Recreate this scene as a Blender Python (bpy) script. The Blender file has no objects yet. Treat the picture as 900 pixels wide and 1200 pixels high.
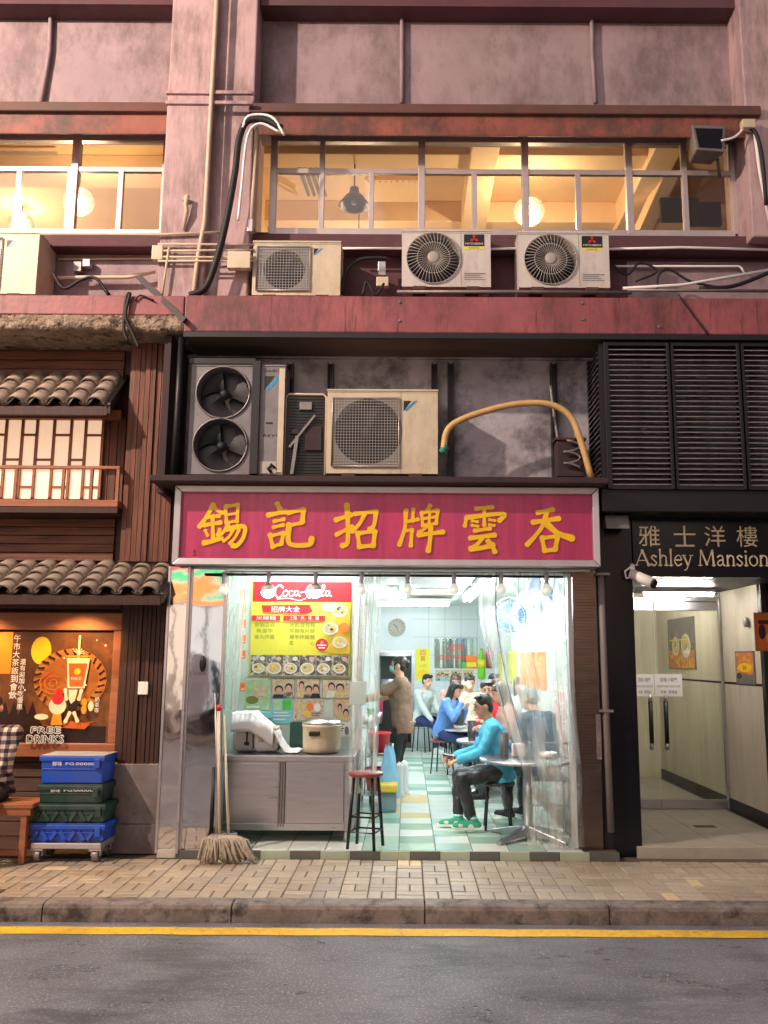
import bpy, bmesh, math, random
from mathutils import Vector, Matrix, Euler
random.seed(7)
R = math.radians
scene = bpy.context.scene
C = scene.collection
V = Vector

# ------------------------------------------------------------------ camera
CAM = V((0, -7.9, 1.65)); F = 1040.0; CX = 478.0; CY = 600.0
cd = bpy.data.cameras.new('camera'); cam = bpy.data.objects.new('camera', cd); C.objects.link(cam)
cam.location = CAM
ROT = Matrix.Rotation(R(90 + 9.39), 3, 'X') @ Matrix.Rotation(R(0.33), 3, 'Z')
cam.rotation_euler = ROT.to_euler()
cd.sensor_fit = 'HORIZONTAL'; cd.sensor_width = 36.0; cd.lens = F / 900 * 36
cd.shift_x = -(CX - 450) / 900
cd.clip_start = 0.05; cd.clip_end = 500
scene.camera = cam
# ------------------------------------------------------------------ world, city fill lamp, exposure
W = bpy.data.worlds.new("World"); scene.world = W; W.use_nodes = True
bg = W.node_tree.nodes['Background']
bg.inputs[0].default_value = (0.58, 0.47, 0.53, 1)      # night sky over a lit city
bg.inputs[1].default_value = 0.44
sl = bpy.data.lights.new('city_fill', 'SUN'); sl.energy = 0.65; sl.angle = R(35); sl.color = (1, .84, .78)
so = bpy.data.objects.new('city_fill', sl); C.objects.link(so)
so.rotation_euler = V((0.35, 1, -0.42)).to_track_quat('-Z', 'Y').to_euler()  # soft low lamp added as city fill, angled to reach under the canopy beam
scene.view_settings.view_transform = 'Standard'; scene.view_settings.look = 'None'
scene.view_settings.exposure = 0.0; scene.view_settings.gamma = 1.0
scene.cycles.max_bounces = 8; scene.cycles.transparent_max_bounces = 16
scene.cycles.diffuse_bounces = 4; scene.cycles.glossy_bounces = 3; scene.cycles.transmission_bounces = 6
scene.cycles.sample_clamp_indirect = 6; scene.cycles.caustics_reflective = False; scene.cycles.caustics_refractive = False
scene.cycles.use_denoising = True

def ray(px, py):
    return ROT @ V(((px - CX) / F, -(py - CY) / F, -1))
def P(px, py, Y):
    """point where the wall plane y = Y shows in the survey photograph"""
    d = ray(px, py); return CAM + d * ((Y - CAM.y) / d.y)
def G(px, py, z=0.0):
    d = ray(px, py); return CAM + d * ((z - CAM.z) / d.z)
def PX(px, py, x):
    d = ray(px, py); return CAM + d * ((x - CAM.x) / d.x)

# ------------------------------------------------------------------ materials
def s(r, g, b):
    f = lambda c: (c / 255 / 12.92) if c / 255 <= .04045 else ((c / 255 + .055) / 1.055) ** 2.4
    return (f(r), f(g), f(b))
MATS = {}
def M(name, col, rough=.6, metal=0., var=.18, scale=3., bump=.12, bscale=60., stretch=(1, 1, 1), col2=None, c2=(.55, .68), c2scale=None, c2stretch=None,
      emit=0., ecol=None, coat=0., bdist=.01, spec=.5, rvar=.0, grime=0., gst=(1, 1, 1), gsc=7., gcol=(.10, .075, .065)):
    if name in MATS: return MATS[name]
    m = bpy.data.materials.new(name); m.use_nodes = True; MATS[name] = m
    nt = m.node_tree; N = nt.nodes; L = nt.links
    b = N['Principled BSDF']
    b.inputs['Roughness'].default_value = rough; b.inputs['Metallic'].default_value = metal
    b.inputs['Coat Weight'].default_value = coat; b.inputs['Specular IOR Level'].default_value = spec
    tc = N.new('ShaderNodeTexCoord')
    def mapping(st):
        mp = N.new('ShaderNodeMapping'); mp.inputs['Scale'].default_value = st
        L.new(tc.outputs['Object'], mp.inputs['Vector']); return mp
    mp = mapping(stretch)
    def noise(sc, det=4, mpx=None, ro=.55):
        n = N.new('ShaderNodeTexNoise'); n.inputs['Scale'].default_value = sc; n.inputs['Detail'].default_value = det
        n.inputs['Roughness'].default_value = ro
        L.new((mpx or mp).outputs[0], n.inputs['Vector']); return n
    n1 = noise(scale, 6, None, .65)
    mr = N.new('ShaderNodeMapRange'); mr.inputs[1].default_value = .3; mr.inputs[2].default_value = .7
    L.new(n1.outputs[0], mr.inputs[0])
    mx = N.new('ShaderNodeMix'); mx.data_type = 'RGBA'
    mx.inputs['A'].default_value = tuple(max(0, c * (1 - var)) for c in col) + (1,)
    mx.inputs['B'].default_value = tuple(min(1, c * (1 + var)) for c in col) + (1,)
    L.new(mr.outputs[0], mx.inputs['Factor'])
    out = mx.outputs['Result']
    if col2:
        n2 = noise(c2scale or scale * .7, 5, mapping(c2stretch) if c2stretch else None, .7)
        r2 = N.new('ShaderNodeMapRange'); r2.inputs[1].default_value = c2[0]; r2.inputs[2].default_value = c2[1]
        L.new(n2.outputs[0], r2.inputs[0])
        m2 = N.new('ShaderNodeMix'); m2.data_type = 'RGBA'; m2.inputs['B'].default_value = tuple(col2) + (1,)
        L.new(out, m2.inputs['A']); L.new(r2.outputs[0], m2.inputs['Factor']); out = m2.outputs['Result']
    if grime:
        n4 = noise(gsc, 12, mapping(gst), .78); n5 = noise(.9, 4, mapping((1, 1, 1)), .6)
        pr = N.new('ShaderNodeMath'); pr.operation = 'MULTIPLY'; L.new(n4.outputs[0], pr.inputs[0]); L.new(n5.outputs[0], pr.inputs[1])
        r4 = N.new('ShaderNodeMapRange'); r4.inputs[1].default_value = .22; r4.inputs[2].default_value = .36; r4.inputs[4].default_value = grime; L.new(pr.outputs[0], r4.inputs[0])
        m4 = N.new('ShaderNodeMix'); m4.data_type = 'RGBA'; m4.inputs['B'].default_value = tuple(gcol) + (1,); L.new(out, m4.inputs['A']); L.new(r4.outputs[0], m4.inputs['Factor']); out = m4.outputs['Result']
    L.new(out, b.inputs['Base Color'])
    if rvar:
        r3 = N.new('ShaderNodeMapRange'); r3.inputs[3].default_value = max(.02, rough - rvar); r3.inputs[4].default_value = min(1, rough + rvar)
        L.new(n1.outputs[0], r3.inputs[0]); L.new(r3.outputs[0], b.inputs['Roughness'])
    if bump:
        nb = noise(bscale, 3); bp = N.new('ShaderNodeBump'); bp.inputs['Strength'].default_value = bump; bp.inputs['Distance'].default_value = bdist
        L.new(nb.outputs[0], bp.inputs['Height']); L.new(bp.outputs[0], b.inputs['Normal'])
    if emit:
        b.inputs['Emission Color'].default_value = tuple(ecol or col) + (1,); b.inputs['Emission Strength'].default_value = emit
    return m
def mat_clear(name, tint, white, wcol=(.85, .9, .87), rough=.05, bumpy=0):
    """window glass or clear plastic: mostly see-through, a little haze, mirror reflections by Fresnel"""
    if name in MATS: return MATS[name]
    m = bpy.data.materials.new(name); m.use_nodes = True; MATS[name] = m
    nt = m.node_tree; N = nt.nodes; L = nt.links; N.remove(N['Principled BSDF']); o = N['Material Output']
    t = N.new('ShaderNodeBsdfTransparent'); t.inputs[0].default_value = tuple(tint) + (1,)
    df = N.new('ShaderNodeBsdfDiffuse'); df.inputs[0].default_value = tuple(wcol) + (1,)
    tl = N.new('ShaderNodeBsdfTranslucent'); tl.inputs[0].default_value = tuple(wcol) + (1,)
    a = N.new('ShaderNodeMixShader'); a.inputs[0].default_value = .5; L.new(df.outputs[0], a.inputs[1]); L.new(tl.outputs[0], a.inputs[2])
    c = N.new('ShaderNodeMixShader'); c.inputs[0].default_value = white; L.new(t.outputs[0], c.inputs[1]); L.new(a.outputs[0], c.inputs[2])
    g = N.new('ShaderNodeBsdfGlossy'); g.inputs['Roughness'].default_value = rough
    fr = N.new('ShaderNodeFresnel'); fr.inputs[0].default_value = 1.1 if bumpy else 1.45
    d = N.new('ShaderNodeMixShader'); L.new(fr.outputs[0], d.inputs[0]); L.new(c.outputs[0], d.inputs[1]); L.new(g.outputs[0], d.inputs[2])
    if bumpy:
        tc = N.new('ShaderNodeTexCoord'); n = N.new('ShaderNodeTexNoise'); n.inputs['Scale'].default_value = 9
        mp = N.new('ShaderNodeMapping'); mp.inputs['Scale'].default_value = (1, 1, .15); L.new(tc.outputs['Object'], mp.inputs[0]); L.new(mp.outputs[0], n.inputs['Vector'])
        bp = N.new('ShaderNodeBump'); bp.inputs['Strength'].default_value = bumpy; bp.inputs['Distance'].default_value = .03
        L.new(n.outputs[0], bp.inputs['Height']); L.new(bp.outputs[0], g.inputs['Normal']); L.new(bp.outputs[0], fr.inputs['Normal'])
        wr = N.new('ShaderNodeMapRange'); wr.inputs[1].default_value = .35; wr.inputs[2].default_value = .7; wr.inputs[3].default_value = white * .35; wr.inputs[4].default_value = min(1, white * 1.9)
        L.new(n.outputs[0], wr.inputs[0]); L.new(wr.outputs[0], c.inputs[0])
    L.new(d.outputs[0], o.inputs[0]); return m
def mat_emit(name, col, k):
    if name in MATS: return MATS[name]
    m = bpy.data.materials.new(name); m.use_nodes = True; MATS[name] = m
    b = m.node_tree.nodes['Principled BSDF']; b.inputs['Base Color'].default_value = tuple(col) + (1,)
    b.inputs['Emission Color'].default_value = tuple(col) + (1,); b.inputs['Emission Strength'].default_value = k
    return m

# ------------------------------------------------------------------ mesh builder
class MB:
    def __init__(s): s.v = []; s.f = []; s.mi = []; s.m = 0; s.sm = []
    def face(s, idx, smooth=False): s.f.append(tuple(idx)); s.mi.append(s.m); s.sm.append(smooth)
    def add(s, verts, faces, smooth=False):
        o = len(s.v); s.v += [V(p) for p in verts]
        for f in faces: s.face([i + o for i in f], smooth)
    def box(s, x0, x1, y0, y1, z0, z1):
        if x0 > x1: x0, x1 = x1, x0
        if y0 > y1: y0, y1 = y1, y0
        if z0 > z1: z0, z1 = z1, z0
        s.add([(x0, y0, z0), (x1, y0, z0), (x1, y1, z0), (x0, y1, z0), (x0, y0, z1), (x1, y0, z1), (x1, y1, z1), (x0, y1, z1)],
              [(0, 3, 2, 1), (4, 5, 6, 7), (0, 1, 5, 4), (1, 2, 6, 5), (2, 3, 7, 6), (3, 0, 4, 7)]); return s
    def hexa(s, b, t):
        s.add(list(b) + list(t), [(0, 3, 2, 1), (4, 5, 6, 7), (0, 1, 5, 4), (1, 2, 6, 5), (2, 3, 7, 6), (3, 0, 4, 7)]); return s
    def pbox(s, x0, y0, x1, y1, Y, d):
        a = P(x0, y0, Y); b = P(x1, y1, Y); return s.box(a.x, b.x, Y, Y + d, b.z, a.z)
    def bar(s, p0, p1, w, h=None):
        p0 = V(p0); p1 = V(p1); h = h or w; d = (p1 - p0).normalized()
        u = d.cross(V((0, 0, 1)));
        if u.length < .05: u = d.cross(V((0, 1, 0)))
        u.normalize(); n = u.cross(d)
        q = lambda p: [p + u * a * w / 2 + n * c * h / 2 for a, c in ((-1, -1), (1, -1), (1, 1), (-1, 1))]
        return s.hexa(q(p0), q(p1))
    def tube(s, pts, r, n=8, cap=True):
        pts = [V(p) for p in pts]; o = len(s.v); rr = r if isinstance(r, (list, tuple)) else [r] * len(pts)
        up = None
        for i, p in enumerate(pts):
            d = (pts[min(i + 1, len(pts) - 1)] - pts[max(i - 1, 0)]).normalized()
            if up is None:
                up = d.cross(V((0, 0, 1)))
                if up.length < .1: up = d.cross(V((0, 1, 0)))
            up = (up - d * up.dot(d)).normalized(); w = d.cross(up)
            for k in range(n):
                a = 2 * math.pi * k / n; s.v.append(p + (up * math.cos(a) + w * math.sin(a)) * rr[i])
        for i in range(len(pts) - 1):
            for k in range(n):
                a = o + i * n + k; b = o + i * n + (k + 1) % n; s.face((a, b, b + n, a + n), True)
        if cap:
            s.face([o + k for k in range(n)][::-1]); e = o + (len(pts) - 1) * n; s.face([e + k for k in range(n)])
        return s
    def cyl(s, p0, p1, r0, r1=None, n=16):
        return s.tube([p0, p1], [r0, r0 if r1 is None else r1], n)
    def lathe(s, prof, c, n=20, M_=None):
        o = len(s.v); c = V(c)
        for r, z in prof:
            for k in range(n):
                a = 2 * math.pi * k / n; p = V((r * math.cos(a), r * math.sin(a), z))
                s.v.append(c + (M_ @ p if M_ else p))
        for i in range(len(prof) - 1):
            for k in range(n):
                a = o + i * n + k; b = o + i * n + (k + 1) % n; s.face((a, b, b + n, a + n), True)
        if prof[0][0] > .0005: s.face([o + k for k in range(n)][::-1])
        if prof[-1][0] > .0005: e = o + (len(prof) - 1) * n; s.face([e + k for k in range(n)])
        return s
    def ell(s, c, r, rot=None, nu=14, nv=8):
        c = V(c); o = len(s.v); r = r if isinstance(r, (list, tuple)) else (r, r, r)
        T = rot or Matrix.Identity(3)
        for j in range(nv + 1):
            t = math.pi * j / nv
            for k in range(nu):
                a = 2 * math.pi * k / nu
                s.v.append(c + T @ V((r[0] * math.sin(t) * math.cos(a), r[1] * math.sin(t) * math.sin(a), -r[2] * math.cos(t))))
        for j in range(nv):
            for k in range(nu):
                a = o + j * nu + k; b = o + j * nu + (k + 1) % nu; s.face((a, b, b + nu, a + nu), True)
        return s
    def capsule(s, p0, p1, r0, r1, n=12):
        p0 = V(p0); p1 = V(p1); d = (p1 - p0); L = d.length; d = d / max(L, 1e-6); pts = []; rs = []
        for a in (-90, -60, -30): pts.append(p0 + d * r0 * math.sin(R(a))); rs.append(max(.0006, r0 * math.cos(R(a))))
        pts += [p0, p1]; rs += [r0, r1]
        for a in (30, 60, 90): pts.append(p1 + d * r1 * math.sin(R(a))); rs.append(max(.0006, r1 * math.cos(R(a))))
        return s.tube(pts, rs, n)
    def sheet(s, fn, nu, nv, smooth=True):
        o = len(s.v)
        for j in range(nv + 1):
            for i in range(nu + 1): s.v.append(V(fn(i / nu, j / nv)))
        for j in range(nv):
            for i in range(nu):
                a = o + j * (nu + 1) + i; s.face((a, a + 1, a + nu + 2, a + nu + 1), smooth)
        return s
    def hole(s, x0, x1, z0, z1, y, cx, cz, r, n=40):
        """front panel with a round opening"""
        o = len(s.v)
        for k in range(n):
            a = 2 * math.pi * (k + .5) / n; c, q = math.cos(a), math.sin(a)
            t = min(((x1 - cx) / c if c > 1e-6 else (x0 - cx) / c if c < -1e-6 else 9e9), ((z1 - cz) / q if q > 1e-6 else (z0 - cz) / q if q < -1e-6 else 9e9))
            s.v.append(V((cx + r * c, y, cz + r * q))); s.v.append(V((cx + t * c, y, cz + t * q)))
        for k in range(n):
            a = o + 2 * k; b = o + 2 * ((k + 1) % n); s.face((a, a + 1, b + 1, b))
        for X in (x0, x1):
            for Z in (z0, z1):
                t = math.atan2(Z - cz, X - cx) % (2 * math.pi); k = int(math.floor(t / (2 * math.pi) * n - .5)) % n
                s.v.append(V((X, y, Z))); s.face((o + 2 * k + 1, len(s.v) - 1, o + 2 * ((k + 1) % n) + 1))
        return s

ORG = {}
def mesh_of(name, mb, mats, org=V((0, 0, 0))):
    me = bpy.data.meshes.new(name); me.from_pydata([tuple(p - org) for p in mb.v], [], mb.f)
    for m in (mats if isinstance(mats, (list, tuple)) else [mats]): me.materials.append(m)
    me.polygons.foreach_set('material_index', mb.mi); me.polygons.foreach_set('use_smooth', mb.sm); me.update(); return me
def fix(me):
    b = bmesh.new(); b.from_mesh(me); bmesh.ops.recalc_face_normals(b, faces=b.faces); b.to_mesh(me); b.free()
def part(name, mb, mats, parent=None, bevel=0., recalc=True, kind=None):
    org = ORG.get(parent.name, V((0, 0, 0))) if parent else V((0, 0, 0))
    me = mesh_of(name, mb, mats, org)
    if recalc: fix(me)
    o = bpy.data.objects.new(name, me); C.objects.link(o)
    if parent: o.parent = parent; ORG[o.name] = org
    if bevel: bev(o, bevel)
    if kind: o['kind'] = kind
    return o
def bev(o, w):
    m = o.modifiers.new('bevel', 'BEVEL'); m.width = w; m.segments = 2; m.limit_method = 'ANGLE'; m.angle_limit = R(40); m.harden_normals = False
def tag(o, label, cat, group=None):
    o['label'] = label; o['category'] = cat
    if group: o['group'] = group
    return o
def thing(name, label, cat, loc, group=None):
    o = bpy.data.objects.new(name, None); o.empty_display_size = .2; C.objects.link(o); o.location = loc; ORG[o.name] = V(loc)
    return tag(o, label, cat, group)
def solo(name, mb, mats, label, cat, group=None, bevel=0.):
    xs = [p.x for p in mb.v]; ys = [p.y for p in mb.v]; zs = [p.z for p in mb.v]
    org = V(((min(xs) + max(xs)) / 2, (min(ys) + max(ys)) / 2, min(zs)))
    me = mesh_of(name, mb, mats, org); fix(me); o = bpy.data.objects.new(name, me); C.objects.link(o); o.location = org; ORG[o.name] = org
    if bevel: bev(o, bevel)
    return tag(o, label, cat, group)
def structure(name, mb, mats, bevel=0.):
    o = part(name, mb, mats, None, bevel); o['kind'] = 'structure'; return o
def dup(o, loc=None, rz=None, label=None, parent=None):
    c = o.copy(); C.objects.link(c)
    if parent: c.parent = parent
    if loc is not None: c.location = loc
    if rz is not None: c.rotation_euler = (0, 0, rz)
    if label: c['label'] = label
    for k in list(o.children): dup(k, None, None, None, c)
    return c

# ------------------------------------------------------------------ text and flat print
TC = {}
def text_mesh(t):
    if t in TC: return TC[t]
    cu = bpy.data.curves.new('t', 'FONT'); cu.body = t; cu.size = 1; cu.resolution_u = 2
    o = bpy.data.objects.new('t', cu); C.objects.link(o)
    dg = bpy.context.evaluated_depsgraph_get(); me = bpy.data.meshes.new_from_object(o.evaluated_get(dg))
    vs = [(v.co.x, v.co.y) for v in me.vertices]; fs = [tuple(p.vertices) for p in me.polygons]
    bpy.data.objects.remove(o); bpy.data.meshes.remove(me); bpy.data.curves.remove(cu)
    if vs:
        x0 = min(v[0] for v in vs); x1 = max(v[0] for v in vs); y0 = min(v[1] for v in vs); y1 = max(v[1] for v in vs)
        vs = [((x - (x0 + x1) / 2), (y - (y0 + y1) / 2)) for x, y in vs]; TC[t] = (vs, fs, max(x1 - x0, 1e-4), max(y1 - y0, 1e-4))
    else: TC[t] = ([], [], 1, 1)
    return TC[t]
def ribbon(pts, w):
    """outline strip of a brush stroke: returns left and right rails"""
    pts = [V((p[0], p[1])) for p in pts]; q = []
    if len(pts) > 2:                                  # smooth with Catmull-Rom
        e = [pts[0] * 2 - pts[1]] + pts + [pts[-1] * 2 - pts[-2]]
        for i in range(1, len(e) - 2):
            for k in range(5):
                t = k / 5; a, b, c, d = e[i - 1], e[i], e[i + 1], e[i + 2]
                q.append(.5 * ((2 * b) + (c - a) * t + (2 * a - 5 * b + 4 * c - d) * t * t + (3 * b - a - 3 * c + d) * t ** 3))
        q.append(pts[-1])
    else: q = [pts[0].lerp(pts[1], k / 5) for k in range(6)]
    d0 = (q[1] - q[0]).normalized(); d1 = (q[-1] - q[-2]).normalized(); n = len(q)
    ws = [w * (1.08 - .3 * math.sin(math.pi * i / (n - 1))) for i in range(n)]
    q = [q[0] - d0 * w * .42, q[0] - d0 * w * .3] + q + [q[-1] + d1 * w * .25, q[-1] + d1 * w * .4]; ws = [w * .35, w * .85] + ws + [w * .8, w * .35]
    Lr, Rr = [], []
    for i, p in enumerate(q):
        d = q[min(i + 1, len(q) - 1)] - q[max(i - 1, 0)]; d = d.normalized() if d.length > 1e-9 else V((1, 0)); nn = V((-d.y, d.x))
        Lr.append(p + nn * ws[i] / 2); Rr.append(p - nn * ws[i] / 2)
    return Lr, Rr
class Flat:
    """flat print: shapes on a plane, each layer a hair above the last"""
    def __init__(s, o, U, Vv, N, mb=None, step=.0007): s.o = V(o); s.U = V(U).normalized(); s.V = V(Vv).normalized(); s.N = V(N).normalized(); s.mb = mb or MB(); s.mats = []; s.k = 0; s.step = step
    def pt(s, u, v, d=None): return s.o + s.U * u + s.V * v + s.N * ((s.k * s.step) if d is None else d)
    def m(s, mat):
        if mat not in s.mats: s.mats.append(mat)
        s.mb.m = s.mats.index(mat); s.k += 1
    def board(s, w, h, t, mat, u0=0, v0=0):
        s.m(mat); s.k = 0; q = [(u0, v0), (u0 + w, v0), (u0 + w, v0 + h), (u0, v0 + h)]
        s.mb.hexa([s.pt(a, b, -t) for a, b in q], [s.pt(a, b, 0) for a, b in q])
    def poly(s, pts, mat): s.m(mat); s.mb.add([s.pt(*p) for p in pts], [tuple(range(len(pts)))])
    def rect(s, u0, v0, u1, v1, mat): s.poly([(u0, v0), (u1, v0), (u1, v1), (u0, v1)], mat)
    def ell(s, cu, cv, ru, rv, mat, n=20, a0=0, a1=360): s.poly([(cu + ru * math.cos(R(a0 + (a1 - a0) * i / n)), cv + rv * math.sin(R(a0 + (a1 - a0) * i / n))) for i in range(n if a1 - a0 == 360 else n + 1)], mat)
    def stroke(s, pts, w, mat):
        s.m(mat); L, Rr = ribbon(pts, w); n = len(L)
        s.mb.add([s.pt(*p) for p in L] + [s.pt(*p) for p in Rr], [(i, i + 1, n + i + 1, n + i) for i in range(n - 1)])
    def text(s, t, cu, cv, h, mat, w=None, vert=False):
        if vert:
            for i, ch in enumerate(t): s.text(ch, cu, cv - i * h * 1.12, h, mat)
            return
        s.m(mat); vs, fs, tw, th = text_mesh(t); ky = h / (th if th > .5 else .8); kx = (w / tw) if w else ky
        s.mb.add([s.pt(cu + x * kx, cv + y * ky) for x, y in vs], fs)
    def done(s, name, label, cat, group=None, parent=None):
        return part(name, s.mb, s.mats, parent, recalc=False) if parent else solo_nofix(name, s, label, cat, group)
def solo_nofix(name, fl, label, cat, group):
    mb = fl.mb; org = sum(mb.v, V((0, 0, 0))) / len(mb.v); org.z = min(p.z for p in mb.v)
    o = bpy.data.objects.new(name, mesh_of(name, mb, fl.mats, org)); C.objects.link(o); o.location = org; return tag(o, label, cat, group)
def wallflat(px0, py0, px1, py1, Y, step=.0007):
    """print plane facing the street whose corners show at these photo points; unit = metres, returns flat, width, height"""
    a = P(px0, py1, Y); b = P(px1, py0, Y); fl = Flat((a.x, Y, a.z), (1, 0, 0), (0, 0, 1), (0, -1, 0), step=step); return fl, b.x - a.x, b.z - a.z

# ------------------------------------------------------------------ palette
m_pink = M('pink painted concrete', s(162, 142, 146), .75, var=.16, scale=1.3, bump=.4, bscale=30, grime=.55, gst=(1, 1, .5), col2=s(112, 88, 94), c2=(.5, .75), c2scale=1.1, c2stretch=(1, 1, .45))
m_col = M('pale pink column paint', s(190, 162, 164), .7, var=.12, scale=1.2, bump=.3, bscale=25, grime=.6, gst=(1.6, 1.6, .3), col2=s(150, 112, 108), c2=(.58, .75), c2scale=2.2, c2stretch=(2.2, 2.2, .25))
m_red = M('oxide red paint', s(148, 82, 85), .5, var=.28, grime=.7, gst=(1.5, 1.5, .5), gcol=(.06, .03, .03), scale=2, bump=.25, bscale=22, col2=s(96, 44, 44), c2=(.56, .7), c2scale=6, c2stretch=(3, 1, .2))
m_ledge = M('rust red ledge paint', s(146, 84, 70), .6, var=.28, grime=.8, gst=(1, 1, .6), gcol=(.07, .05, .045), scale=2.4, bump=.25, bscale=22, col2=s(92, 52, 52), c2=(.52, .68), c2scale=2.5)
m_maroon = M('maroon wall paint', s(92, 56, 64), .75, grime=.5, var=.2, scale=2, bump=.2)
m_dark = M('dark grimy paint', s(60, 46, 50), .8, var=.25, scale=3, bump=.2)
m_grey = M('weathered grey render', s(182, 178, 186), .85, var=.2, scale=2.2, bump=.5, grime=.85, gcol=(.09, .085, .09), gsc=5., bscale=18, col2=s(112, 106, 112), c2=(.5, .7), c2scale=1.8)
m_spall = M('spalled rough concrete', s(150, 134, 116), .95, var=.4, grime=.8, gsc=3., scale=9, bump=1.0, bscale=22, bdist=.04, col2=s(80, 66, 56), c2=(.55, .62), c2scale=7)
m_soffit = M('stained soffit concrete', s(92, 74, 66), .9, var=.3, scale=2, bump=.3, bscale=12, stretch=(.4, 2, 2))
m_stone = M('grey stone cladding', s(128, 120, 122), .7, grime=.5, var=.2, scale=5, bump=.3, bscale=35, col2=s(88, 82, 86), c2=(.52, .7), c2scale=2)
m_cream = M('aged cream enamel', s(212, 200, 172), .45, var=.06, scale=3, bump=.03, col2=s(176, 158, 126), c2=(.6, .8), c2scale=3, grime=.35, gcol=(.25, .19, .13), gst=(1, 1, .4))
m_white = M('white enamel casing', s(214, 208, 200), .4, var=.05, scale=3, bump=.03, col2=s(180, 170, 158), c2=(.62, .8), c2scale=2.5, c2stretch=(2, 2, .5), grime=.35, gcol=(.25, .2, .16), gst=(1, 1, .4))
m_black = M('black paint', s(22, 21, 24), .45, var=.2, scale=5, bump=.08)
m_rubber = M('black cable sheath', s(26, 24, 26), .6, var=.2)
m_navy = M('polished black granite', s(13, 14, 24), .2, var=.3, scale=18, bump=.02, spec=.4)
m_fan = M('dark fan plastic', s(24, 24, 32), .6, var=.15)
m_wire = M('galvanised wire', s(170, 166, 160), .35, metal=.7, var=.1, bump=0)
m_gwire = M('grey fan guard plastic', s(176, 170, 164), .45, var=.08, bump=0)
m_steel = M('brushed stainless steel', s(196, 196, 202), .3, metal=1, var=.08, scale=4, bump=.05, bscale=12, stretch=(1, 1, 8), rvar=.08)
m_mirror = M('wavy polished stainless', s(205, 205, 208), .05, metal=1, var=.05, scale=2, bump=.03, bscale=3.0, bdist=.03, stretch=(1.4, 1.4, 1.1))
m_alu = M('aluminium frame', s(190, 186, 190), .4, metal=.6, var=.1, scale=6, bump=.04)
m_winfr = M('grey aluminium window frame', s(196, 186, 184), .45, metal=.5, var=.1, scale=5, bump=.04)
m_pipe = M('grey plastic pipe', s(176, 164, 164), .5, var=.1)
m_cond = M('cream painted conduit', s(206, 188, 164), .5, var=.12, scale=6)
m_galv = M('dull galvanised pipe', s(132, 128, 126), .45, metal=.5, var=.2, scale=7)
m_rust = M('rusty steel', s(84, 54, 44), .8, var=.35, scale=10, bump=.3)
m_glass = mat_clear('window glass', (.97, .97, .96), .02)
m_curt = mat_clear('clear pvc curtain', (.97, 1, .985), .31, (.93, .97, .93), .16, .35)
m_wood = M('stained cedar board', s(112, 66, 46), .6, var=.45, scale=5, bump=.35, bscale=14, stretch=(7, 7, .35), col2=s(58, 32, 24), c2=(.5, .66), c2scale=4)
m_woodh = M('stained cedar board level', s(112, 68, 46), .6, var=.45, scale=5, bump=.35, bscale=14, stretch=(.35, 7, 7), col2=s(58, 32, 24), c2=(.5, .66), c2scale=4)
m_woodd = M('dark brown timber', s(62, 36, 28), .6, var=.4, scale=5, bump=.3, bscale=14, stretch=(7, 7, .35))
m_frame = M('reddish timber trim', s(156, 98, 66), .5, var=.25, scale=4, bump=.15, bscale=12, stretch=(.6, 6, 6))
m_tile = M('grey brown clay roof tile', s(154, 140, 126), .6, var=.3, scale=5, bump=.3, bscale=30, col2=s(92, 80, 74), c2=(.5, .7), c2scale=6)
m_redp = M('red print', s(214, 30, 40), .45, var=.05, bump=0)
m_yel = M('lemon yellow print', s(236, 226, 60), .5, var=.05, bump=0)
m_gold = M('golden yellow acrylic', s(248, 200, 14), .45, var=.1, scale=8, bump=.05)
m_wht = M('white paint print', s(240, 240, 236), .5, var=.03, bump=0)
m_orange = M('orange print', s(240, 130, 50), .5, var=.1, bump=0)
m_green = M('green print', s(70, 180, 60), .5, var=.1, bump=0)
m_blk = M('black print', s(28, 26, 28), .5, var=.1, bump=0)
m_skin = M('light skin', s(222, 170, 142), .5, var=.05, scale=12, bump=.03)
m_hair = M('black hair', s(26, 22, 22), .4, var=.4, scale=30, bump=.4, bscale=90, stretch=(1, 1, .3))
m_maskb = M('brown print', s(120, 60, 25), .5, var=.1, bump=0)
# ================================================================== STREET
ZR = -0.116
m_asph = M('damp asphalt', s(132, 138, 146), .3, var=.3, scale=2.2, bump=.8, bscale=170, bdist=.02, rvar=.1, col2=s(214, 212, 212), c2=(.54, .64), c2scale=60, grime=.6, gcol=(.03, .03, .032), gst=(.5, 1.6, 1), gsc=4.)
mb = MB(); mb.box(-60, 60, -60, -1.54, ZR - .3, ZR); structure('road', mb, m_asph)
m_yl = M('worn yellow road paint', s(238, 190, 40), .6, var=.1, scale=30, bump=.4, bscale=150, col2=s(120, 108, 80), c2=(.58, .68), c2scale=26, grime=.5, gsc=3.)
a = G(478, 1089, ZR); b = G(478, 1097.5, ZR)
mb = MB(); mb.sheet(lambda u, v: (-14 + 28 * u, b.y + (a.y - b.y) * v + .004 * math.sin(u * 260) , ZR + .004), 160, 1, False)
structure('road_marking', mb, m_yl)
m_bed = M('pavement bedding mortar', s(96, 84, 70), .9, var=.2)
mb = MB(); mb.box(-14, 14, -1.36, 9.6, -.3, -.010); pav = structure('pavement', mb, m_bed)
mb = MB(); mb.box(-14, 14, -1.50, -1.36, -.3, -.03); kerb = structure('kerb', mb, m_bed)
m_kerb = M('worn granite kerb', s(134, 126, 120), .75, grime=.7, var=.25, scale=8, bump=.6, bscale=70, col2=s(64, 58, 56), c2=(.5, .66), c2scale=6)
x = -6.3; k = 0
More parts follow.
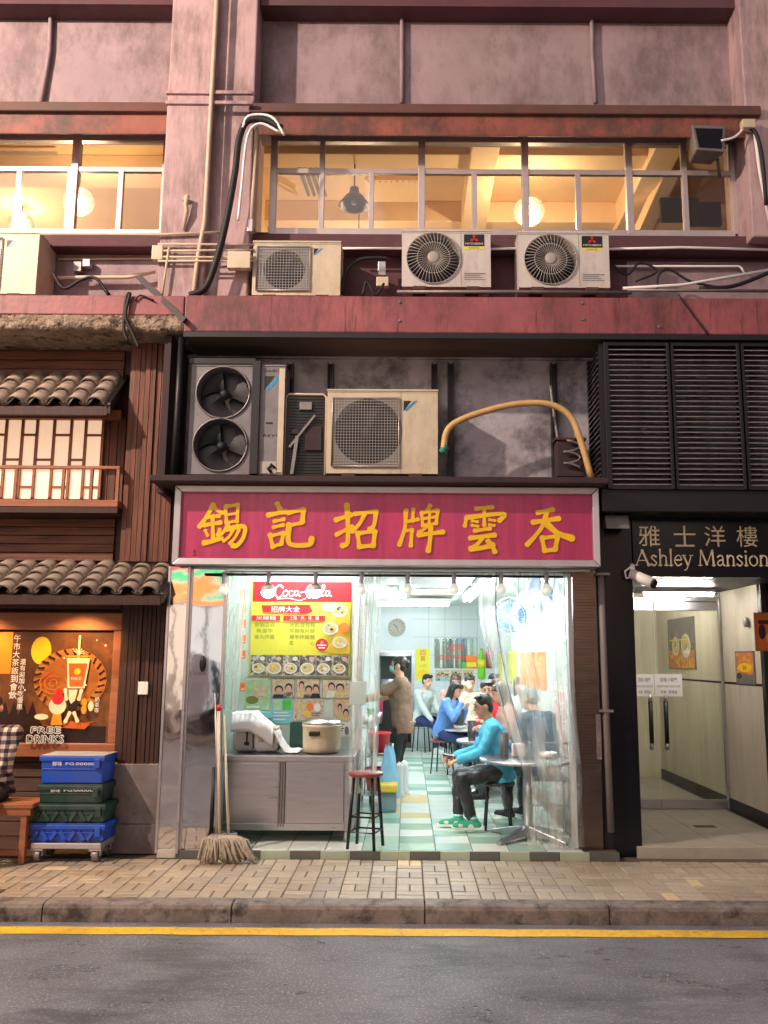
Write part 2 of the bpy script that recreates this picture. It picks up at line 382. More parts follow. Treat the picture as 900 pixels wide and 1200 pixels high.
while x < 6.5:
    w = [1.28, 1.31, 1.25][k % 3]; mb = MB()
    q = .03
    y0, y1 = -1.535, -1.36
    prof = [(y0, ZR - .02), (y0 + .004, -.03), (y0 + .02, -.008), (y0 + .045, 0), (y1, .0), (y1, ZR - .02)]
    n = len(prof)
    mb.add([(x + .005, p[0], p[1]) for p in prof] + [(x + w - .005, p[0], p[1]) for p in prof], [tuple(range(n)), tuple(range(n, 2 * n))[::-1]] + [(i, (i + 1) % n, n + (i + 1) % n, n + i) for i in range(n)])
    part('kerb_stone', mb, m_kerb, kerb); x += w; k += 1
# paving bricks, basket weave
bm_cols = [M('tan paving brick', s(170, 157, 138), .34, var=.18, scale=14, bump=.5, bscale=120, rvar=.12), M('sand paving brick', s(180, 168, 148), .34, var=.18, scale=14, bump=.5, bscale=120, rvar=.12),
           M('brown paving brick', s(160, 146, 126), .34, var=.2, scale=14, bump=.5, bscale=120, rvar=.12), M('grey paving brick', s(160, 150, 138), .36, var=.18, scale=14, bump=.5, bscale=120, rvar=.12),
           M('pale paving brick', s(214, 192, 148), .5, var=.15, scale=14, bump=.5, bscale=120, rvar=.12), M('dark paving brick', s(98, 78, 66), .5, var=.2, scale=14, bump=.5, bscale=120, rvar=.12)]
def brick_mesh(w, h):
    mb = MB(); c = .006; g = .004
    w2, h2 = w / 2 - g, h / 2 - g
    q = lambda e, z: [(-w2 + e, -h2 + e, z), (w2 - e, -h2 + e, z), (w2 - e, h2 - e, z), (-w2 + e, h2 - e, z)]
    mb.add(q(0, -.03) + q(0, -.004) + q(c, 0), [(0, 1, 5, 4), (1, 2, 6, 5), (2, 3, 7, 6), (3, 0, 4, 7), (4, 5, 9, 8), (5, 6, 10, 9), (6, 7, 11, 10), (7, 4, 8, 11), (8, 9, 10, 11)]); return mb
bmesh_ = {}
for o_ in (0, 1):
    for ci, m in enumerate(bm_cols): bmesh_[(o_, ci)] = mesh_of('paving_brick', brick_mesh(*((.2, .1) if o_ == 0 else (.1, .2))), m)
cells = []
for j in range(6):
    for i in range(-36, 37):
        cx = i * .2 + .03; cy = -1.36 + .1 + j * .2
        o_ = (i + j) % 2
        ci = random.choices(range(6), (34, 28, 20, 14, 2, 1))[0]
        for q in (-1, 1):
            c2 = ci if random.random() < .6 else random.choices(range(4), (30, 22, 22, 14))[0]
            cells.append((abs(cx) * .9 + (cy + 1.3) * .6, cx + (q * .05 if o_ else 0), cy + (0 if o_ else q * .05), o_, c2))
cells.sort()
rest = MB()
for n, (d, x, y, o_, ci) in enumerate(cells):
    z = random.uniform(-.0015, .0025)
    if n < 298:
        ob = bpy.data.objects.new('paving_brick', bmesh_[(o_, ci)]); C.objects.link(ob); ob.parent = pav; ob.location = (x, y, z); ob.rotation_euler = (random.uniform(-.004, .004), random.uniform(-.004, .004), random.uniform(-.01, .01))
    else:
        t = brick_mesh(*((.2, .1) if o_ == 0 else (.1, .2))); rest.m = ci; rest.add([p + V((x, y, z)) for p in t.v], t.f)
part('paving_brick_field', rest, bm_cols, pav, kind='stuff')

# ================================================================== CONCRETE BUILDING (upper floors)
zof = lambda y, Y: P(478, y, Y).z
xof = lambda x, y, Y: P(x, y, Y).x
BL = thing('concrete_building', 'pink concrete building with red canopy beam and lit upper windows above the shops', 'building', (0, .3, 0))
XL, XR = -5.6, 5.6
zb_top = zof(347, -.3); zb_bot = zof(390, -.3)
zw0 = zof(272, .3); zw1 = zof(160, .3); zl0 = zof(160, -.02); zl1 = zof(121, -.1)
xc0 = xof(193, 200, -.1); xc1 = xof(300, 150, .1)
RWx0, RWx1 = xof(318, 215, .3), xof(862, 215, .3); LWx1 = xof(193, 215, .3)
# wall above the windows, recessed panels
mb = MB(); mb.box(XL, xc0, .28, .48, zw1, 12); mb.box(xc1, XR, .28, .48, zw1, 12); part('upper_wall', mb, m_pink, BL)
mb = MB(); mb.box(XL, xc0 + .01, .05, .28, zof(7, .05), 12); mb.box(xc1 - .01, xof(865, 5, .05), .05, .28, zof(7, .05), 12); part('upper_band', mb, m_maroon, BL)
mb = MB(); mb.box(XL, xc0, .32, .52, zb_top, zw0); mb.box(xc1, XR, .32, .52, zb_top, zw0); part('spandrel_wall', mb, m_maroon, BL)
mb = MB(); mb.box(XL, xc0, .12, .32, zof(291, .12), zof(274, .12)); mb.box(xc1, XR, .12, .32, zof(291, .12), zof(274, .12)); part('window_sill', mb, m_maroon, BL, .012)
mb = MB(); mb.box(xof(60, 320, .3), xc0, .30, .32, zb_top, zof(298, .3)); part('spandrel_patch', mb, m_pink, BL)
mb = MB(); mb.box(xof(735, 320, .3), XR, .30, .318, zb_top, zof(305, .3)); part('spandrel_patch', mb, m_pink, BL)
# column
mb = MB(); mb.box(xc0, xof(247, 150, -.14), -.14, .6, zb_top, 12); part('column', mb, m_col, BL, .015)
mb = MB(); mb.box(xof(247, 150, -.05) + .003, xc1, -.04, .6, zb_top, 12); part('column', mb, m_col, BL, .015)
mb = MB(); mb.box(xof(862, 215, .3), xof(905, 180, -.04) + .9, -.04, .6, zof(275, -.04), 12); part('column', mb, m_col, BL, .015)
for y0, y1 in ((108, 112), (120, 124)):
    mb = MB(); mb.box(xc0 - .012, xc1 + .01, -.165, -.13, zof(y1, -.15), zof(y0, -.15)); part('column_moulding', mb, m_col, BL, .006)
# ledges over the windows
for x0, x1 in ((XL, xof(204, 140, -.1)), (xof(291, 140, -.1), xof(893, 140, -.1))):
    mb = MB(); mb.box(x0, x1, -.1, .3, zof(132, -.1), zl1); part('ledge', mb, M('rusty brown ledge lip', s(104, 66, 58), .7, var=.25, grime=.7), BL, .012)
    mb = MB(); za, zb = zof(159, -.02), zof(132, -.06)
    mb.hexa([(x0 + .01, -.015, za), (x1 - .04, -.015, za), (x1 - .04, .3, zw1 + .004), (x0 + .01, .3, zw1 + .004)], [(x0 + .01, -.06, zb - .001), (x1 - .04, -.06, zb - .001), (x1 - .04, .3, zb - .001), (x0 + .01, .3, zb - .001)])
    part('ledge_fascia', mb, m_ledge, BL, .01)
# canopy beam
xb = xof(216, 370, -.3)
mb = MB(); mb.box(xb, XR, -.3, .52, zb_bot, zb_top); part('canopy_beam', mb, m_red, BL, .012)
mb = MB(); mb.box(XL, xb - .004, -.3, .52, zof(371, -.3), zb_top - .006); part('canopy_beam', mb, m_red, BL, .012)
mb = MB()
zt, zb2 = zof(371, -.3) - .002, zof(389, -.3)
random.seed(3)
import mathutils.noise as mn
def spf(u, v):
    x = XL + (xb - XL) * u; n1 = mn.noise(V((x * 9, v * 4, 0))); n2 = mn.noise(V((x * 31, v * 9, 3)))
    if v < .35: y = -.30 + .02 * n1 + .008 * n2; z = zt - (zt - zb2) * v / .35 * .8
    else: t = (v - .35) / .65; y = -.30 + .6 * t; z = zt - (zt - zb2) * .8 - .05 * (1 - t) * (1 if t > .02 else 0) * .5 + .03 * n1 + .02 * n2
    return (x, y + .012 * n2, z)
mb.sheet(spf, 150, 16); part('spalled_edge', mb, m_spall, BL, recalc=True)
mb = MB(); mb.box(XL, xb, -.24, .52, zof(388, -.3), zof(373, -.3)); part('beam_core', mb, m_spall, BL)
mb = MB(); mb.box(xb, XR, -.28, .5, zb_bot - .03, zb_bot + .002); part('soffit', mb, m_soffit, BL)
mb = MB(); mb.box(xb, XR, -.305, -.28, zb_bot - .05, zb_bot - .002); part('soffit_drip', mb, m_black, BL)
# screw rust marks on the beam
for px, py in ((468, 354), (468, 376), (682, 355), (683, 374), (772, 383)):
    p = P(px, py, -.302); mb = MB(); mb.cyl((p.x, -.312, p.z), (p.x, -.3, p.z), .012, .016, 8); part('anchor_bolt', mb, m_galv, BL)
# grey recess above the shop sign
zs = zof(566, -.2)
rx0, rx1 = xof(214, 480, .3), xof(690, 480, .3)
mb = MB(); mb.box(rx0 - .1, XR, .3, .5, zs - .6, zb_bot); part('recess_wall', mb, m_grey, BL)
mb = MB(); mb.box(rx0 - .05, rx1 + .9, .26, .3, zof(421, .28), zb_bot - .03); part('recess_cornice', mb, m_grey, BL)
mb = MB(); mb.box(rx0 - .06, rx0, -.2, .3, zs - .1, zb_bot); part('recess_cheek', mb, m_dark, BL)
for px in (341, 388, 509, 528, 648):
    a = P(px, 427, .26); b = P(px, 560, .26)
    mb = MB(); mb.box(a.x - .028, a.x + .028, .25, .3, b.z, a.z); mb.box(a.x - .028, a.x - .02, .2, .25, b.z, a.z); mb.box(a.x + .02, a.x + .028, .2, .25, b.z, a.z); part('steel_channel', mb, m_black, BL)
mb = MB(); mb.box(rx0 - .06, xof(706, 560, -.2), -.45, .3, zof(570, -.3) + .008, zof(570, -.3) + .06); part('recess_shelf', mb, m_dark, BL, .006)
# floors inside, party walls
mb = MB(); mb.box(XL, XR, .52, 5.2, zb_top - .2, zb_top); part('upper_floor', mb, m_dark, BL)

# windows ---------------------------------------------------------
def bars(mb, lst, Y, d, wpx):
    for (x0, y0, x1, y1) in lst:
        a = P(x0, y0, Y); b = P(x1, y1, Y); w = wpx / 125
        if abs(x0 - x1) < abs(y0 - y1): mb.box((a.x + b.x) / 2 - w / 2, (a.x + b.x) / 2 + w / 2, Y, Y + d, b.z, a.z)
        else: mb.box(a.x, b.x, Y + .003, Y + d - .003, (a.z + b.z) / 2 - w / 2, (a.z + b.z) / 2 + w / 2)
wY = .3
def window(main, light, panes, label):
    mb = MB(); bars(mb, main, wY, .07, 8.5)
    f = part('window', mb, m_winfr, BL, .004); f['label'] = label
    mb = MB(); bars(mb, light, wY + .008, .05, 6.5); part('glazing_bar', mb, m_winfr, f, .003)
    for (x0, y0, x1, y1) in panes:
        a = P(x0, y0, wY + .03); b = P(x1, y1, wY + .03)
        t = random.uniform(-.003, .003)
        mb = MB(); mb.hexa([(a.x, wY + .03 + t, b.z), (b.x, wY + .03 - t, b.z), (b.x, wY + .036 - t, b.z), (a.x, wY + .036 + t, b.z)], [(a.x, wY + .03 + t, a.z), (b.x, wY + .03 - t, a.z), (b.x, wY + .036 - t, a.z), (a.x, wY + .036 + t, a.z)])
        part('pane', mb, m_glass, f)
VX = [321, 377, 494, 616, 738, 803, 861]
main = [(318, 163, 862, 163), (318, 272, 862, 272)] + [(x, 161, x, 274) for x in (320, 494, 616, 738, 861)]
light = [(320, 201, 861, 201), (377, 163, 377, 272), (803, 163, 803, 272)] + [(x, 201, x, 272) for x in (435, 556, 678)]
lo = [320, 377, 435, 494, 556, 616, 678, 738, 803, 861]
panes = [(a, 163, b, 201) for a, b in zip(VX[:-1], VX[1:])] + [(a, 201, b, 272) for a, b in zip(lo[:-1], lo[1:])]
window(main, light, panes, 'wide lit window of many panes')
main = [(-240, 160, 195, 160), (-240, 271, 195, 271), (193, 158, 193, 273), (86, 158, 86, 273), (-90, 158, -90, 273), (-240, 158, -240, 273)]
light = [(-240, 197, 193, 197), (20, 197, 20, 271), (140, 197, 140, 271), (80, 197, 80, 271), (-30, 197, -30, 271)]
panes = [(a, 160, b, 197) for a, b in ((-240, -90), (-90, 86), (86, 193))] + [(a, 197, b, 271) for a, b in ((-240, -90), (-90, -30), (-30, 20), (20, 80), (86, 140), (140, 193))]
window(main, light, panes, 'lit window left of the column')
# lit rooms behind the windows
m_room = M('warm cream room paint', s(224, 192, 150), .8, var=.08, scale=1.5, bump=.05)
m_roomp = M('pale room beam paint', s(236, 206, 170), .8, var=.05, bump=.05)
zc = 7.35; zf = 5.3
for (x0, x1) in ((XL, xc0 + .3), (xc1 - .3, XR)):
    mb = MB(); mb.box(x0, x1, .6, 4.2, zc, zc + .15); mb.box(x0, x1, 4.0, 4.2, zf, zc); mb.box(x0 - .12, x0, .5, 4.2, zf, zc); mb.box(x1, x1 + .12, .61, 4.2, zf, zc)
    part('room_shell', mb, m_room, BL)
mb = MB()
for y in (1.0, 2.5): mb.box(xc1 - .3, XR, y, y + .28, zc - .28, zc - .002)
for px in (565, 770): a = P(px, 200, 1.2); mb.box(a.x - .15, a.x + .15, .62, 3.99, zc - .36, zc - .003)
mb.box(XL, xc0 + .3, 1.5, 1.8, zc - .25, zc - .002)
part('room_beam', mb, m_roomp, BL, .01)
a = P(460, 236, 2.2)
mb = MB(); mb.box(a.x - .33, a.x + .33, 1.9, 2.4, zc - .07, zc - .004)
for i in range(9): mb.box(a.x - .3 + i * .07, a.x - .28 + i * .07, 1.92, 2.38, zc - .085, zc - .07)
part('ceiling_cassette', mb, m_roomp, BL)
for i in range(4):
    a = P(338 + i * 6, 166, .9); b = P(348 + i * 7, 268, 1.6); mb = MB(); mb.tube([(a.x, .9, zc - .1), (b.x + .05, 2.2, zc - .1)], .022, 6); part('room_duct', mb, m_galv, BL)
a = P(340, 170, .8); mb = MB(); mb.tube([(a.x - .3 + i * .07, .8 + .02 * math.sin(i * 2), zc - .17 + .008 * (-1) ** i) for i in range(22)], .05, 8); part('room_duct', mb, m_galv, BL)
a = P(794, 250, 1.6); mb = MB(); mb.box(a.x - .22, a.x + .22, 1.5, 1.56, a.z - .14, a.z + .14); part('wall_screen', mb, m_black, BL)
a = P(825, 250, 1.6); mb = MB(); mb.box(a.x - .2, a.x + .2, 1.6, 1.66, a.z - .14, a.z + .14); part('wall_screen', mb, m_black, BL)
a = P(795, 175, .8); b = P(755, 268, 1.4); mb = MB(); mb.bar((a.x + .15, .7, zc - .02), (b.x + .1, 2.6, zc - .8), .16); part('room_brace', mb, m_room, BL)
a = P(30, 180, 1.3); mb = MB(); mb.box(a.x - .6, a.x + .35, 1.3, 1.34, a.z, a.z + .03); part('room_rail', mb, m_alu, BL)
# pendant lamps in the rooms
def pendant(px, py, Y, r, label, kind, lit):
    p = P(px, py, Y); t = thing('pendant_lamp', label, 'pendant lamp', (p.x, Y, p.z))
    mb = MB(); mb.tube([(p.x, Y, p.z + r * .9), (p.x, Y, zc)], .008, 6); part('cord', mb, m_black, t)
    if kind == 'dome':
        mb = MB(); mb.lathe([(.02, r * 1.2), (.05, r * 1.15), (.055, r * .8), (r * .6, r * .55), (r, -.05 * r), (r * .97, -.12 * r), (r * .55, .45 * r), (.03, .7 * r)], (p.x, Y, p.z), 24); part('lamp_shade', mb, m_black, t)
    else:
        mb = MB(); mb.ell(p, (r, r, r * .9), None, 20, 12); part('glass_globe', mb, mat_clear('globe glass', (1, .96, .85), .1, (1, .9, .7)), t)
    mb = MB(); mb.ell((p.x, Y, p.z + (.02 if kind != 'dome' else .2 * r)), .055 if lit else .035); part('bulb', mb, mat_emit('warm bulb', (1, .72, .36), 30 if lit else 2) if lit else m_cream, t)
    if lit:
        l = bpy.data.lights.new('bulb_light', 'POINT'); l.energy = lit; l.color = (1, .77, .5); l.shadow_soft_size = .06
        o = bpy.data.objects.new('bulb_light', l); C.objects.link(o); o.parent = t; o.location = (0, 0, -.14 if kind != 'dome' else -.2)
pendant(415, 240, 1.2, .17, 'dark dome pendant lamp hanging unlit behind the wide upper window', 'dome', 0)
pendant(620, 248, 1.5, .18, 'lit glass globe lamp glowing behind the middle of the wide upper window', 'globe', 95)
pendant(25, 262, 2.7, .16, 'added glass globe fill lamp deeper in the room behind the upper left window', 'globe', 70)  # extra lamp added to make this room brighter and more even
pendant(92, 236, 1.1, .17, 'bright bare bulb lamp in glass shade behind the upper left window', 'globe', 95)
l = bpy.data.lights.new('bulb_light', 'POINT'); l.energy = 65; l.color = (1, .77, .5); l.shadow_soft_size = .1
p0 = P(420, 300, 2.4); t = thing('pendant_lamp', 'warm room lamp hanging low behind the sill of the wide upper window', 'pendant lamp', (p0.x, 2.4, 5.75))
mb = MB(); mb.ell((p0.x, 2.4, 5.75), .06); part('bulb', mb, mat_emit('warm bulb', (1, .72, .36), 30), t)
mb = MB(); mb.tube([(p0.x, 2.4, 5.8), (p0.x, 2.4, zc)], .006, 6); part('cord', mb, m_black, t)
o = bpy.data.objects.new('bulb_light', l); C.objects.link(o); o.parent = t; o.location = (0, 0, .15)

# street lamp on this kerb, left of the frame: the light that falls across the facade
LP = V((-7.5, -5.2, 8.8))
t = thing('street_lamp', 'tall street lamp on the kerb left of the shops', 'street lamp', (-6.9, -1.9, ZR))
mb = MB(); mb.tube([(-6.9, -1.9, ZR), (-6.9, -1.9, 8.6), (-6.85, -2.3, 9.0), (-7.45, -5.2, 9.2)], [.09, .06, .05, .04], 12); part('pole', mb, m_galv, t)
mb = MB(); mb.lathe([(.05, .25), (.2, .2), (.26, .08), (.24, .06)], LP, 16); part('lamp_head', mb, m_galv, t)
mb = MB(); mb.ell((LP.x, LP.y, LP.z + .08), .08); part('bulb', mb, mat_emit('sodium bulb', (1, .6, .35), 20), t)
l = bpy.data.lights.new('lamp_light', 'POINT'); l.energy = 4900; l.color = (1, .75, .60); l.shadow_soft_size = .12
o = bpy.data.objects.new('lamp_light', l); C.objects.link(o); o.parent = t; o.location = LP - V((-6.9, -1.9, ZR)) + V((0, 0, -.06))

# shop across the street (reflected in steel and glass)
t = thing('opposite_building', 'convenience shop building across the street behind the viewer', 'building', (0, -14, ZR))
mb = MB(); mb.box(-16, 16, -15, -14, ZR, 6.4); part('wall', mb, m_pink, t)
mb = MB(); mb.box(-16, 16, -14, -11.2, ZR - .05, 0.0); part('pavement_slab', mb, m_kerb, t)
for i, (x0, x1, c, k) in enumerate(((-9, -4.5, (1, .88, .72), .6), (-3.8, 1.2, (.93, 1, .98), .6), (2, 5, (1, .85, .7), .55))):
    mb = MB(); mb.box(x0, x1, -13.99, -13.9, .5, 2.9); part('shop_window', mb, mat_emit('lit shop window %s' % 'abc'[i], c, k), t)
for i in range(22):
    x = -8.8 + i * .64; h = .5 + random.uniform(.3, 1.5)
    mb = MB(); mb.box(x, x + random.uniform(.15, .5), -13.89, -13.6, .1, h); part('shelf_goods', mb, random.choice((m_dark, m_grey, m_galv, m_white, m_navy)), t)
for i in range(9): x = -9 + i * 1.75; mb = MB(); mb.box(x, x + .08, -13.895, -13.84, .1, 2.95); part('mullion', mb, m_galv, t)
for z0, z1, c in ((3.05, 3.3, (.9, .25, .05)), (3.42, 3.67, (.02, .5, .2)), (3.79, 4.04, (.8, .04, .06))):
    mb = MB(); mb.box(-9, 5, -13.95, -13.85, z0, z1); part('fascia_stripe', mb, mat_emit('stripe %.2f' % z0, c, 2.2), t)
mb = MB(); mb.box(-9, 5, -13.99, -13.92, 2.98, 4.12); part('fascia', mb, mat_emit('white fascia', (1, 1, 1), .45), t)
for i in range(6):  # upper windows set glowing to add fill light in the recess opposite
    for j in range(2): mb = MB(); mb.box(-13 + i * 4.6, -11 + i * 4.6, -14, -13.97, 4.5 + j * 1.0, 5.2 + j * 1.0); part('fill_window', mb, mat_emit('fill window glow', (1, .86, .7), 1.5), t)
# ================================================================== AIR CONDITIONERS
m_blue = M('blue logo print', s(40, 150, 200), .4, bump=0)
m_label = M('small grey print', s(120, 118, 116), .5, bump=0)
GA = 'air conditioner units on the facade'
def blades(mb, cx, cz, y, r, n, tw=.5, hub=.22):
    for i in range(n):
        a0 = 2 * math.pi * i / n
        def fn(u, v):
            rr = r * (hub + (1 - hub) * u); a = a0 + (v - .5) * (1.5 if n < 5 else 1.0) * (.55 + .45 * u) + .35 * u
            return (cx + rr * math.cos(a), y + (v - .5) * tw * .12, cz + rr * math.sin(a))
        mb.sheet(fn, 5, 5)
    mb.ell((cx, y - .02, cz), (r * hub, .05, r * hub))
    return mb
def ac(px0, py0, px1, py1, Y, dep, label, casing, style, fan=None, feet=True, logo=None):
    a = P(px0, (py0 + py1) / 2, Y); b = P(px1, (py0 + py1) / 2, Y); x0, x1 = a.x, b.x
    z1 = P((px0 + px1) / 2, py0, Y).z; z0 = P((px0 + px1) / 2, py1, Y).z; w = x1 - x0; h = z1 - z0
    t = thing('air_conditioner', label, 'air conditioner', ((x0 + x1) / 2, Y + dep / 2, z0), GA)
    fans = [(x0 + w * f[0], z0 + h * f[1], f[2] * h) for f in fan]
    mb = MB()
    zs = [z0] + [z0 + h * .5] * (len(fans) - 1) + [z1]
    fx1 = x0 + w * (.66 if style != 'twin' else .68)
    for i, (cx, cz, r) in enumerate(sorted(fans, key=lambda q: q[1])):
        mb.hole(x0, fx1, zs[i], zs[i + 1], Y, cx, cz, r)
        mb.tube([(cx, Y, cz), (cx, Y + .16, cz)], r, 40, cap=False)
    mb.add([(fx1, Y, z0), (x1, Y, z0), (x1, Y, z1), (fx1, Y, z1)], [(0, 1, 2, 3)])
    e = Y + dep
    mb.add([(x0, Y, z0), (x0, e, z0), (x0, e, z1), (x0, Y, z1)], [(0, 1, 2, 3)]); mb.add([(x1, Y, z0), (x1, e, z0), (x1, e, z1), (x1, Y, z1)], [(0, 3, 2, 1)])
    mb.add([(x0, Y, z1), (x0, e, z1), (x1, e, z1), (x1, Y, z1)], [(0, 1, 2, 3)]); mb.add([(x0, Y, z0), (x0, e, z0), (x1, e, z0), (x1, Y, z0)], [(0, 3, 2, 1)])
    mb.add([(x0, e, z0), (x1, e, z0), (x1, e, z1), (x0, e, z1)], [(0, 3, 2, 1)])
    part('casing', mb, casing, t, recalc=False)
    for (cx, cz, r) in fans:
        mb = MB(); mb.cyl((cx, Y + .155, cz), (cx, Y + .165, cz), r * .995, None, 32); part('fan_well', mb, m_black, t)
        mb = MB(); blades(mb, cx, cz, Y + .09, r * .92, 3 if style in ('twin',) else 4); fb = part('fan', mb, m_fan, t, recalc=False)
    if style == 'round':
        cx, cz, r = fans[0]; mb = MB(); n = 40
        for i in range(n):
            a_ = 2 * math.pi * i / n
            pts = [(cx + rr * math.cos(a_ + tw), Y - .012 - .02 * (1 - rr / r), cz + rr * math.sin(a_ + tw)) for rr, tw in ((r * .2, 0), (r * .6, .05), (r * 1.02, .16))]
            mb.tube(pts, .0035, 4)
        for rr in (.22, .62, 1.02): mb.tube([(cx + r * rr * math.cos(2 * math.pi * k / 40), Y - .012 - .02 * (1 - rr), cz + r * rr * math.sin(2 * math.pi * k / 40)) for k in range(41)], .006 if rr > 1 else .0035, 5)
        mb.ell((cx, Y - .03, cz), (r * .23, .014, r * .23)); part('fan_guard', mb, m_gwire, t)
    if style == 'square':
        cx, cz, r = fans[0]; mb = MB(); q0, q1, q2, q3 = x0 + w * .05, fx1 - w * .01, z0 + h * .08, z1 - h * .1
        if w < .75: q0, q1 = x0 + w * .06, fx1
        mb.tube([(q0, Y - .014, q2), (q1, Y - .014, q2), (q1, Y - .014, q3), (q0, Y - .014, q3), (q0, Y - .014, q2)], .008, 6)
        nx = int((q1 - q0) / .026); nz = int((q3 - q2) / .026)
        for i in range(1, nx): X = q0 + (q1 - q0) * i / nx; mb.box(X - .0018, X + .0018, Y - .016, Y - .013, q2, q3)
        for i in range(1, nz): Z = q2 + (q3 - q2) * i / nz; mb.box(q0, q1, Y - .0125, Y - .009, Z - .0018, Z + .0018)
        part('fan_guard', mb, m_wire, t)
        mb = MB(); mb.hole(q0 + .005, q1 - .005, q2 + .005, q3 - .005, Y - .004, cx, cz, r * .98); part('guard_plate', mb, M('grey guard plate', s(150, 146, 138), .5, bump=.05), t, recalc=False)
    if style == 'twin':
        for (cx, cz, r) in fans:
            mb = MB()
            mb.tube([(cx + r * 1.03 * math.cos(2 * math.pi * k / 40), Y - .01, cz + r * 1.03 * math.sin(2 * math.pi * k / 40)) for k in range(41)], .009, 6)
            part('fan_ring', mb, m_galv, t)
    # seams of the service panel, top lid lip
    mb = MB(); mb.box(fx1 + .004, fx1 + .008, Y - .0015, Y + .001, z0 + .01, z1 - .02); mb.box(x0 + .004, x1 - .004, Y - .0015, Y + .001, z1 - .028, z1 - .024)
    part('panel_seam', mb, m_label, t)
    mb = MB(); mb.box(x0 - .006, x1 + .006, Y - .008, e + .004, z1 - .012, z1 + .006); part('lid', mb, casing, t, .004)
    if feet:
        for fx in (x0 + w * .2, x0 + w * .8): mb = MB(); mb.box(fx - .06, fx + .06, Y - .02, e + .02, z0 - .035, z0); part('foot', mb, m_rust, t, .004)
    fl = Flat((x0, Y - .001, z0), (1, 0, 0), (0, 0, 1), (0, -1, 0))
    if logo == 'tri':
        u, v = (w * .69, h * .87) if style != 'twin' else (w * .78, h * .9); k = h * (.13 if w < 1.2 else .09)
        fl.poly([(u, v), (u, v - k), (u + k * .7, v)], m_black if style == 'twin' else m_blk); fl.poly([(u + k * .25, v - k), (u + k * .1, v - k * .85), (u + k * .95, v), (u + k * 1.25, v)], m_blue)
        fl.done('logo', '', '', parent=None) if 0 else part('logo', fl.mb, fl.mats, t, recalc=False)
    if logo == 'dia':
        u0, u1, v0, v1 = w * .70, w * .93, h * .72, h * .93
        fl.rect(u0, v0, u1, v1, m_blk); cu, cv, q = (u0 + u1) / 2, v0 + (v1 - v0) * .62, h * .042
        for (du, dv, an) in ((0, q, 90), (-q * .87, -q * .5, 210), (q * .87, -q * .5, 330)):
            c_, s_ = math.cos(R(an)), math.sin(R(an)); ax = (c_ * q, s_ * q); pe = (-s_ * q * .577, c_ * q * .577)
            fl.poly([(cu + du - ax[0], cv + dv - ax[1]), (cu + du + pe[0], cv + dv + pe[1]), (cu + du + ax[0], cv + dv + ax[1]), (cu + du - pe[0], cv + dv - pe[1])], m_redp)
        fl.text('MITSUBISHI', cu, v0 + (v1 - v0) * .2, h * .035, m_wht, (u1 - u0) * .85)
        part('logo_plate', fl.mb, fl.mats, t, recalc=False); fl = Flat((x0, Y - .001, z0), (1, 0, 0), (0, 0, 1), (0, -1, 0))
        fl.rect(u0, v0 - h * .055, u1, v0 - h * .01, m_yel); fl.text('INVERTER', cu, v0 - h * .033, h * .022, m_blk, w * .12); part('sticker', fl.mb, fl.mats, t, recalc=False); fl = Flat((x0, Y - .001, z0), (1, 0, 0), (0, 0, 1), (0, -1, 0))
        for i in range(4): fl.rect(w * .70, h * (.12 + .035 * i), w * (.94 - .03 * (i % 3)), h * (.135 + .035 * i), m_label)
        part('rating_label', fl.mb, fl.mats, t, recalc=False, kind='stuff')
    return t, x0, x1, z0, z1
ac(296, 283, 399, 346, -.12, .33, 'cream air conditioner with square wire guard left of the two white ones on the canopy', m_cream, 'square', [(.36, .47, .37)], True, 'tri')
ac(471, 270, 575, 336, -.12, .33, 'white round fan air conditioner on the canopy, the left one of its pair', m_white, 'round', [(.355, .5, .44)], True, 'dia')
ac(608, 272, 714, 337, -.12, .33, 'white round fan air conditioner on the canopy, the right one of its pair', m_white, 'round', [(.35, .5, .44)], True, 'dia')
ac(-78, 272, 44, 344, -.12, .4, 'cream air conditioner cut off by the left edge below the small window', m_cream, 'square', [(.36, .5, .37)], True, 'tri')
ac(383, 457, 513, 555, -.13, .38, 'large cream air conditioner with square wire guard above the middle of the shop sign', m_cream, 'square', [(.37, .5, .40)], True, 'tri')
tw, x0, x1, z0, z1 = ac(222, 428, 333, 556, -.12, .36, 'tall twin fan air conditioner with open fans at left end above the sign', M('grey enamel casing', s(128, 126, 132), .5, var=.1, grime=.6, gcol=(.12, .1, .09)), 'twin', [(.345, .745, .232), (.335, .265, .232)], False, 'tri')
fx = x0 + (x1 - x0) * .68
mb = MB(); mb.box(fx - .02, fx + .05, -.16, .2, z0, z1 + .03); part('corner_post', mb, m_black, tw)
mb = MB(); mb.box(x0 - .02, fx, -.14, .2, z1 + .008, z1 + .06); part('top_hood', mb, m_black, tw)
fl = Flat((fx, -.1225, z0), (1, 0, 0), (0, 0, 1), (0, -1, 0)); fw = x1 - fx
fl.text('REYQ', fw * .62, (z1 - z0) * .35, .03, m_blk, .16); fl.rect(fw * .4, (z1 - z0) * .46, fw * .62, (z1 - z0) * .475, m_blk); fl.text('DAIKIN', fw * .6, (z1 - z0) * .95, .025, m_blk, .18)
part('lettering', fl.mb, fl.mats, tw, recalc=False, kind='stuff')
mb = MB(); mb.box(x1 - .055, x1 - .003, -.126, -.1205, z0 + .02, z1 - .03); part('trim_strip', mb, m_cream, tw)
mb = MB(); mb.box(x1 - .2, x1 - .06, -.127, -.1205, z0 + .01, z0 + .12); part('valve_cover', mb, m_gwire, tw)
mb = MB(); mb.tube([(x1 - .1, -.13, z0 + .02), (x1 - .13, -.135, z0 + .05), (x1 - .1, -.135, z0 + .09), (x1 - .07, -.13, z0 + .06)], .014, 6); part('valve', mb, m_black, tw)
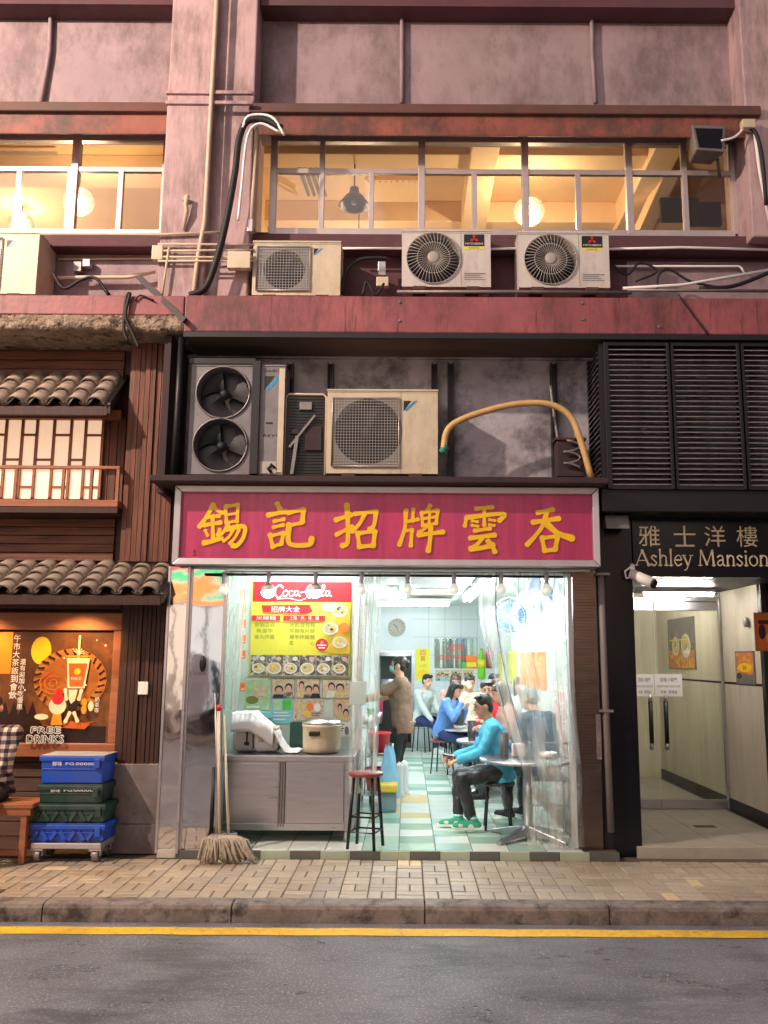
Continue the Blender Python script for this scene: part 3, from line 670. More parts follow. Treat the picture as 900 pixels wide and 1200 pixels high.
# old condenser with bare coil
a = P(335, 462, -.05); b = P(381, 557, -.05)
t = thing('condenser_coil', 'old condenser with bare black coil between twin fan unit and cream unit', 'air conditioner', ((a.x + b.x) / 2, .1, b.z), GA)
mb = MB(); mb.box(a.x, b.x, -.04, .2, b.z, a.z); part('coil', mb, m_black, t)
mb = MB()
for i in range(26): z = b.z + .02 + i * (a.z - b.z - .04) / 26; mb.box(a.x + .03, b.x - .03, -.048, -.041, z, z + .008)
part('fin', mb, m_fan, t, kind='stuff')
mb = MB(); mb.tube([(a.x, -.05, b.z), (a.x, -.05, a.z - .03), (a.x + .03, -.05, a.z), (b.x - .03, -.05, a.z), (b.x, -.05, a.z - .03), (b.x, -.05, b.z)], .013, 6); part('frame_tube', mb, m_cond, t)
for i, (u, v, w, h) in enumerate(((.35, .8, .3, .1), (.5, .3, .4, .3), (.15, .5, .2, .06))):
    mb = MB(); mb.box(a.x + (b.x - a.x) * u, a.x + (b.x - a.x) * (u + w), -.07, -.045, b.z + (a.z - b.z) * v, b.z + (a.z - b.z) * (v + h)); part('bracket', mb, m_dark if i else m_galv, t, .004)
mb = MB(); mb.bar((a.x + .05, -.08, b.z + .25), (b.x - .1, -.08, b.z + .55), .02); mb.bar((a.x + .08, -.09, b.z), (a.x + .12, -.09, b.z + .35), .03); part('lever', mb, m_galv, t, kind='stuff')
# small motor at the right of the recess
a = P(653, 515, 0); b = P(686, 558, 0)
t = thing('old_compressor', 'small rusty compressor with coiled pipe under the hose in the recess', 'compressor', ((a.x + b.x) / 2, .12, b.z))
mb = MB(); mb.box(a.x, b.x, .02, .25, b.z, a.z); part('body', mb, m_dark, t, .01)
mb = MB(); mb.tube([((a.x + b.x) / 2 + .08 * math.cos(k * .7), -.02 + .0 * k, b.z + .06 + k * .012 + .02 * math.sin(k * .7)) for k in range(22)], .012, 6); part('coil_pipe', mb, m_galv, t)
mb = MB(); mb.box(a.x - .02, b.x + .02, -.0, .2, a.z, a.z + .02); part('cover', mb, m_rust, t)

# ================================================================== PIPES, CABLES, BOXES
def run(name, pts, Y, r, mat, label, cat, group=None, n=8):
    q = [P(p[0], p[1], p[2] if len(p) > 2 else Y) for p in pts]
    if len(q) > 2:
        e = [q[0] * 2 - q[1]] + q + [q[-1] * 2 - q[-2]]; o = []
        for i in range(1, len(e) - 2):
            for k in range(5):
                t = k / 5; a, b, c, d = e[i - 1], e[i], e[i + 1], e[i + 2]
                o.append(.5 * ((2 * b) + (c - a) * t + (2 * a - 5 * b + 4 * c - d) * t * t + (3 * b - a - 3 * c + d) * t ** 3))
        q = o + [q[-1]]
    mb = MB(); mb.tube(q, r, n); return solo(name, mb, mat, label, cat, group)
def runs(name, pts, Y, r, mat, label, cat, group=None):
    q = [P(p[0], p[1], p[2] if len(p) > 2 else Y) for p in pts]; o = []
    for i, p in enumerate(q):                        # straight runs with small bends
        if 0 < i < len(q) - 1:
            a = (q[i - 1] - p); b = (q[i + 1] - p); ra = min(.04, a.length / 3, b.length / 3)
            o += [p + a.normalized() * ra, p + (a.normalized() + b.normalized()) * ra * .3, p + b.normalized() * ra]
        else: o.append(p)
    mb = MB(); mb.tube(o, r, 8); return solo(name, mb, mat, label, cat, group)
m_hose = M('yellowed ribbed hose', s(214, 176, 112), .5, var=.15, scale=8, bump=.2, bscale=90)
run('hose', [(519, 530), (524, 505), (540, 492), (575, 480), (610, 473), (645, 474), (668, 488), (680, 515), (693, 560)], -.1, .03, m_hose, 'thick yellow hose arching over the recess right of the cream unit', 'hose', n=12)
run('hose_tape', [(516, 531), (523, 523)], -.1, .034, M('green tape', s(40, 150, 120), .5), 'green tape wrapped round the left end of the yellow hose', 'tape')
run('thin_pipe', [(645, 452), (650, 490), (660, 555)], .05, .016, m_galv, 'thin grey pipe leaning beside the hose in the recess', 'pipe')
runs('conduit', [(61, -30), (58, 60), (48, 121)], .24, .022, m_pink, 'vertical conduit on the upper wall above the left window', 'conduit', 'wall conduits')
runs('conduit', [(471, -30), (471, 60), (471, 121)], .24, .022, m_pink, 'vertical conduit on the upper wall above the middle of the wide window', 'conduit', 'wall conduits')
runs('conduit', [(693, -30), (694, 60), (698, 121)], .24, .022, m_pink, 'vertical conduit on the upper wall above the right of the wide window', 'conduit', 'wall conduits')
runs('drain_pipe', [(255, -20), (247, 130), (240, 260), (232, 300), (222, 388)], -.17, .022, m_cond, 'pink painted pipe running down the corner of the column', 'pipe')
run('cable_bundle', [(330, 150), (312, 141), (290, 142), (280, 165), (275, 205), (264, 265), (252, 310), (240, 338), (222, 346)], -.2, .032, m_rubber, 'thick black cable bundle curling down the column', 'cable')
run('white_cable', [(333, 158), (318, 137), (292, 136), (284, 150)], -.22, .014, m_wht, 'white cable arching at the top of the black cable bundle', 'cable')
run('white_cable', [(328, 155), (305, 145), (290, 160), (283, 220), (279, 258)], -.22, .013, m_wht, 'white cable following the black bundle down to the box', 'cable')
runs('conduit', [(301, 150), (294, 272)], -.1, .02, m_cond, 'cream vertical conduit beside the left end of the wide window', 'conduit', 'wall conduits')
runs('conduit', [(47, 274), (190, 275), (265, 272)], -.17, .014, m_cond, 'cream conduit running level below the left window sill', 'conduit')
for i, (y0, y1, lab) in enumerate(((286, 287, 'top'), (294, 293, 'second'), (301, 302, 'third'), (306, 306, 'lowest'))):
    runs('conduit', [(185, y0), (245, (y0 + y1) / 2), (298, y1)], -.18 - .002 * i, .011, m_cond, '%s of four level conduits crossing the column foot' % lab, 'conduit', 'conduits across the column foot')
runs('conduit', [(68, 304), (180, 303)], .28, .011, m_cond, 'thin conduit on the pink wall right of the left cream unit', 'conduit')
runs('conduit', [(62, 326), (100, 325), (150, 325), (182, 318)], .2, .02, m_cond, 'fat pale conduit low behind the canopy at left', 'conduit')
runs('conduit', [(198, 290), (190, 346)], -.19, .011, m_cond, 'short upright conduit on the column foot', 'conduit')
runs('conduit', [(400, 291), (472, 291)], .1, .012, m_wht, 'white conduit between the cream and the white units', 'conduit')
runs('conduit', [(574, 292), (610, 291)], .1, .012, m_wht, 'white conduit between the pair of white units', 'conduit')
runs('conduit', [(712, 292), (800, 290), (910, 293)], .1, .013, m_wht, 'long white conduit right of the white units', 'conduit')
runs('conduit', [(720, 312), (868, 312), (872, 320)], .25, .011, m_wht, 'thin white conduit with a hook at its right end', 'conduit')
runs('conduit', [(730, 338), (800, 334), (905, 316)], -.05, .016, m_wht, 'slanting white pipe above the canopy at right', 'pipe')
runs('conduit', [(883, 143), (890, 200), (902, 262)], -.08, .016, m_wht, 'white pipe down the right hand column', 'pipe')
run('cable', [(845, 165), (862, 160), (875, 146)], -.1, .012, m_wht, 'white cable from the floodlight to the column box', 'cable')
run('cable', [(872, 148), (885, 155), (893, 185), (898, 240)], -.1, .02, m_rubber, 'black cable hanging down the right hand column', 'cable')
run('cable', [(400, 345), (405, 320), (420, 305), (440, 302), (455, 303)], .0, .018, m_rubber, 'black cable loop between cream and white units', 'cable')
run('cable', [(425, 346), (430, 330), (440, 346), (450, 332)], -.1, .012, m_rubber, 'tangle of black cable behind the left white unit', 'cable')
run('cable', [(718, 310), (735, 322), (750, 308), (770, 318), (745, 330)], .0, .011, m_rubber, 'looped black cable right of the white units', 'cable')
run('cable', [(770, 340), (772, 322), (785, 316), (810, 330), (850, 338)], -.05, .012, m_rubber, 'black cable sagging over the canopy at right', 'cable')
run('cable', [(820, 338), (860, 335), (905, 318)], -.12, .02, m_rubber, 'thick black cable rising to the right edge', 'cable')
run('cable', [(62, 320), (75, 338), (95, 328), (112, 326), (128, 346)], -.1, .016, m_rubber, 'black hose looping over the canopy at left', 'cable')
run('cable', [(150, 400), (145, 385), (148, 350), (152, 345), (147, 370), (155, 390), (163, 408)], -.34, .016, m_rubber, 'black cable hanging in loops over the broken canopy edge', 'cable')
run('cable', [(158, 352), (165, 346), (180, 352)], -.32, .008, m_rubber, 'thin cable tip lying on the canopy edge', 'cable')
mb = MB(); a = P(163, 325, -.2); b = P(217, 376, -.36); mb.bar(a, b, .035, .05); solo('steel_bracket', mb, m_rubber, 'black steel bar slanting down over the broken canopy edge', 'bracket')
runs('drain_pipe', [(213, 396), (208, 480), (203, 562)], -.2, .03, m_black, 'black pipe down the left edge of the recess', 'pipe')
runs('rail', [(465, 342), (600, 342), (740, 343)], -.2, .018, m_galv, 'grey steel rail carrying the two white units', 'rail')
runs('rail', [(735, 340), (905, 341)], -.2, .016, m_galv, 'grey steel rail along the canopy at right', 'rail')
run('cable', [(795, 345), (812, 368), (830, 392)], -.312, .008, m_rubber, 'thin dark cable slanting over the red beam at right', 'cable')
def jbox(px0, py0, px1, py1, Y, d, mat, label):
    mb = MB(); mb.pbox(px0, py0, px1, py1, Y, d); o = solo('junction_box', mb, mat, label, 'junction box', 'junction boxes', .006); return o
jbox(178, 287, 190, 304, -.2, .07, m_cream, 'cream junction box at the left of the column foot')
jbox(267, 294, 293, 314, -.2, .07, m_cream, 'wide cream junction box where the white cables end')
jbox(86, 306, 95, 318, .2, .08, m_galv, 'small grey switch box on the pink wall at left')
jbox(97, 303, 105, 312, .2, .08, m_alu, 'tiny pale box right of the grey switch box')
jbox(441, 324, 455, 335, .1, .06, m_cream, 'small cream box between the cream and white units')
jbox(443, 306, 452, 322, .12, .06, m_alu, 'upright grey bracket box left of the white unit')
jbox(870, 139, 886, 149, -.14, .08, m_cream, 'cream junction box on the right hand column')
jbox(290, 256, 296, 271, -.16, .06, m_alu, 'narrow pale box at the foot of the cream conduit')
mb = MB(); p = P(217, 235, -.15)
mb.tube([(p.x, -.15, p.z), (p.x + .03, -.2, p.z + .01), (p.x + .02, -.2, p.z - .06), (p.x + .03, -.19, p.z - .12), (p.x, -.16, p.z - .3)], [.03, .025, .02, .024, .012], 8); solo('tap_valve', mb, m_cond, 'old painted valve sticking out of the column', 'valve')
# floodlight at the right of the wide window
a = P(806, 154, 0.02); b = P(848, 184, .02)
t = thing('floodlight', 'black floodlight box over the right end of the wide window', 'floodlight', ((a.x + b.x) / 2, .1, b.z))
mb = MB(); q = [(a.x + .03, -.1, b.z), (b.x - .03, -.1, b.z - .02), (b.x, -.08, a.z), (a.x, -.08, a.z + .01)]; r_ = [(p[0] + (.03 if p[0] < (a.x + b.x) / 2 else -.03), .2, p[2] + .04) for p in q]; mb.hexa(q, r_); part('housing', mb, m_galv, t, .012)
mb = MB(); mb.hexa([(a.x + .06, -.108, b.z + .03), (b.x - .06, -.108, b.z + .015), (b.x - .035, -.09, a.z - .04), (a.x + .035, -.09, a.z - .035)], [(a.x + .06, -.095, b.z + .03), (b.x - .06, -.095, b.z + .015), (b.x - .035, -.078, a.z - .04), (a.x + .035, -.078, a.z - .035)]); part('lens', mb, m_navy, t)
mb = MB(); mb.bar((b.x - .05, .05, b.z - .01), (b.x + .05, .28, b.z - .06), .03); part('arm', mb, m_galv, t)

# ================================================================== LOUVRE SCREENS OF THE MANSION
LY = -.26
GL = 'black louvre screens over the mansion entrance'
def louvre(px0, px1, label, nsl=27, skip=()):
    x0 = xof(px0, 485, LY); x1 = xof(px1, 485, LY); zt, zb = zof(404, LY), zof(568, LY)
    t = thing('louvre_screen', label, 'louvre screen', ((x0 + x1) / 2, LY, zb), GL)
    mb = MB(); mb.box(x0 - .045, x0, LY - .02, LY + .06, zb - .03, zt + .03); part('stile', mb, m_black, t, .004)
    mb = MB(); mb.box(x1, x1 + .045, LY - .02, LY + .06, zb - .03, zt + .03); part('stile', mb, m_black, t, .004)
    mb = MB(); mb.box(x0, x1, LY - .015, LY + .06, zt, zt + .03); part('rail', mb, m_black, t)
    mb = MB(); mb.box(x0, x1, LY - .015, LY + .06, zb - .03, zb); part('rail', mb, m_black, t)
    sm = MB(); sm.hexa([(0, -.02, -.014), (x1 - x0, -.02, -.014), (x1 - x0, -.016, -.016), (0, -.016, -.016)], [(0, .02, .016), (x1 - x0, .02, .016), (x1 - x0, .024, .012), (0, .024, .012)])
    sm.m = 1; sm.box(.0, x1 - x0, -.027, -.0205, -.021, -.0145); me = mesh_of('slat', sm, [m_sl, m_slat_hilite])
    for i in range(nsl):
        o = bpy.data.objects.new('slat', me); C.objects.link(o); o.parent = t
        o.location = V((x0, LY + .02, zb + (i + .6) * (zt - zb) / nsl)) - ORG[t.name]; o.rotation_euler = (0, random.uniform(-.004, .004), 0)
    return t
m_sl = M('black louvre metal', s(74, 70, 74), .35, metal=.3, var=.25, scale=6, bump=.05)
m_slat_hilite = M('painted slat highlight', s(150, 144, 146), .35, metal=.4, var=.5, scale=9, bump=0)  # paler lip colour stands in for the light caught along each slat
louvre(715, 783, 'black louvre screen next to the shop recess, left of three')
louvre(792, 866, 'black louvre screen in the middle over the mansion sign')
louvre(875, 955, 'black louvre screen cut off by the right edge')
xs = xof(706, 485, -.24)
zt, zb = zof(404, LY), zof(562, LY)
t = thing('louvre_screen', 'narrow side louvre screen turned towards the hose', 'louvre screen', (xs, 0, zb), GL)
for y in (-.24, .24): mb = MB(); mb.box(xs - .02, xs + .02, y, y + .04, zb, zt + .03); part('stile', mb, m_black, t)
sm = MB(); sm.hexa([(-.02, -.2, -.016), (-.016, -.2, -.018), (-.016, .24, -.018), (-.02, .24, -.016)], [(.02, -.2, .016), (.024, -.2, .012), (.024, .24, .012), (.02, .24, .016)])
sm.m = 1; sm.box(-.027, -.0205, -.2, .24, -.021, -.0145); me = mesh_of('slat', sm, [m_sl, m_slat_hilite])
for i in range(24):
    o = bpy.data.objects.new('slat', me); C.objects.link(o); o.parent = t; o.location = V((xs, 0, zb + (i + .6) * (zt - zb) / 24)) - ORG[t.name]
mb = MB(); mb.box(xs - .03, XR, -.24, .3, zof(598, -.24), zof(571, -.24)); part('lintel', mb, m_black, BL, .008)
# bits behind the louvres
p = P(757, 503, .1); mb = MB(); mb.lathe([(.02, 0), (.07, .01), (.075, .05), (.03, .06)], (p.x, .1, p.z), 16, Matrix.Rotation(R(90), 3, 'X')); solo('round_vent', mb, m_alu, 'small round vent cap behind the left louvre screen', 'vent')
mb = MB(); mb.box(xs + .1, xs + .42, .06, .28, zof(540, .1), zof(430, .1)); solo('duct_box', mb, m_pink, 'pink boxed duct behind the left louvre screen', 'duct')
a = P(885, 470, 0); runs('drain_pipe', [(884, 410), (884, 500), (888, 560)], 0.05, .05, m_pink, 'pink drain pipe behind the right louvre screen', 'pipe')
# ================================================================== SHOP SIGN
SY = -.30
sx0, sx1 = xof(203, 615, SY), xof(703, 620, SY); sz1, sz0 = zof(570, SY), zof(663, SY)
m_signf = M('crimson translucent sign face', s(166, 46, 94), .25, var=.14, grime=.25, gst=(2, 2, .3), gcol=(.12, .02, .05), scale=1.5, bump=.06, bscale=5, stretch=(9, 9, .3), emit=.07, ecol=s(235, 70, 115), col2=s(200, 70, 108), c2=(.45, .75), c2scale=5, c2stretch=(1.2, 1, .12))
t = SG = thing('shop_sign', 'crimson shop sign box with six golden brush characters', 'shop sign', ((sx0 + sx1) / 2, SY + .15, sz0))
fw = .058
mb = MB(); mb.box(sx0 + fw, sx1 - fw, SY + .05, SY + .07, sz0 + fw, sz1 - fw); part('sign_face', mb, m_signf, t)
def mitre(a, b, c, d):
    mb = MB(); mb.hexa(*[[(p[0], y, p[1]) for p in ((a, b, c, d))] for y in (SY + .12, SY)]); return mb
for q in (((sx0, sz0), (sx0 + fw, sz0 + fw), (sx0 + fw, sz1 - fw), (sx0, sz1)), ((sx1, sz0), (sx1 - fw, sz0 + fw), (sx1 - fw, sz1 - fw), (sx1, sz1)),
          ((sx0 + .001, sz1), (sx1 - .001, sz1), (sx1 - fw - .001, sz1 - fw), (sx0 + fw + .001, sz1 - fw)), ((sx0 + .001, sz0), (sx1 - .001, sz0), (sx1 - fw - .001, sz0 + fw), (sx0 + fw + .001, sz0 + fw))):
    mb = MB(); v = [V((p[0], SY + (.006 if i in (1, 2) else 0), p[1])) for i, p in enumerate(q)] if abs(q[0][0] - q[1][0]) < .2 else [V((p[0], SY + (.006 if i in (2, 3) else 0), p[1])) for i, p in enumerate(q)]
    mb.hexa(v, [p + V((0, .06, 0)) for p in v]); part('frame_bar', mb, m_alu, t, .006)
mb = MB(); mb.box(sx0 + .003, sx1 - .003, SY + .072, .1, sz0 + .003, sz1 - .003); part('sign_box', mb, m_alu, t)
CH = {
 '錫': [[(108,40),(85,85),(50,135)],16,[(108,42),(125,65),(150,76)],14,[(80,95),(135,89)],13,[(70,128),(140,117)],15,[(106,90),(108,185)],14,[(75,150),(85,172)],11,[(136,145),(126,170)],11,[(70,203),(105,196),(142,180)],18,
      [(160,50),(165,120)],13,[(160,50),(215,42)],14,[(214,42),(209,115)],13,[(165,85),(210,78)],10,[(165,118),(210,110)],10,[(172,122),(158,150),(138,168)],14,[(165,145),(238,134),(236,180),(208,214),(190,214)],17,[(192,150),(175,178),(152,196)],11,[(218,148),(200,182),(178,206)],11],
 '記': [[(378,38),(390,60)],18,[(340,86),(415,70)],17,[(365,112),(407,103)],13,[(362,137),(404,127)],13,[(348,168),(360,222)],15,[(350,174),(405,160)],13,[(405,160),(396,206)],15,[(358,219),(398,206)],14,
      [(425,76),(490,62)],16,[(489,62),(484,116)],18,[(430,130),(485,117)],14,[(428,126),(425,190),(445,212),(512,210),(524,184)],19],
 '招': [[(625,106),(690,84)],17,[(672,42),(676,120),(674,200),(652,215)],18,[(628,168),(695,134)],15,[(705,81),(795,70)],15,[(795,70),(786,128),(766,146)],16,[(746,82),(725,122),(693,156)],15,[(716,160),(725,222)],16,[(718,163),(790,153)],15,[(790,155),(783,217)],17,[(725,219),(785,214)],16],
}
CH2 = {
 '牌': [[(75,66),(70,140),(47,212)],15,[(106,60),(103,112)],13,[(72,114),(126,104)],13,[(75,151),(102,147)],12,[(100,148),(95,216)],14,[(176,46),(165,66)],15,[(140,75),(146,132)],12,[(140,76),(210,66)],13,[(209,66),(202,122)],13,[(146,101),(205,93)],10,[(148,129),(203,121)],11,[(175,70),(172,126)],11,[(168,128),(150,146),(128,158)],12,[(128,170),(232,157)],16,[(179,138),(176,190),(168,238)],17],
 '雲': [[(370,58),(440,52)],14,[(330,95),(323,132)],14,[(330,96),(485,80),(468,110)],16,[(405,55),(405,130)],13,[(353,110),(377,114)],10,[(353,129),(379,133)],10,[(426,105),(450,109)],10,[(426,126),(447,130)],10,[(364,152),(430,142)],14,[(345,183),(450,170)],16,[(396,182),(378,206),(352,226)],15,[(348,228),(395,224),(442,212)],19,[(420,194),(438,216),(450,242)],16],
 '吞': [[(630,76),(695,62)],16,[(610,116),(720,100)],17,[(668,75),(650,132),(618,175),(585,211)],16,[(665,120),(715,162),(776,184)],22,[(648,180),(660,238)],16,[(650,183),(715,174)],15,[(714,175),(704,232)],17,[(658,236),(705,231)],16],
}
cy_ = SY + .05
for tab, ox in ((CH, 220), (CH2, 455)):
    for ch, st in tab.items():
        mb = MB()
        for i in range(0, len(st), 2):
            pts = [P(ox + u / 3.6, 580 + v / 3.6, cy_) for u, v in st[i]]
            L_, R_ = ribbon([(p.x, p.z) for p in pts], st[i + 1] * 1.22 / 3.6 / 126)
            y0 = cy_ - .007 - .0006 * (i / 2); n = len(L_); o = len(mb.v)
            mb.add([(p.x, y0, p.y) for p in L_] + [(p.x, y0, p.y) for p in R_] + [(p.x, cy_ - .001, p.y) for p in L_] + [(p.x, cy_ - .001, p.y) for p in R_],
                   [(k, k + 1, n + k + 1, n + k) for k in range(n - 1)] + [(k, k + 1, 2 * n + k + 1, 2 * n + k) for k in range(n - 1)] + [(n + k, n + k + 1, 3 * n + k + 1, 3 * n + k) for k in range(n - 1)] + [(0, n, 3 * n, 2 * n), (n - 1, 2 * n - 1, 4 * n - 1, 3 * n - 1)])
        part('character', mb, m_gold, t, kind='stuff')
p = P(228, 648, cy_); fl = Flat((p.x, cy_ - .002, p.z), (1, 0, 0), (0, 0, 1), (0, -1, 0)); fl.text('5', 0, 0, .05, m_blk); part('number', fl.mb, fl.mats, t, recalc=False)

# ================================================================== SHOP INTERIOR
FZ = .065                                   # shop floor level
CZ = 2.62; BY = 8.7
m_wallt = M('pale blue wall tile', s(226, 233, 238), .25, var=.04, scale=2, bump=.05, bscale=6)
m_wallr = M('pale mint wall tile', s(224, 234, 230), .25, var=.04, scale=2, bump=.05, bscale=6)
m_ceil = M('white ceiling panel', s(232, 240, 240), .5, var=.04)
SH = thing('noodle_shop', 'brightly lit noodle shop with open front under the crimson sign', 'shop', (0, 0, 0))
rx = 1.66; lx = -1.86; klx = -.66
mb = MB(); mb.box(rx, rx + .12, .08, BY, FZ - .05, CZ); part('side_wall', mb, m_wallr, SH)
mb = MB(); mb.box(lx - .12, lx, .05, BY, FZ - .05, CZ); part('side_wall', mb, m_wallt, SH)
dx0, dx1 = xof(443, 800, BY), xof(483, 800, BY); dz = zof(762, BY)
for (x0, x1, z0, z1) in ((lx, dx0, 0, CZ), (dx1, rx, 0, CZ), (dx0, dx1, dz, CZ)): mb = MB(); mb.box(x0, x1, BY, BY + .12, z0, z1); part('back_wall', mb, m_wallt, SH)
mb = MB(); mb.box(lx - .12, rx + .12, .1, BY + .12, CZ, CZ + .1); part('ceiling', mb, m_ceil, SH)
mb = MB(); mb.box(sx0 + .05, sx1 - .05, -.1, .14, sz0 - .02, sz0 - .004); part('front_header', mb, m_ceil, SH)
mb = MB(); mb.box(sx0 + .05, sx1 - .05, .10, .2, sz0 - .05, CZ); part('front_header', mb, m_ceil, SH)
# tile joints on back and side walls as recessed grooves: real tile courses
jt = MB()
for i in range(1, 9): jt.box(rx - .004, rx - .001, .2, BY, FZ + i * .33, FZ + i * .33 + .006)
for i in range(1, 9): jt.box(dx1, rx - .01, BY - .004, BY - .001, FZ + i * .33, FZ + i * .33 + .008)
for i in range(1, 8): jt.box(dx1 + i * .3, dx1 + i * .3 + .008, BY - .0045, BY - .002, FZ, CZ)
part('wall_tile_joint', jt, M('grey tile grout', s(170, 190, 196), .7), SH, kind='stuff')
# floor tiles
fcol = [M('mint floor tile', s(172, 204, 186), .18, var=.08, scale=3, bump=.02, rvar=.06), M('pale floor tile', s(222, 232, 224), .18, var=.05, scale=3, bump=.02, rvar=.06), M('grey green floor tile', s(144, 180, 164), .18, var=.08, bump=.02, rvar=.06), M('sand floor tile', s(222, 196, 142), .2, var=.08, bump=.02)]
mb = MB(); mb.box(lx - .12, rx + .12, -.11, BY, -.1, FZ - .008); flo = part('floor', mb, m_bed, SH)
ts = .31; tm = MB(); e = .004; tm.add([(e, e, -.02), (ts - e, e, -.02), (ts - e, ts - e, -.02), (e, ts - e, -.02), (e, e, -.001), (ts - e, e, -.001), (ts - e, ts - e, -.001), (e, ts - e, -.001), (e * 2, e * 2, 0), (ts - 2 * e, e * 2, 0), (ts - 2 * e, ts - 2 * e, 0), (2 * e, ts - 2 * e, 0)], [(0, 1, 5, 4), (1, 2, 6, 5), (2, 3, 7, 6), (3, 0, 4, 7), (4, 5, 9, 8), (5, 6, 10, 9), (6, 7, 11, 10), (7, 4, 8, 11), (8, 9, 10, 11)])
tmesh = [mesh_of('floor_tile', tm, m) for m in fcol]; rest = MB()
for j in range(28):
    for i in range(12):
        x = lx - .06 + i * ts; y = -.10 + j * ts
        if x + ts > rx + .12 or y + ts > BY: continue
        c = random.choices((0, 1, 2), (4, 5, 2))[0] if (i + j) % 2 else random.choices((0, 1), (2, 5))[0]
        if (i, j) in ((6, 8), (5, 8), (6, 9), (5, 6), (6, 5)): c = 3
        if j < 20:
            o = bpy.data.objects.new('floor_tile', tmesh[c]); C.objects.link(o); o.parent = flo; o.location = (x, y, FZ)
        else: rest.m = c; rest.add([p + V((x, y, FZ)) for p in tm.v], tm.f)
part('floor_tile_field', rest, fcol, flo, kind='stuff')
# tiled front step
m_stepd = M('dark step tile', s(96, 100, 94), .4, var=.15); m_stepl = M('pale step tile', s(170, 184, 164), .35, var=.1)
m_edge = M('mint step edge', s(170, 200, 180), .3, var=.06)
x = xof(200, 1000, -.12); k = 0
while x < 1.75:
    mb = MB(); mb.box(x + .002, x + .248, -.13, -.112, -.01, FZ - .002); part('step_tile', mb, (m_stepd, m_stepl)[k % 2], SH, .003); x += .25; k += 1
# kitchen beyond the doorway
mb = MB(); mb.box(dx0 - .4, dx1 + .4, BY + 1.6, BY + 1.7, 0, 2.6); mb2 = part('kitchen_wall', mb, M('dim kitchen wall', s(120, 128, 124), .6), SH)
mb = MB(); mb.box(dx0 - .4, dx1 + .4, BY + .13, BY + 1.7, 2.6, 2.65); part('kitchen_ceiling', mb, m_ceil, SH)
mb = MB(); mb.box(dx0 - .45, dx0 - .4, BY + .13, BY + 1.7, 0, 2.6); part('kitchen_side', mb, m_wallt, SH)
mb = MB(); mb.box(dx1 + .4, dx1 + .45, BY + .13, BY + 1.7, 0, 2.6); part('kitchen_side', mb, m_wallt, SH)
mb = MB(); mb.box(dx0 - .4, dx1 + .4, BY + .13, BY + 1.6, -.05, FZ); part('kitchen_floor', mb, m_bed, SH)
for x0, x1 in ((dx0 - .04, dx0 + .01), (dx1 - .01, dx1 + .04)): mb = MB(); mb.box(x0, x1, BY - .03, BY + .14, FZ, dz); part('door_frame', mb, m_steel, SH)
mb = MB(); mb.box(dx0 + .01, dx1 - .01, BY - .03, BY + .14, dz - .04, dz); part('door_frame', mb, m_steel, SH)
p = P(462, 790, BY + .9); t = thing('kitchen_hood', 'dark cooker hood and stove seen through the kitchen doorway', 'cooker hood', (p.x, BY + 1.2, FZ))
mb = MB(); mb.hexa([(p.x - .45, BY + .9, 1.7), (p.x + .45, BY + .9, 1.7), (p.x + .45, BY + 1.59, 1.7), (p.x - .45, BY + 1.59, 1.7)], [(p.x - .25, BY + 1.2, 2.1), (p.x + .25, BY + 1.2, 2.1), (p.x + .25, BY + 1.59, 2.1), (p.x - .25, BY + 1.59, 2.1)]); part('hood', mb, m_galv, t)
mb = MB(); mb.box(p.x - .5, p.x + .4, BY + 1.0, BY + 1.59, FZ, .95); part('stove', mb, m_black, t, .01)
mb = MB(); mb.lathe([(.02, .95), (.2, .96), (.24, 1.25), (.22, 1.25), (.02, 1.0)], (p.x - .1, BY + 1.25, 0), 18); part('stock_pot', mb, m_steel, t)
# lights: ceiling tubes
m_tube = mat_emit('fluorescent tube', (.91, 1, .985), 86)
GT = 'fluorescent ceiling lights of the noodle shop'
def tube_light(p0, p1, label):
    p0, p1 = V(p0), V(p1); d = (p1 - p0).normalized(); n = V((-d.y, d.x, 0)); c = (p0 + p1) / 2
    t = thing('tube_light', label, 'tube light', (c.x, c.y, p0.z), GT)
    mb = MB(); mb.bar(p0 + V((0, 0, .06)), p1 + V((0, 0, .06)), .13, .05); part('batten', mb, m_wht, t)
    for k in (-1, 1): mb = MB(); mb.cyl(p0 + d * .03 + n * .03 * k, p1 - d * .03 + n * .04 * k, .019, None, 10); part('tube', mb, m_tube, t)
tube_light((.9, 2.2, CZ - .1), (.9, 3.7, CZ - .1), 'near tube light running away over the right row of tables')
tube_light((.9, 4.0, CZ - .1), (.9, 5.5, CZ - .1), 'second tube light running away behind the near one on the right')
tube_light((-.2, 4.0, CZ - .1), (-.2, 5.5, CZ - .1), 'tube light running away over the aisle at left')
tube_light((-.5, 6.6, CZ - .1), (.7, 6.6, CZ - .1), 'level tube light across the back of the shop above the clock')
tube_light((-.15, .75, 2.46), (1.4, .75, 2.46), 'level tube light just inside the shop front')
tube_light((-1.5, .6, 2.62), (-.5, .6, 2.62), 'level tube light above the menu board')
mb = MB(); a = G(0, 0, 0); p = P(504, 693, 5.0)
t = thing('ceiling_cassette', 'square ceiling air conditioner with slats at the middle of the shop', 'air conditioner', (p.x, 5, CZ))
mb = MB(); mb.box(p.x - .35, p.x + .35, 4.4, 5.1, CZ - .1, CZ - .003); part('body', mb, m_white, t, .02)
for i in range(4): mb = MB(); mb.box(p.x - .3, p.x + .3, 4.5 + i * .14, 4.54 + i * .14, CZ - .112, CZ - .1); part('slat', mb, m_label, t)
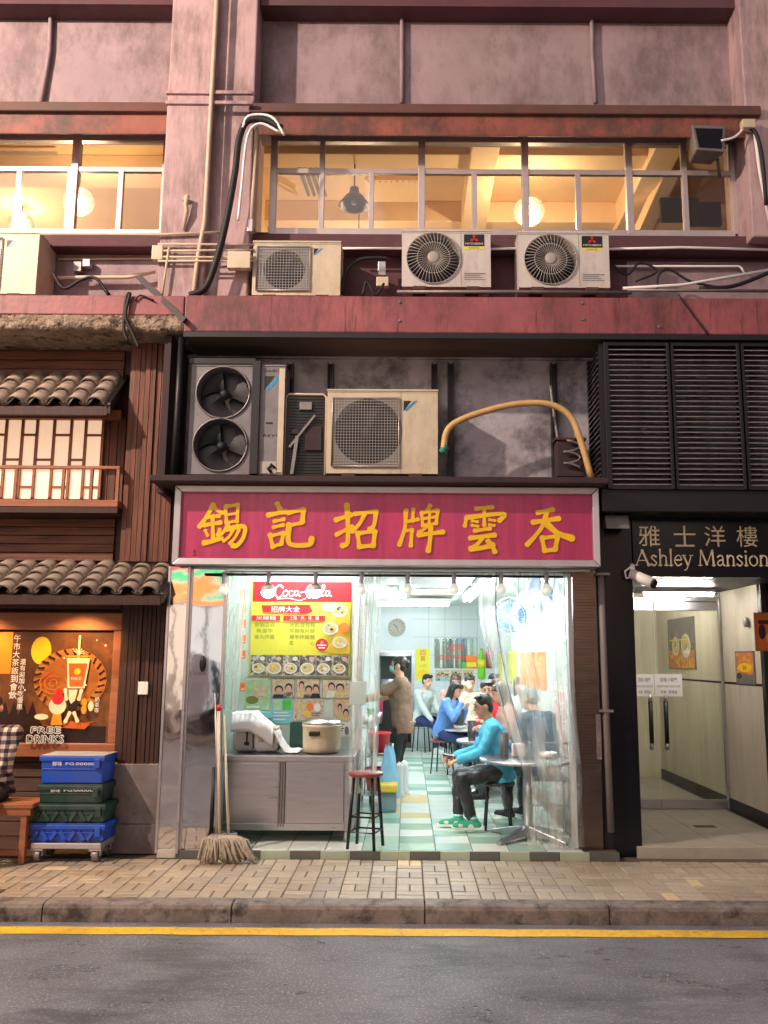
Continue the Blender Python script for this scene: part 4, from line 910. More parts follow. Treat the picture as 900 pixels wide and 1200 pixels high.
# bulbs on the rail under the sign
GB = 'hanging bulbs under the shop sign'
mb = MB(); a = P(240, 673, -.12); b = P(660, 676, -.12); mb.tube([a, b], .011, 8); solo('lamp_rail', mb, m_black, 'thin black rail under the sign carrying the bulbs', 'rail')
for i, (px, lit) in enumerate(((263, 0), (315, 1), (370, 1), (424, 0), (478, 0), (532, 0), (587, 0), (640, 0))):
    p = P(px, 674, -.12)
    t = thing('hanging_bulb', ['first', 'second', 'third', 'fourth', 'fifth', 'sixth', 'seventh', 'last'][i] + ' bulb from the left under the shop sign' + (', glaring white' if lit else ', unlit glass with added glow'), 'light bulb', (p.x, -.12, p.z - .15), GB)
    mb = MB(); mb.lathe([(.01, .03), (.02, .025), (.022, -.03), (.018, -.06), (.022, -.075)], p, 14); part('socket', mb, m_alu, t)
    if lit:
        mb = MB(); mb.lathe([(.03, -.075), (.062, -.11), (.058, -.14)], p, 16); part('reflector', mb, m_white, t)
        mb = MB(); mb.ell((p.x, -.12, p.z - .15), (.06, .06, .05)); part('bulb', mb, mat_emit('cool white bulb', (1, .98, .9), 70), t)
    else:
        mb = MB(); mb.lathe([(.018, -.07), (.024, -.08), (.042, -.115), (.044, -.135), (.03, -.165), (.001, -.174)], p, 16); part('bulb', mb, M('faintly glowing bulb glass', s(214, 218, 206), .15, bump=0, emit=.45, ecol=(1, 1, .9)), t)  # unlit bulbs get a faint emission to look brighter
# stainless front panels
SP = []
def panel(px0, px1, Y, py0, py1, skew, label):
    a0, a1 = P(px0[0], py0, Y), P(px0[1], py1, Y); b0, b1 = P(px1[0], py0, Y + skew), P(px1[1], py1, Y + skew)
    x0, x1 = (a0.x + a1.x) / 2, (b0.x + b1.x) / 2; z0, z1 = min(a1.z, b1.z), a0.z
    z0 = max(z0, -.0)
    t = thing('steel_pillar', label, 'steel panel', ((x0 + x1) / 2, Y, z0), 'polished steel panels at the left of the shop front')
    mb = MB(); mb.sheet(lambda u, v: (x0 + (x1 - x0) * u, Y + skew * u + .0016 * mn.noise(V((u * .8 + x0 * 5, v * 7, 1))) + .0008 * mn.noise(V((u * 1.2, v * 19, 4))), z0 + (z1 - z0) * v), 8, 60)
    part('sheet', mb, m_mirror, t, recalc=False)
    mb = MB(); mb.hexa([(x0 - .012, Y + .02, z0), (x1 + .012, Y + skew + .02, z0), (x1 + .012, Y + skew + .06, z0), (x0 - .012, Y + .06, z0)], [(x0 - .012, Y + .02, z1), (x1 + .012, Y + skew + .02, z1), (x1 + .012, Y + skew + .06, z1), (x0 - .012, Y + .06, z1)]); part('backing', mb, m_galv, t)
    for x, y in ((x0 - .006, Y), (x1 + .006, Y + skew)): mb = MB(); mb.box(x - .012, x + .012, y - .012, y + .05, z0, z1); part('edge_strip', mb, m_steel, t, .003)
    return t, x0, x1, z0, z1
panel((201, 183), (222, 206), -.13, 664, 1000, 0, 'narrow polished steel panel beside the timber wall')
t, x0, x1, z0, z1 = panel((226, 212), (266, 250), -.1, 667, 998, .03, 'wide polished steel door panel beside the mops')
p = P(238, 778, -.08); mb = MB(); mb.ell((p.x, -.09, p.z), (.03, .02, .07)); part('handle_recess', mb, m_black, t)
mb = MB(); mb.box(xof(184, 1000, -.13), xof(206, 1000, -.13), -.14, .05, 0.0, .07); part('base_stone', mb, M('cream base stone', s(196, 190, 178), .6), SH, .005)
# reflected stripe stickers at the top of the panels
# right pillar: brown roller shutter guide
mb = MB(); x0, x1 = xof(675, 840, -.02), xof(703, 840, -.02); mb.box(x0, x1, .0, .3, 0, sz0 - .005)
m_brown = M('brown bronze metal', s(112, 98, 92), .25, metal=.85, var=.2, scale=3, bump=.1, bscale=5, stretch=(1, 1, 4))
RS = thing('shutter_pillar', 'bronze brown ribbed metal pillar at the right of the shop', 'pillar', ((x0 + x1) / 2, 0, 0)); part('pillar', mb, m_brown, RS)
mb = MB()
for i in range(60): z = .75 + i * .027; mb.box(x0 + .006, x1 - .006, -.012, -.001, z, z + .018)
part('rib', mb, m_brown, RS, kind='stuff')
mb = MB(); mb.box(x0, x1, -.02, 0, .02, .72); part('kick_plate', mb, m_brown, RS, .004)
mb = MB(); mb.box(x0 - .05, x0 - .012, -.03, .06, FZ, sz0 - .06); part('glass_post', mb, m_alu, RS, .003)
# menu wall at the left with counter -------------------------------------------
MY = .86
a = P(268, 680, MY); b = P(416, 900, MY)
mb = MB(); mb.box(a.x - .25, b.x, MY, MY + .06, FZ, sz0 + .15); part('menu_wall', mb, M('pale green wall', s(206, 226, 214), .3, var=.05), SH)
mb = MB(); mb.box(b.x + .001, b.x + .06, MY - .05, MY + .09, FZ, sz0 + .15); part('wall_post', mb, m_alu, SH, .004)
m_my = M('menu yellow print', s(226, 222, 78), .4, var=.04, bump=0); m_dgrey = M('dim food photo print', s(86, 84, 82), .5, var=.8, scale=26, bump=0, col2=s(196, 190, 180), c2=(.5, .6), c2scale=22); m_bowl = M('bowl print', s(228, 226, 214), .5, bump=0); m_broth = M('noodle print', s(206, 190, 130), .5, var=.4, scale=60, bump=0)
m_olive = M('olive print', s(110, 120, 50), .5, bump=0); m_facep = M('skin tone print', s(214, 170, 150), .5, bump=0); m_mintp = M('mint print', s(170, 208, 160), .5, var=.25, scale=15, bump=0); m_cyan = M('pale cyan print', s(130, 205, 220), .5, bump=0); m_bage = M('beige print', s(206, 190, 160), .5, var=.4, scale=18, bump=0, col2=s(120, 104, 92), c2=(.55, .65), c2scale=20)
fl, w, h = wallflat(292, 682, 412, 792, MY - .02)
fl.board(w, h, .015, m_my)
hv = lambda y: h * (792 - y) / 110; hu = lambda x: w * (x - 292) / 120
fl.rect(hu(293), hv(706), hu(412), hv(682), m_redp)
# script lettering of the drink brand
def script(fl, cu, cv, k, mat):
    S = [[(-30,6),(-34,10),(-40,6),(-41,-4),(-36,-9),(-29,-4)],2.6, [(-26,2),(-29,-1),(-28,-6),(-24,-6),(-22,-1),(-24,2),(-26,2)],1.9, [(-15,1),(-19,1),(-20,-4),(-17,-7),(-13,-4)],1.9, [(-7,1),(-11,1),(-12,-4),(-9,-6),(-7,-2),(-6,1),(-6,-5),(-3,-6)],1.9, [(-2,-1),(3,0)],2.0,
         [(17,7),(12,10),(7,5),(6,-4),(10,-9),(17,-5)],2.6, [(21,2),(18,-1),(19,-6),(23,-6),(25,-1),(23,2),(21,2)],1.9, [(27,-5),(32,3),(33,10),(30,10),(29,0),(30,-6),(33,-5)],1.9, [(40,1),(36,1),(35,-4),(38,-6),(40,-2),(41,1),(41,-5),(44,-6)],1.9, [(-38,-11),(-20,-10),(-5,-13),(5,-10)],1.4]
    for i in range(0, len(S), 2): fl.stroke([(cu + x * k, cv + y * k) for x, y in S[i]], S[i + 1] * k, mat)
script(fl, hu(353), hv(694), w / 120 * .80, m_wht)
fl.poly([(hu(306), hv(718)), (hu(304), hv(710)), (hu(362), hv(709)), (hu(366), hv(717)), (hu(358), hv(720))], m_redp); fl.text('招牌大全', hu(333), hv(714.6), hv(711) - hv(718), m_wht, hu(351) - hu(316))
fl.ell(hu(390), hv(712), hu(14) - hu(0), hv(0) - hv(5), m_wht)
for a_, b_, tx in ((293, 327, '米線麵'), (331, 381, '上海．炸，河．麵')):
    fl.rect(hu(a_), hv(728), hu(b_), hv(722), m_redp); fl.text(tx, hu((a_ + b_) / 2), hv(725), hv(0) - hv(4.6), m_wht, (hu(b_) - hu(a_)) * .7)
for i, tx in enumerate(('鮮蝦雲吞', '魚蛋牛', '墨丸炸醬')): fl.text(tx, hu(309), hv(733 + 7 * i), hv(0) - hv(5), m_olive, hu(24 - 4 * (i == 1)) - hu(0))
for i, tx in enumerate(('水餃雲吞麵', '牛腩魚片頭', '豬手炸醬麵', '菜　　　　心')): fl.text(tx, hu(354), hv(733 + 7 * i), hv(0) - hv(5), m_olive, hu(30) - hu(0))
fl.text('．．．．．．．．．．．．', hu(330), hv(763), hv(0) - hv(2), m_olive, hu(60) - hu(0))
def bowl(fl, cu, cv, r, q=.8):
    u_ = random.uniform; r *= u_(.85, 1.08); cu += r * u_(-.1, .1); fl.ell(cu, cv, r, r * q, m_bowl); fl.ell(cu, cv + r * .03, r * .82, r * q * .8, m_broth)
    for k in range(random.randint(3, 6)): fl.ell(cu + r * u_(-.45, .45), cv + r * u_(-.3, .4), r * u_(.12, .32), r * u_(.1, .25), random.choice((m_olive, m_bage, m_bowl, m_facep, m_dgrey, m_gold)), 9)
pw = hu(10) - hu(0)
fl.poly([(hu(384), hv(766)), (hu(411), hv(766)), (hu(411), hv(708)), (hu(398), hv(709)), (hu(392), hv(735)), (hu(390), hv(750))], M('mustard print', s(228, 190, 50), .5, bump=0))
for x, y in ((398, 716), (387, 737), (399, 753)): bowl(fl, hu(x), hv(y), pw * .95)
fl.ell(hu(404), hv(736), pw * .7, pw * .6, m_orange); fl.ell(hu(378), hv(756), pw * .75, pw * .75, m_redp); fl.text('例', hu(378), hv(753), pw * .35, m_wht); fl.rect(hu(372.5), hv(757), hu(383.5), hv(755.5), m_wht); fl.rect(hu(374), hv(760), hu(382), hv(758.5), m_wht)
for i in range(6):
    x = 294 + i * 19.5; fl.rect(hu(x), hv(791), hu(x + 19), hv(768), m_dgrey); bowl(fl, hu(x + 9), hv(783), pw * .85); fl.ell(hu(x + 14), hv(772), pw * .3, pw * .25, m_facep if i % 2 else m_bowl)
fl.done('menu_board', 'red and yellow menu board with white script above the counter', 'menu board')
def wallposter(px0, py0, px1, py1, Y, bg, label, fn, cat='poster', name='poster', group=None):
    fl, w, h = wallflat(px0, py0, px1, py1, Y); fl.board(w, h, .006, bg); fn(fl, w, h); return fl.done(name, label, cat, group)
def heads(*hs):
    def fn(fl, w, h):
        fl.rect(w * .02, h * .03, w * .98, h * .97, m_bage)
        for (u, v, r, c) in hs:
            u += random.uniform(-.04, .04); v += random.uniform(-.1, .06); r *= random.uniform(.75, 1.05); c = random.choice((c, c, m_dgrey, m_cyan, m_bowl, m_broth))
            fl.poly([(w * (u - r * 1.6), 0.01 * h), (w * (u + r * 1.6), .01 * h), (w * (u + r * 1.2), h * (v - .22)), (w * (u - r * 1.2), h * (v - .22))], c)
            fl.ell(w * u, h * v + h * .03, w * r * 1.05, h * .21, m_blk); fl.ell(w * u, h * v - h * .03, w * r * .8, h * .16, m_facep)
    return fn
MP = MY - .012
wallposter(318, 795, 346, 818, MP, m_dgrey, 'photo of two people in black at the left of the photo row', heads((.3, .45, .17, m_blk), (.7, .6, .17, m_blk)), 'photo', 'photo', 'photos under the menu board')
wallposter(347, 795, 375, 818, MP, m_dgrey, 'photo of three people in the middle of the photo row', heads((.22, .6, .13, m_blk), (.5, .45, .14, m_dgrey), (.8, .5, .15, m_blk)), 'photo', 'photo', 'photos under the menu board')
wallposter(377, 796, 410, 818, MP, m_dgrey, 'photo of a pair with one in white at the right of the photo row', heads((.35, .58, .14, m_bowl), (.65, .52, .14, m_blk)), 'photo', 'photo', 'photos under the menu board')
wallposter(390, 820, 411, 844, MP, m_orange, 'orange photo of a person eating at the right end above the pot', heads((.4, .6, .16, m_blk), (.72, .3, .2, M('bright amber print', s(236, 160, 40), .5))), 'photo', 'photo')
wallposter(286, 793, 317, 832, MP, m_mintp, 'faded green scenic poster left of the photo row', lambda fl, w, h: [fl.ell(w * .6, h * .55, w * .3, h * .2, m_bage), fl.ell(w * .3, h * .3, w * .25, h * .12, m_olive), fl.rect(w * .05, h * .9, w * .9, h * .95, m_wht), fl.rect(w * .1, h * .06, w * .6, h * .12, m_wht)])
wallposter(318, 819, 343, 848, MP, m_cyan, 'pale blue notice with two green pictures above the steamer', lambda fl, w, h: [fl.rect(w * .06, h * .55, w * .46, h * .95, m_mintp), fl.rect(w * .52, h * .55, w * .94, h * .95, m_green), fl.rect(w * .1, h * .42, w * .8, h * .47, m_wht), fl.rect(w * .1, h * .3, w * .9, h * .35, m_wht), fl.rect(w * .1, h * .15, w * .7, h * .2, m_wht)], 'notice', 'notice')
wallposter(344, 819, 379, 844, MP, m_bage, 'beige poster with golden dishes above the pot', lambda fl, w, h: [fl.ell(w * .3, h * .6, w * .14, h * .2, m_broth), fl.ell(w * .55, h * .62, w * .12, h * .18, m_orange), fl.ell(w * .45, h * .3, w * .1, h * .15, m_gold), fl.rect(w * .6, h * .3, w * .92, h * .36, m_label), fl.rect(w * .6, h * .2, w * .88, h * .25, m_label), fl.ell(w * .8, h * .6, w * .12, h * .2, m_wht)])
wallposter(386, 846, 411, 863, MP, m_wht, 'small white printed notice right of the pot', lambda fl, w, h: [fl.rect(w * .08, h * (.8 - .14 * i), w * (.7 - .07 * (i % 2)), h * (.86 - .14 * i), m_blk) for i in range(4)] + [fl.ell(w * .82, h * .4, w * .1, h * .3, m_label)], 'notice', 'notice')
mb = MB(); mb.pbox(288, 834, 318, 842, MY - .05, .04); solo('blue_tray', mb, m_cyan, 'pale blue tray edge behind the towel', 'tray', bevel=.006)
mb = MB(); mb.pbox(340, 846, 384, 884, MY - .03, .025); solo('glass_shelf', mb, mat_clear('green glass', (.5, .7, .65), .25, (.3, .5, .45)), 'dark green glass panel behind the pot', 'glass panel')
# orange tag strip left of the menu
for i, py in enumerate((690, 708, 726, 744, 762, 800)):
    wallposter(281, py, 288, py + 10, MY - .1, m_orange, 'small orange price tag, %s in the hanging column beside the menu' % ['top', 'second', 'third', 'fourth', 'fifth', 'lowest'][i], lambda fl, w, h: [fl.rect(w * .2, h * .2, w * .8, h * .3, m_wht), fl.rect(w * .2, h * .6, w * .7, h * .7, m_redp)], 'price tag', 'price_tag', 'hanging price tags')
# counter cabinet
a = P(263, 885, .22); b = P(413, 977, .22); x0, x1 = a.x, b.x; zt = .80; Y0 = .2; Y1 = .8
t = thing('counter_cabinet', 'stainless steel counter cabinet with two sliding doors', 'cabinet', ((x0 + x1) / 2, .5, FZ))
mb = MB(); mb.box(x0 - .012, x1 + .015, Y0 - .02, Y1, zt - .05, zt); part('worktop', mb, m_steel, t, .006)
mb = MB(); mb.box(x0, x1, Y0 + .03, Y1 - .01, FZ + .1, zt - .052); part('carcass', mb, m_steel, t, .004)
xm = x0 + (x1 - x0) * .44
for q0, q1 in ((x0 + .02, xm - .015), (xm + .045, x1 - .08)): mb = MB(); mb.box(q0, q1, Y0 + .005, Y0 + .028, FZ + .16, zt - .07); part('door', mb, m_steel, t, .004)
for q in (xm - .01, xm + .012, xm + .034): mb = MB(); mb.box(q - .006, q + .006, Y0 - .004, Y0 + .028, FZ + .13, zt - .06); part('door_rail', mb, m_galv, t)
mb = MB(); mb.box(x1 - .07, x1, Y0 + .002, Y0 + .028, FZ + .1, zt - .052); part('end_post', mb, m_steel, t, .003)
mb = MB(); mb.box(x0, x1 - .072, Y0 + .002, Y0 + .028, FZ + .1, FZ + .155); part('bottom_rail', mb, m_steel, t, .003)
for q in (x0 + .05, x1 - .06):
    for y in (Y0 + .06, Y1 - .1): mb = MB(); mb.cyl((q, y, FZ), (q, y, FZ + .1), .022); part('leg', mb, m_steel, t)
# things on the counter
def on(px, py=885): return P(px, 884, .42).x
q = P(355, 850, .42); r0, r1 = P(354, 870, .42).x, P(399, 870, .42).x; r = (r1 - r0) / 2; c = (r0 + r1) / 2; hh = .26
t = thing('cooking_pot', 'round pale cooking pot with lid rim on the counter', 'pot', (c, .45, zt))
mb = MB(); mb.lathe([(r * .82, .003), (r * .93, .015), (r * .97, .06), (r, hh - .03), (r * 1.03, hh - .025), (r * 1.03, hh)], (c, .45, zt), 32); part('pot_body', mb, m_cream, t)
mb = MB(); mb.lathe([(r * 1.05, hh + .002), (r * 1.04, hh + .015), (r * .7, hh + .05), (.02, hh + .06)], (c, .45, zt), 32); part('lid', mb, m_steel, t)
mb = MB(); mb.box(c - .1, c - .0, .45 - r * 1.02 - .012, .45 - r * .9, zt + hh * .62, zt + hh * .78); part('handle', mb, m_black, t, .01)
a, b = P(273, 870, .42).x, P(297, 870, .42).x
t = thing('water_boiler', 'grey boxy water boiler with black gauge on the counter', 'water boiler', ((a + b) / 2, .5, zt))
mb = MB(); mb.box(a, b, .38, .68, zt + .012, zt + .33); part('body', mb, m_white, t, .03)
mb = MB(); mb.box(b - .06, b - .045, .37, .378, zt + .1, zt + .25); part('gauge', mb, m_black, t)
mb = MB(); mb.box(a + .03, b - .08, .37, .378, zt + .2, zt + .25); part('panel', mb, m_alu, t, .004)
mb = MB(); mb.box(b - .075, b - .03, .355, .378, zt + .07, zt + .1); part('tap', mb, m_black, t, .004)
a, b = P(298, 870, .40).x, P(327, 870, .40).x
t = thing('rice_cooker', 'small white rounded cooker half under the towel', 'rice cooker', ((a + b) / 2, .5, zt))
mb = MB(); mb.box(a, b, .36, .62, zt + .012, zt + .2); part('body', mb, m_wht, t, .04)
mb = MB(); mb.box(a + .04, b - .03, .35, .362, zt + .1, zt + .16); part('band', mb, m_bage, t, .004)
mb = MB(); mb.box(a + .02, b - .02, .37, .61, zt + .2, zt + .23); part('lid', mb, m_cream, t, .015)
def tow(u, v):
    xa = P(273, 870, .4).x - .01; xb = P(350, 884, .34).x; x = xa + (xb - xa) * u
    top = .355 if u < .3 else max(.025, .355 - (u - .3) * 1.05 * (1 if u < .62 else 1.0)) if u < .62 else max(.02, .02 + (.72 - u) * .0)
    if u >= .3 and u < .62: top = .355 - (.13) * ((u - .3) / .3)
    if u >= .62: k = min(1, (u - .62) / .2); top = .215 * (1 - k) ** 1.5 + .018
    y = .3 + .36 * v + .03 * math.sin(u * 9)
    dr = .0 if v > .18 else -(.18 - v) * .9 * (1 if u < .62 else 0)
    return (x, y if v > .12 else .33 - .01, zt + top + dr + .012 * mn.noise(V((u * 8, v * 6, 2))) + .01 * mn.noise(V((u * 20, v * 14, 7))))
mb = MB(); mb.sheet(tow, 60, 30); o = solo('towel', mb, M('white cotton towel', s(236, 236, 236), .9, var=.03, bump=.4, bscale=200), 'crumpled white towel draped over the two cookers', 'towel'); md = o.modifiers.new('thick', 'SOLIDIFY'); md.thickness = .012
# curtains of clear plastic
def curtain(name, fn, label, nu=60, nv=24):
    mb = MB(); mb.sheet(fn, nu, nv); o = solo(name, mb, m_curt, label, 'curtain'); return o
hz = sz0 - .03
xa, xb = P(560, 680, -.02).x, P(668, 680, -.02).x; xe = P(686, 985, -.1).x
def cur(u, v):                                  # v 0 top to 1 bottom
    f = max(0, (v - .12) / .88); g = f ** 1.6
    lo = P(606, 985, -.05).x if 0 else xb - .26
    k = min(1, f / .75) ** 1.4
    x0 = xa + (xb - .42 - xa) * (k if v < .8 else k); x1 = xb + (xe - xb) * g
    x = x0 + (x1 - x0) * u
    z = hz + (.09 - hz) * v
    am = .045 - .015 * f
    return (x + .012 * math.sin(u * 50 + v * 3), -.03 + am * math.sin(u * 22 + 2.2 * math.sin(v * 2 + u * 4)) + .006 * math.sin(u * 60 + v * 4) - .07 * math.exp(-((v - .74) / .12) ** 2) - .03 * v, z)
curtain('plastic_curtain', cur, 'clear plastic strip curtain gathered at the right of the shop front', 120, 40)
xa2, xb2 = P(412, 690, .05).x, P(448, 690, .05).x
curtain('plastic_curtain', lambda u, v: (xa2 + (xb2 - xa2) * u * (1 - .12 * v) + .01 * math.sin(u * 30 + v * 5), .05 + .03 * math.sin(u * 17 + 1.5 * math.sin(v * 2.4)) + .01 * math.sin(u * 40), hz + (.5 - hz) * v), 'narrow clear plastic curtain hanging beside the red topped stool', 50, 30)
xa3, xb3 = P(263, 690, .0).x, P(288, 690, .0).x
curtain('plastic_curtain', lambda u, v: (xa3 + (xb3 - xa3) * u * (1 - .2 * v) + .008 * math.sin(u * 30 + v * 5), .06 + .03 * math.sin(u * 15 + 1.5 * math.sin(v * 2.4)), hz + (1.2 - hz) * v), 'bunched clear plastic curtain beside the polished steel panel', 40, 24)
mb = MB(); mb.tube([(xa3, .05, hz + .01), (xb + .05, .0, hz + .01)], .01, 8); solo('curtain_rail', mb, m_galv, 'thin steel rail carrying the plastic curtains', 'rail')
mb = MB(); p = P(420, 812, .0); mb.box(p.x - .08, p.x + .07, -.02, -.012, p.z - .1, p.z + .1); solo('curtain_patch', mb, mat_clear('milky plastic', (.9, .95, .93), .55), 'milky plastic handle plate on the narrow curtain', 'plate', bevel=.01)
# mops
m_mop = M('grey cotton mop strands', s(160, 150, 134), .95, var=.35, scale=25, bump=.4, bscale=120)
def mop(top, bot, hc, label, mat, seed, clip=None):
    a = P(*top); b = P(*bot); rnd = random.Random(seed); t = thing('mop', label, 'mop', (b.x, b.y, 0), 'mops leaning on the steel panel')
    mb = MB(); mb.tube([a, b], .013, 8); part('handle', mb, mat, t)
    mb = MB(); mb.bar(b + V((-.07, 0, -.01)), b + V((.07, 0, .0)), .04); part('clamp', mb, m_galv, t, .005)
    mb = MB()
    for i in range(46):
        u = rnd.uniform(-.07, .07); an = rnd.uniform(-1.2, 1.2); e = b + V((u * 2.2 + hc + rnd.uniform(-.05, .05), -.1 * abs(math.cos(an)) - rnd.uniform(0, .05), 0)); e.z = .008 + rnd.uniform(0, .03)
        s_ = b + V((u, -.015, 0)); m1 = s_.lerp(e, .45) + V((rnd.uniform(-.03, .03), -.05, .06)); m2 = s_.lerp(e, .85) + V((rnd.uniform(-.02, .02), -.01, -.0)); m2.z = max(.01, m2.z)
        mb.tube([s_, m1, m2, e], [.009, .011, .010, .007], 6)
    part('strands', mb, m_mop, t, kind='stuff')
    if clip: mb = MB(); mb.cyl(a.lerp(b, .0), a.lerp(b, .05), .017); part('grip', mb, clip, t)
mop((256, 826, -.1), (257, 979, -.24), .03, 'mop with red tipped wooden handle leaning on steel panel, the left one', M('pale wooden handle', s(222, 204, 176), .5, var=.15, stretch=(8, 8, .5)), 1, m_redp)
mop((262, 838, -.05), (268, 979, -.22), .1, 'mop with plain wooden handle leaning beside counter, the right one', M('pale wooden handle'  , (0, 0, 0)), 2)
mb = MB(); a = P(252, 812, -.06); b = P(255, 900, -.06); mb.cyl(a, b, .016); solo('white_pole', mb, m_wht, 'white plastic pole hooked on the edge of the steel panel', 'pole')
mb = MB(); a = P(250, 900, -.1); b = P(246, 990, -.16); mb.cyl(a, V((b.x, b.y, .01)), .012); solo('black_pole', mb, m_black, 'black pole standing behind the mops', 'pole')
# stools
m_seat = M('red brown stool seat', s(126, 62, 54), .4, var=.15); m_seatd = M('dark grey stool seat', s(60, 58, 62), .4, var=.15); m_leg = M('black steel leg', s(26, 26, 28), .35, metal=.3, bump=0)
def stool(x, y, h, r, top, label, ring=False, rz=0.4, splay=1.25, lr=.011, leg=None):
    t = thing('stool', label, 'stool', (x, y, FZ), 'stools of the noodle shop')
    mb = MB(); mb.lathe([(r * .6, h - .032), (r * .97, h - .03), (r, h - .02), (r, h - .008), (r * .97, h), (.001, h + .003)], (x, y, FZ), 24); part('seat', mb, top, t)
    for k in range(4):
        a = rz + k * math.pi / 2; c, q = math.cos(a), math.sin(a)
        mb = MB(); mb.tube([(x + c * r * .78, y + q * r * .78, FZ + h - .04), (x + c * r * splay, y + q * r * splay, FZ)], lr, 8); part('leg', mb, leg or m_leg, t)
    if ring:
        for zz in (.22, .42):
            rr = r * (.78 + (splay - .78) * (1 - zz)); mb = MB(); mb.tube([(x + rr * math.cos(rz + k * math.pi / 2), y + rr * math.sin(rz + k * math.pi / 2), FZ + h * zz) for k in range(5)], .008, 6); part('stretcher', mb, m_leg, t)
    return t
p = G(430, 984, FZ); stool(p.x, .02, .62, .15, m_seat, 'tall black legged stool with red brown seat beside the counter', True, .5, 1.12, .014)
# ================================================================== TIMBER DRINK SHOP (left)
TY = .25; VY = .06
TX0 = -5.4
TS = thing('timber_shop', 'dark timber clad drink shop with tiled awnings left of the noodle shop', 'shop', (-3.5, TY, 0))
xr = xof(203, 640, VY)
mb = MB(); mb.box(TX0, xr, TY + .03, TY + .4, 0, zof(392, -.2)); part('backing_wall', mb, m_woodd, TS)
mb = MB(); mb.box(xof(143, 640, VY) + .03, xr - .01, VY + .025, TY + .029, .8, zof(400, -.1)); part('pier', mb, m_woodd, TS)
def planks_h(px0, px1, y0, y1, n, Y, mat):
    xa, xb = (xof(px0, (y0 + y1) / 2, Y) if px0 > -200 else TX0), xof(px1, (y0 + y1) / 2, Y); za, zb = zof(y1, Y), zof(y0, Y)
    for i in range(n):
        z0 = za + (zb - za) * i / n; z1 = za + (zb - za) * (i + 1) / n; d = random.uniform(0, .012)
        mb = MB(); mb.box(xa, xb, Y - d, Y + .03, z0 + .003, z1 - .003); part('plank', mb, mat, TS, .004)
def planks_v(px0, px1, y0, y1, n, Y, mat, base=None):
    xa, xb = xof(px0, (y0 + y1) / 2, Y), xof(px1, (y0 + y1) / 2, Y); za, zb = (base if base is not None else zof(y1, Y)), zof(y0, Y)
    for i in range(n):
        q0 = xa + (xb - xa) * i / n; q1 = xa + (xb - xa) * (i + 1) / n; d = random.choice((0, .004, .02, .012))
        mb = MB(); mb.box(q0 + .002, q1 - .002, Y - d, Y + .03, za, zb); part('plank', mb, mat, TS, .003)
planks_h(-300, 146, 392, 446, 5, TY, m_woodh)
planks_v(147, 204, 400, 660, 9, VY, m_wood)
planks_h(-300, 134, 600, 660, 6, TY, m_woodh)
planks_h(-300, 145, 862, 1000, 8, TY + .0, M('brown stone planking', s(96, 74, 64), .7, var=.3, scale=5, bump=.3, bscale=20, stretch=(.4, 4, 4)))
planks_v(143, 190, 698, 894, 9, VY, m_woodd, zof(897, VY))
planks_v(118, 145, 492, 600, 3, TY, m_wood)
# stone base pier
zt = zof(897, VY - .04); xa, xb = xof(127, 950, VY - .04), xof(184, 950, VY - .04)
for z0, z1 in ((0, zt * .33), (zt * .33, zt)): mb = MB(); mb.box(xa, xb, VY - .05, TY + .02, z0 + .002, z1 - .002); part('stone_block', mb, m_stone, TS, .005)
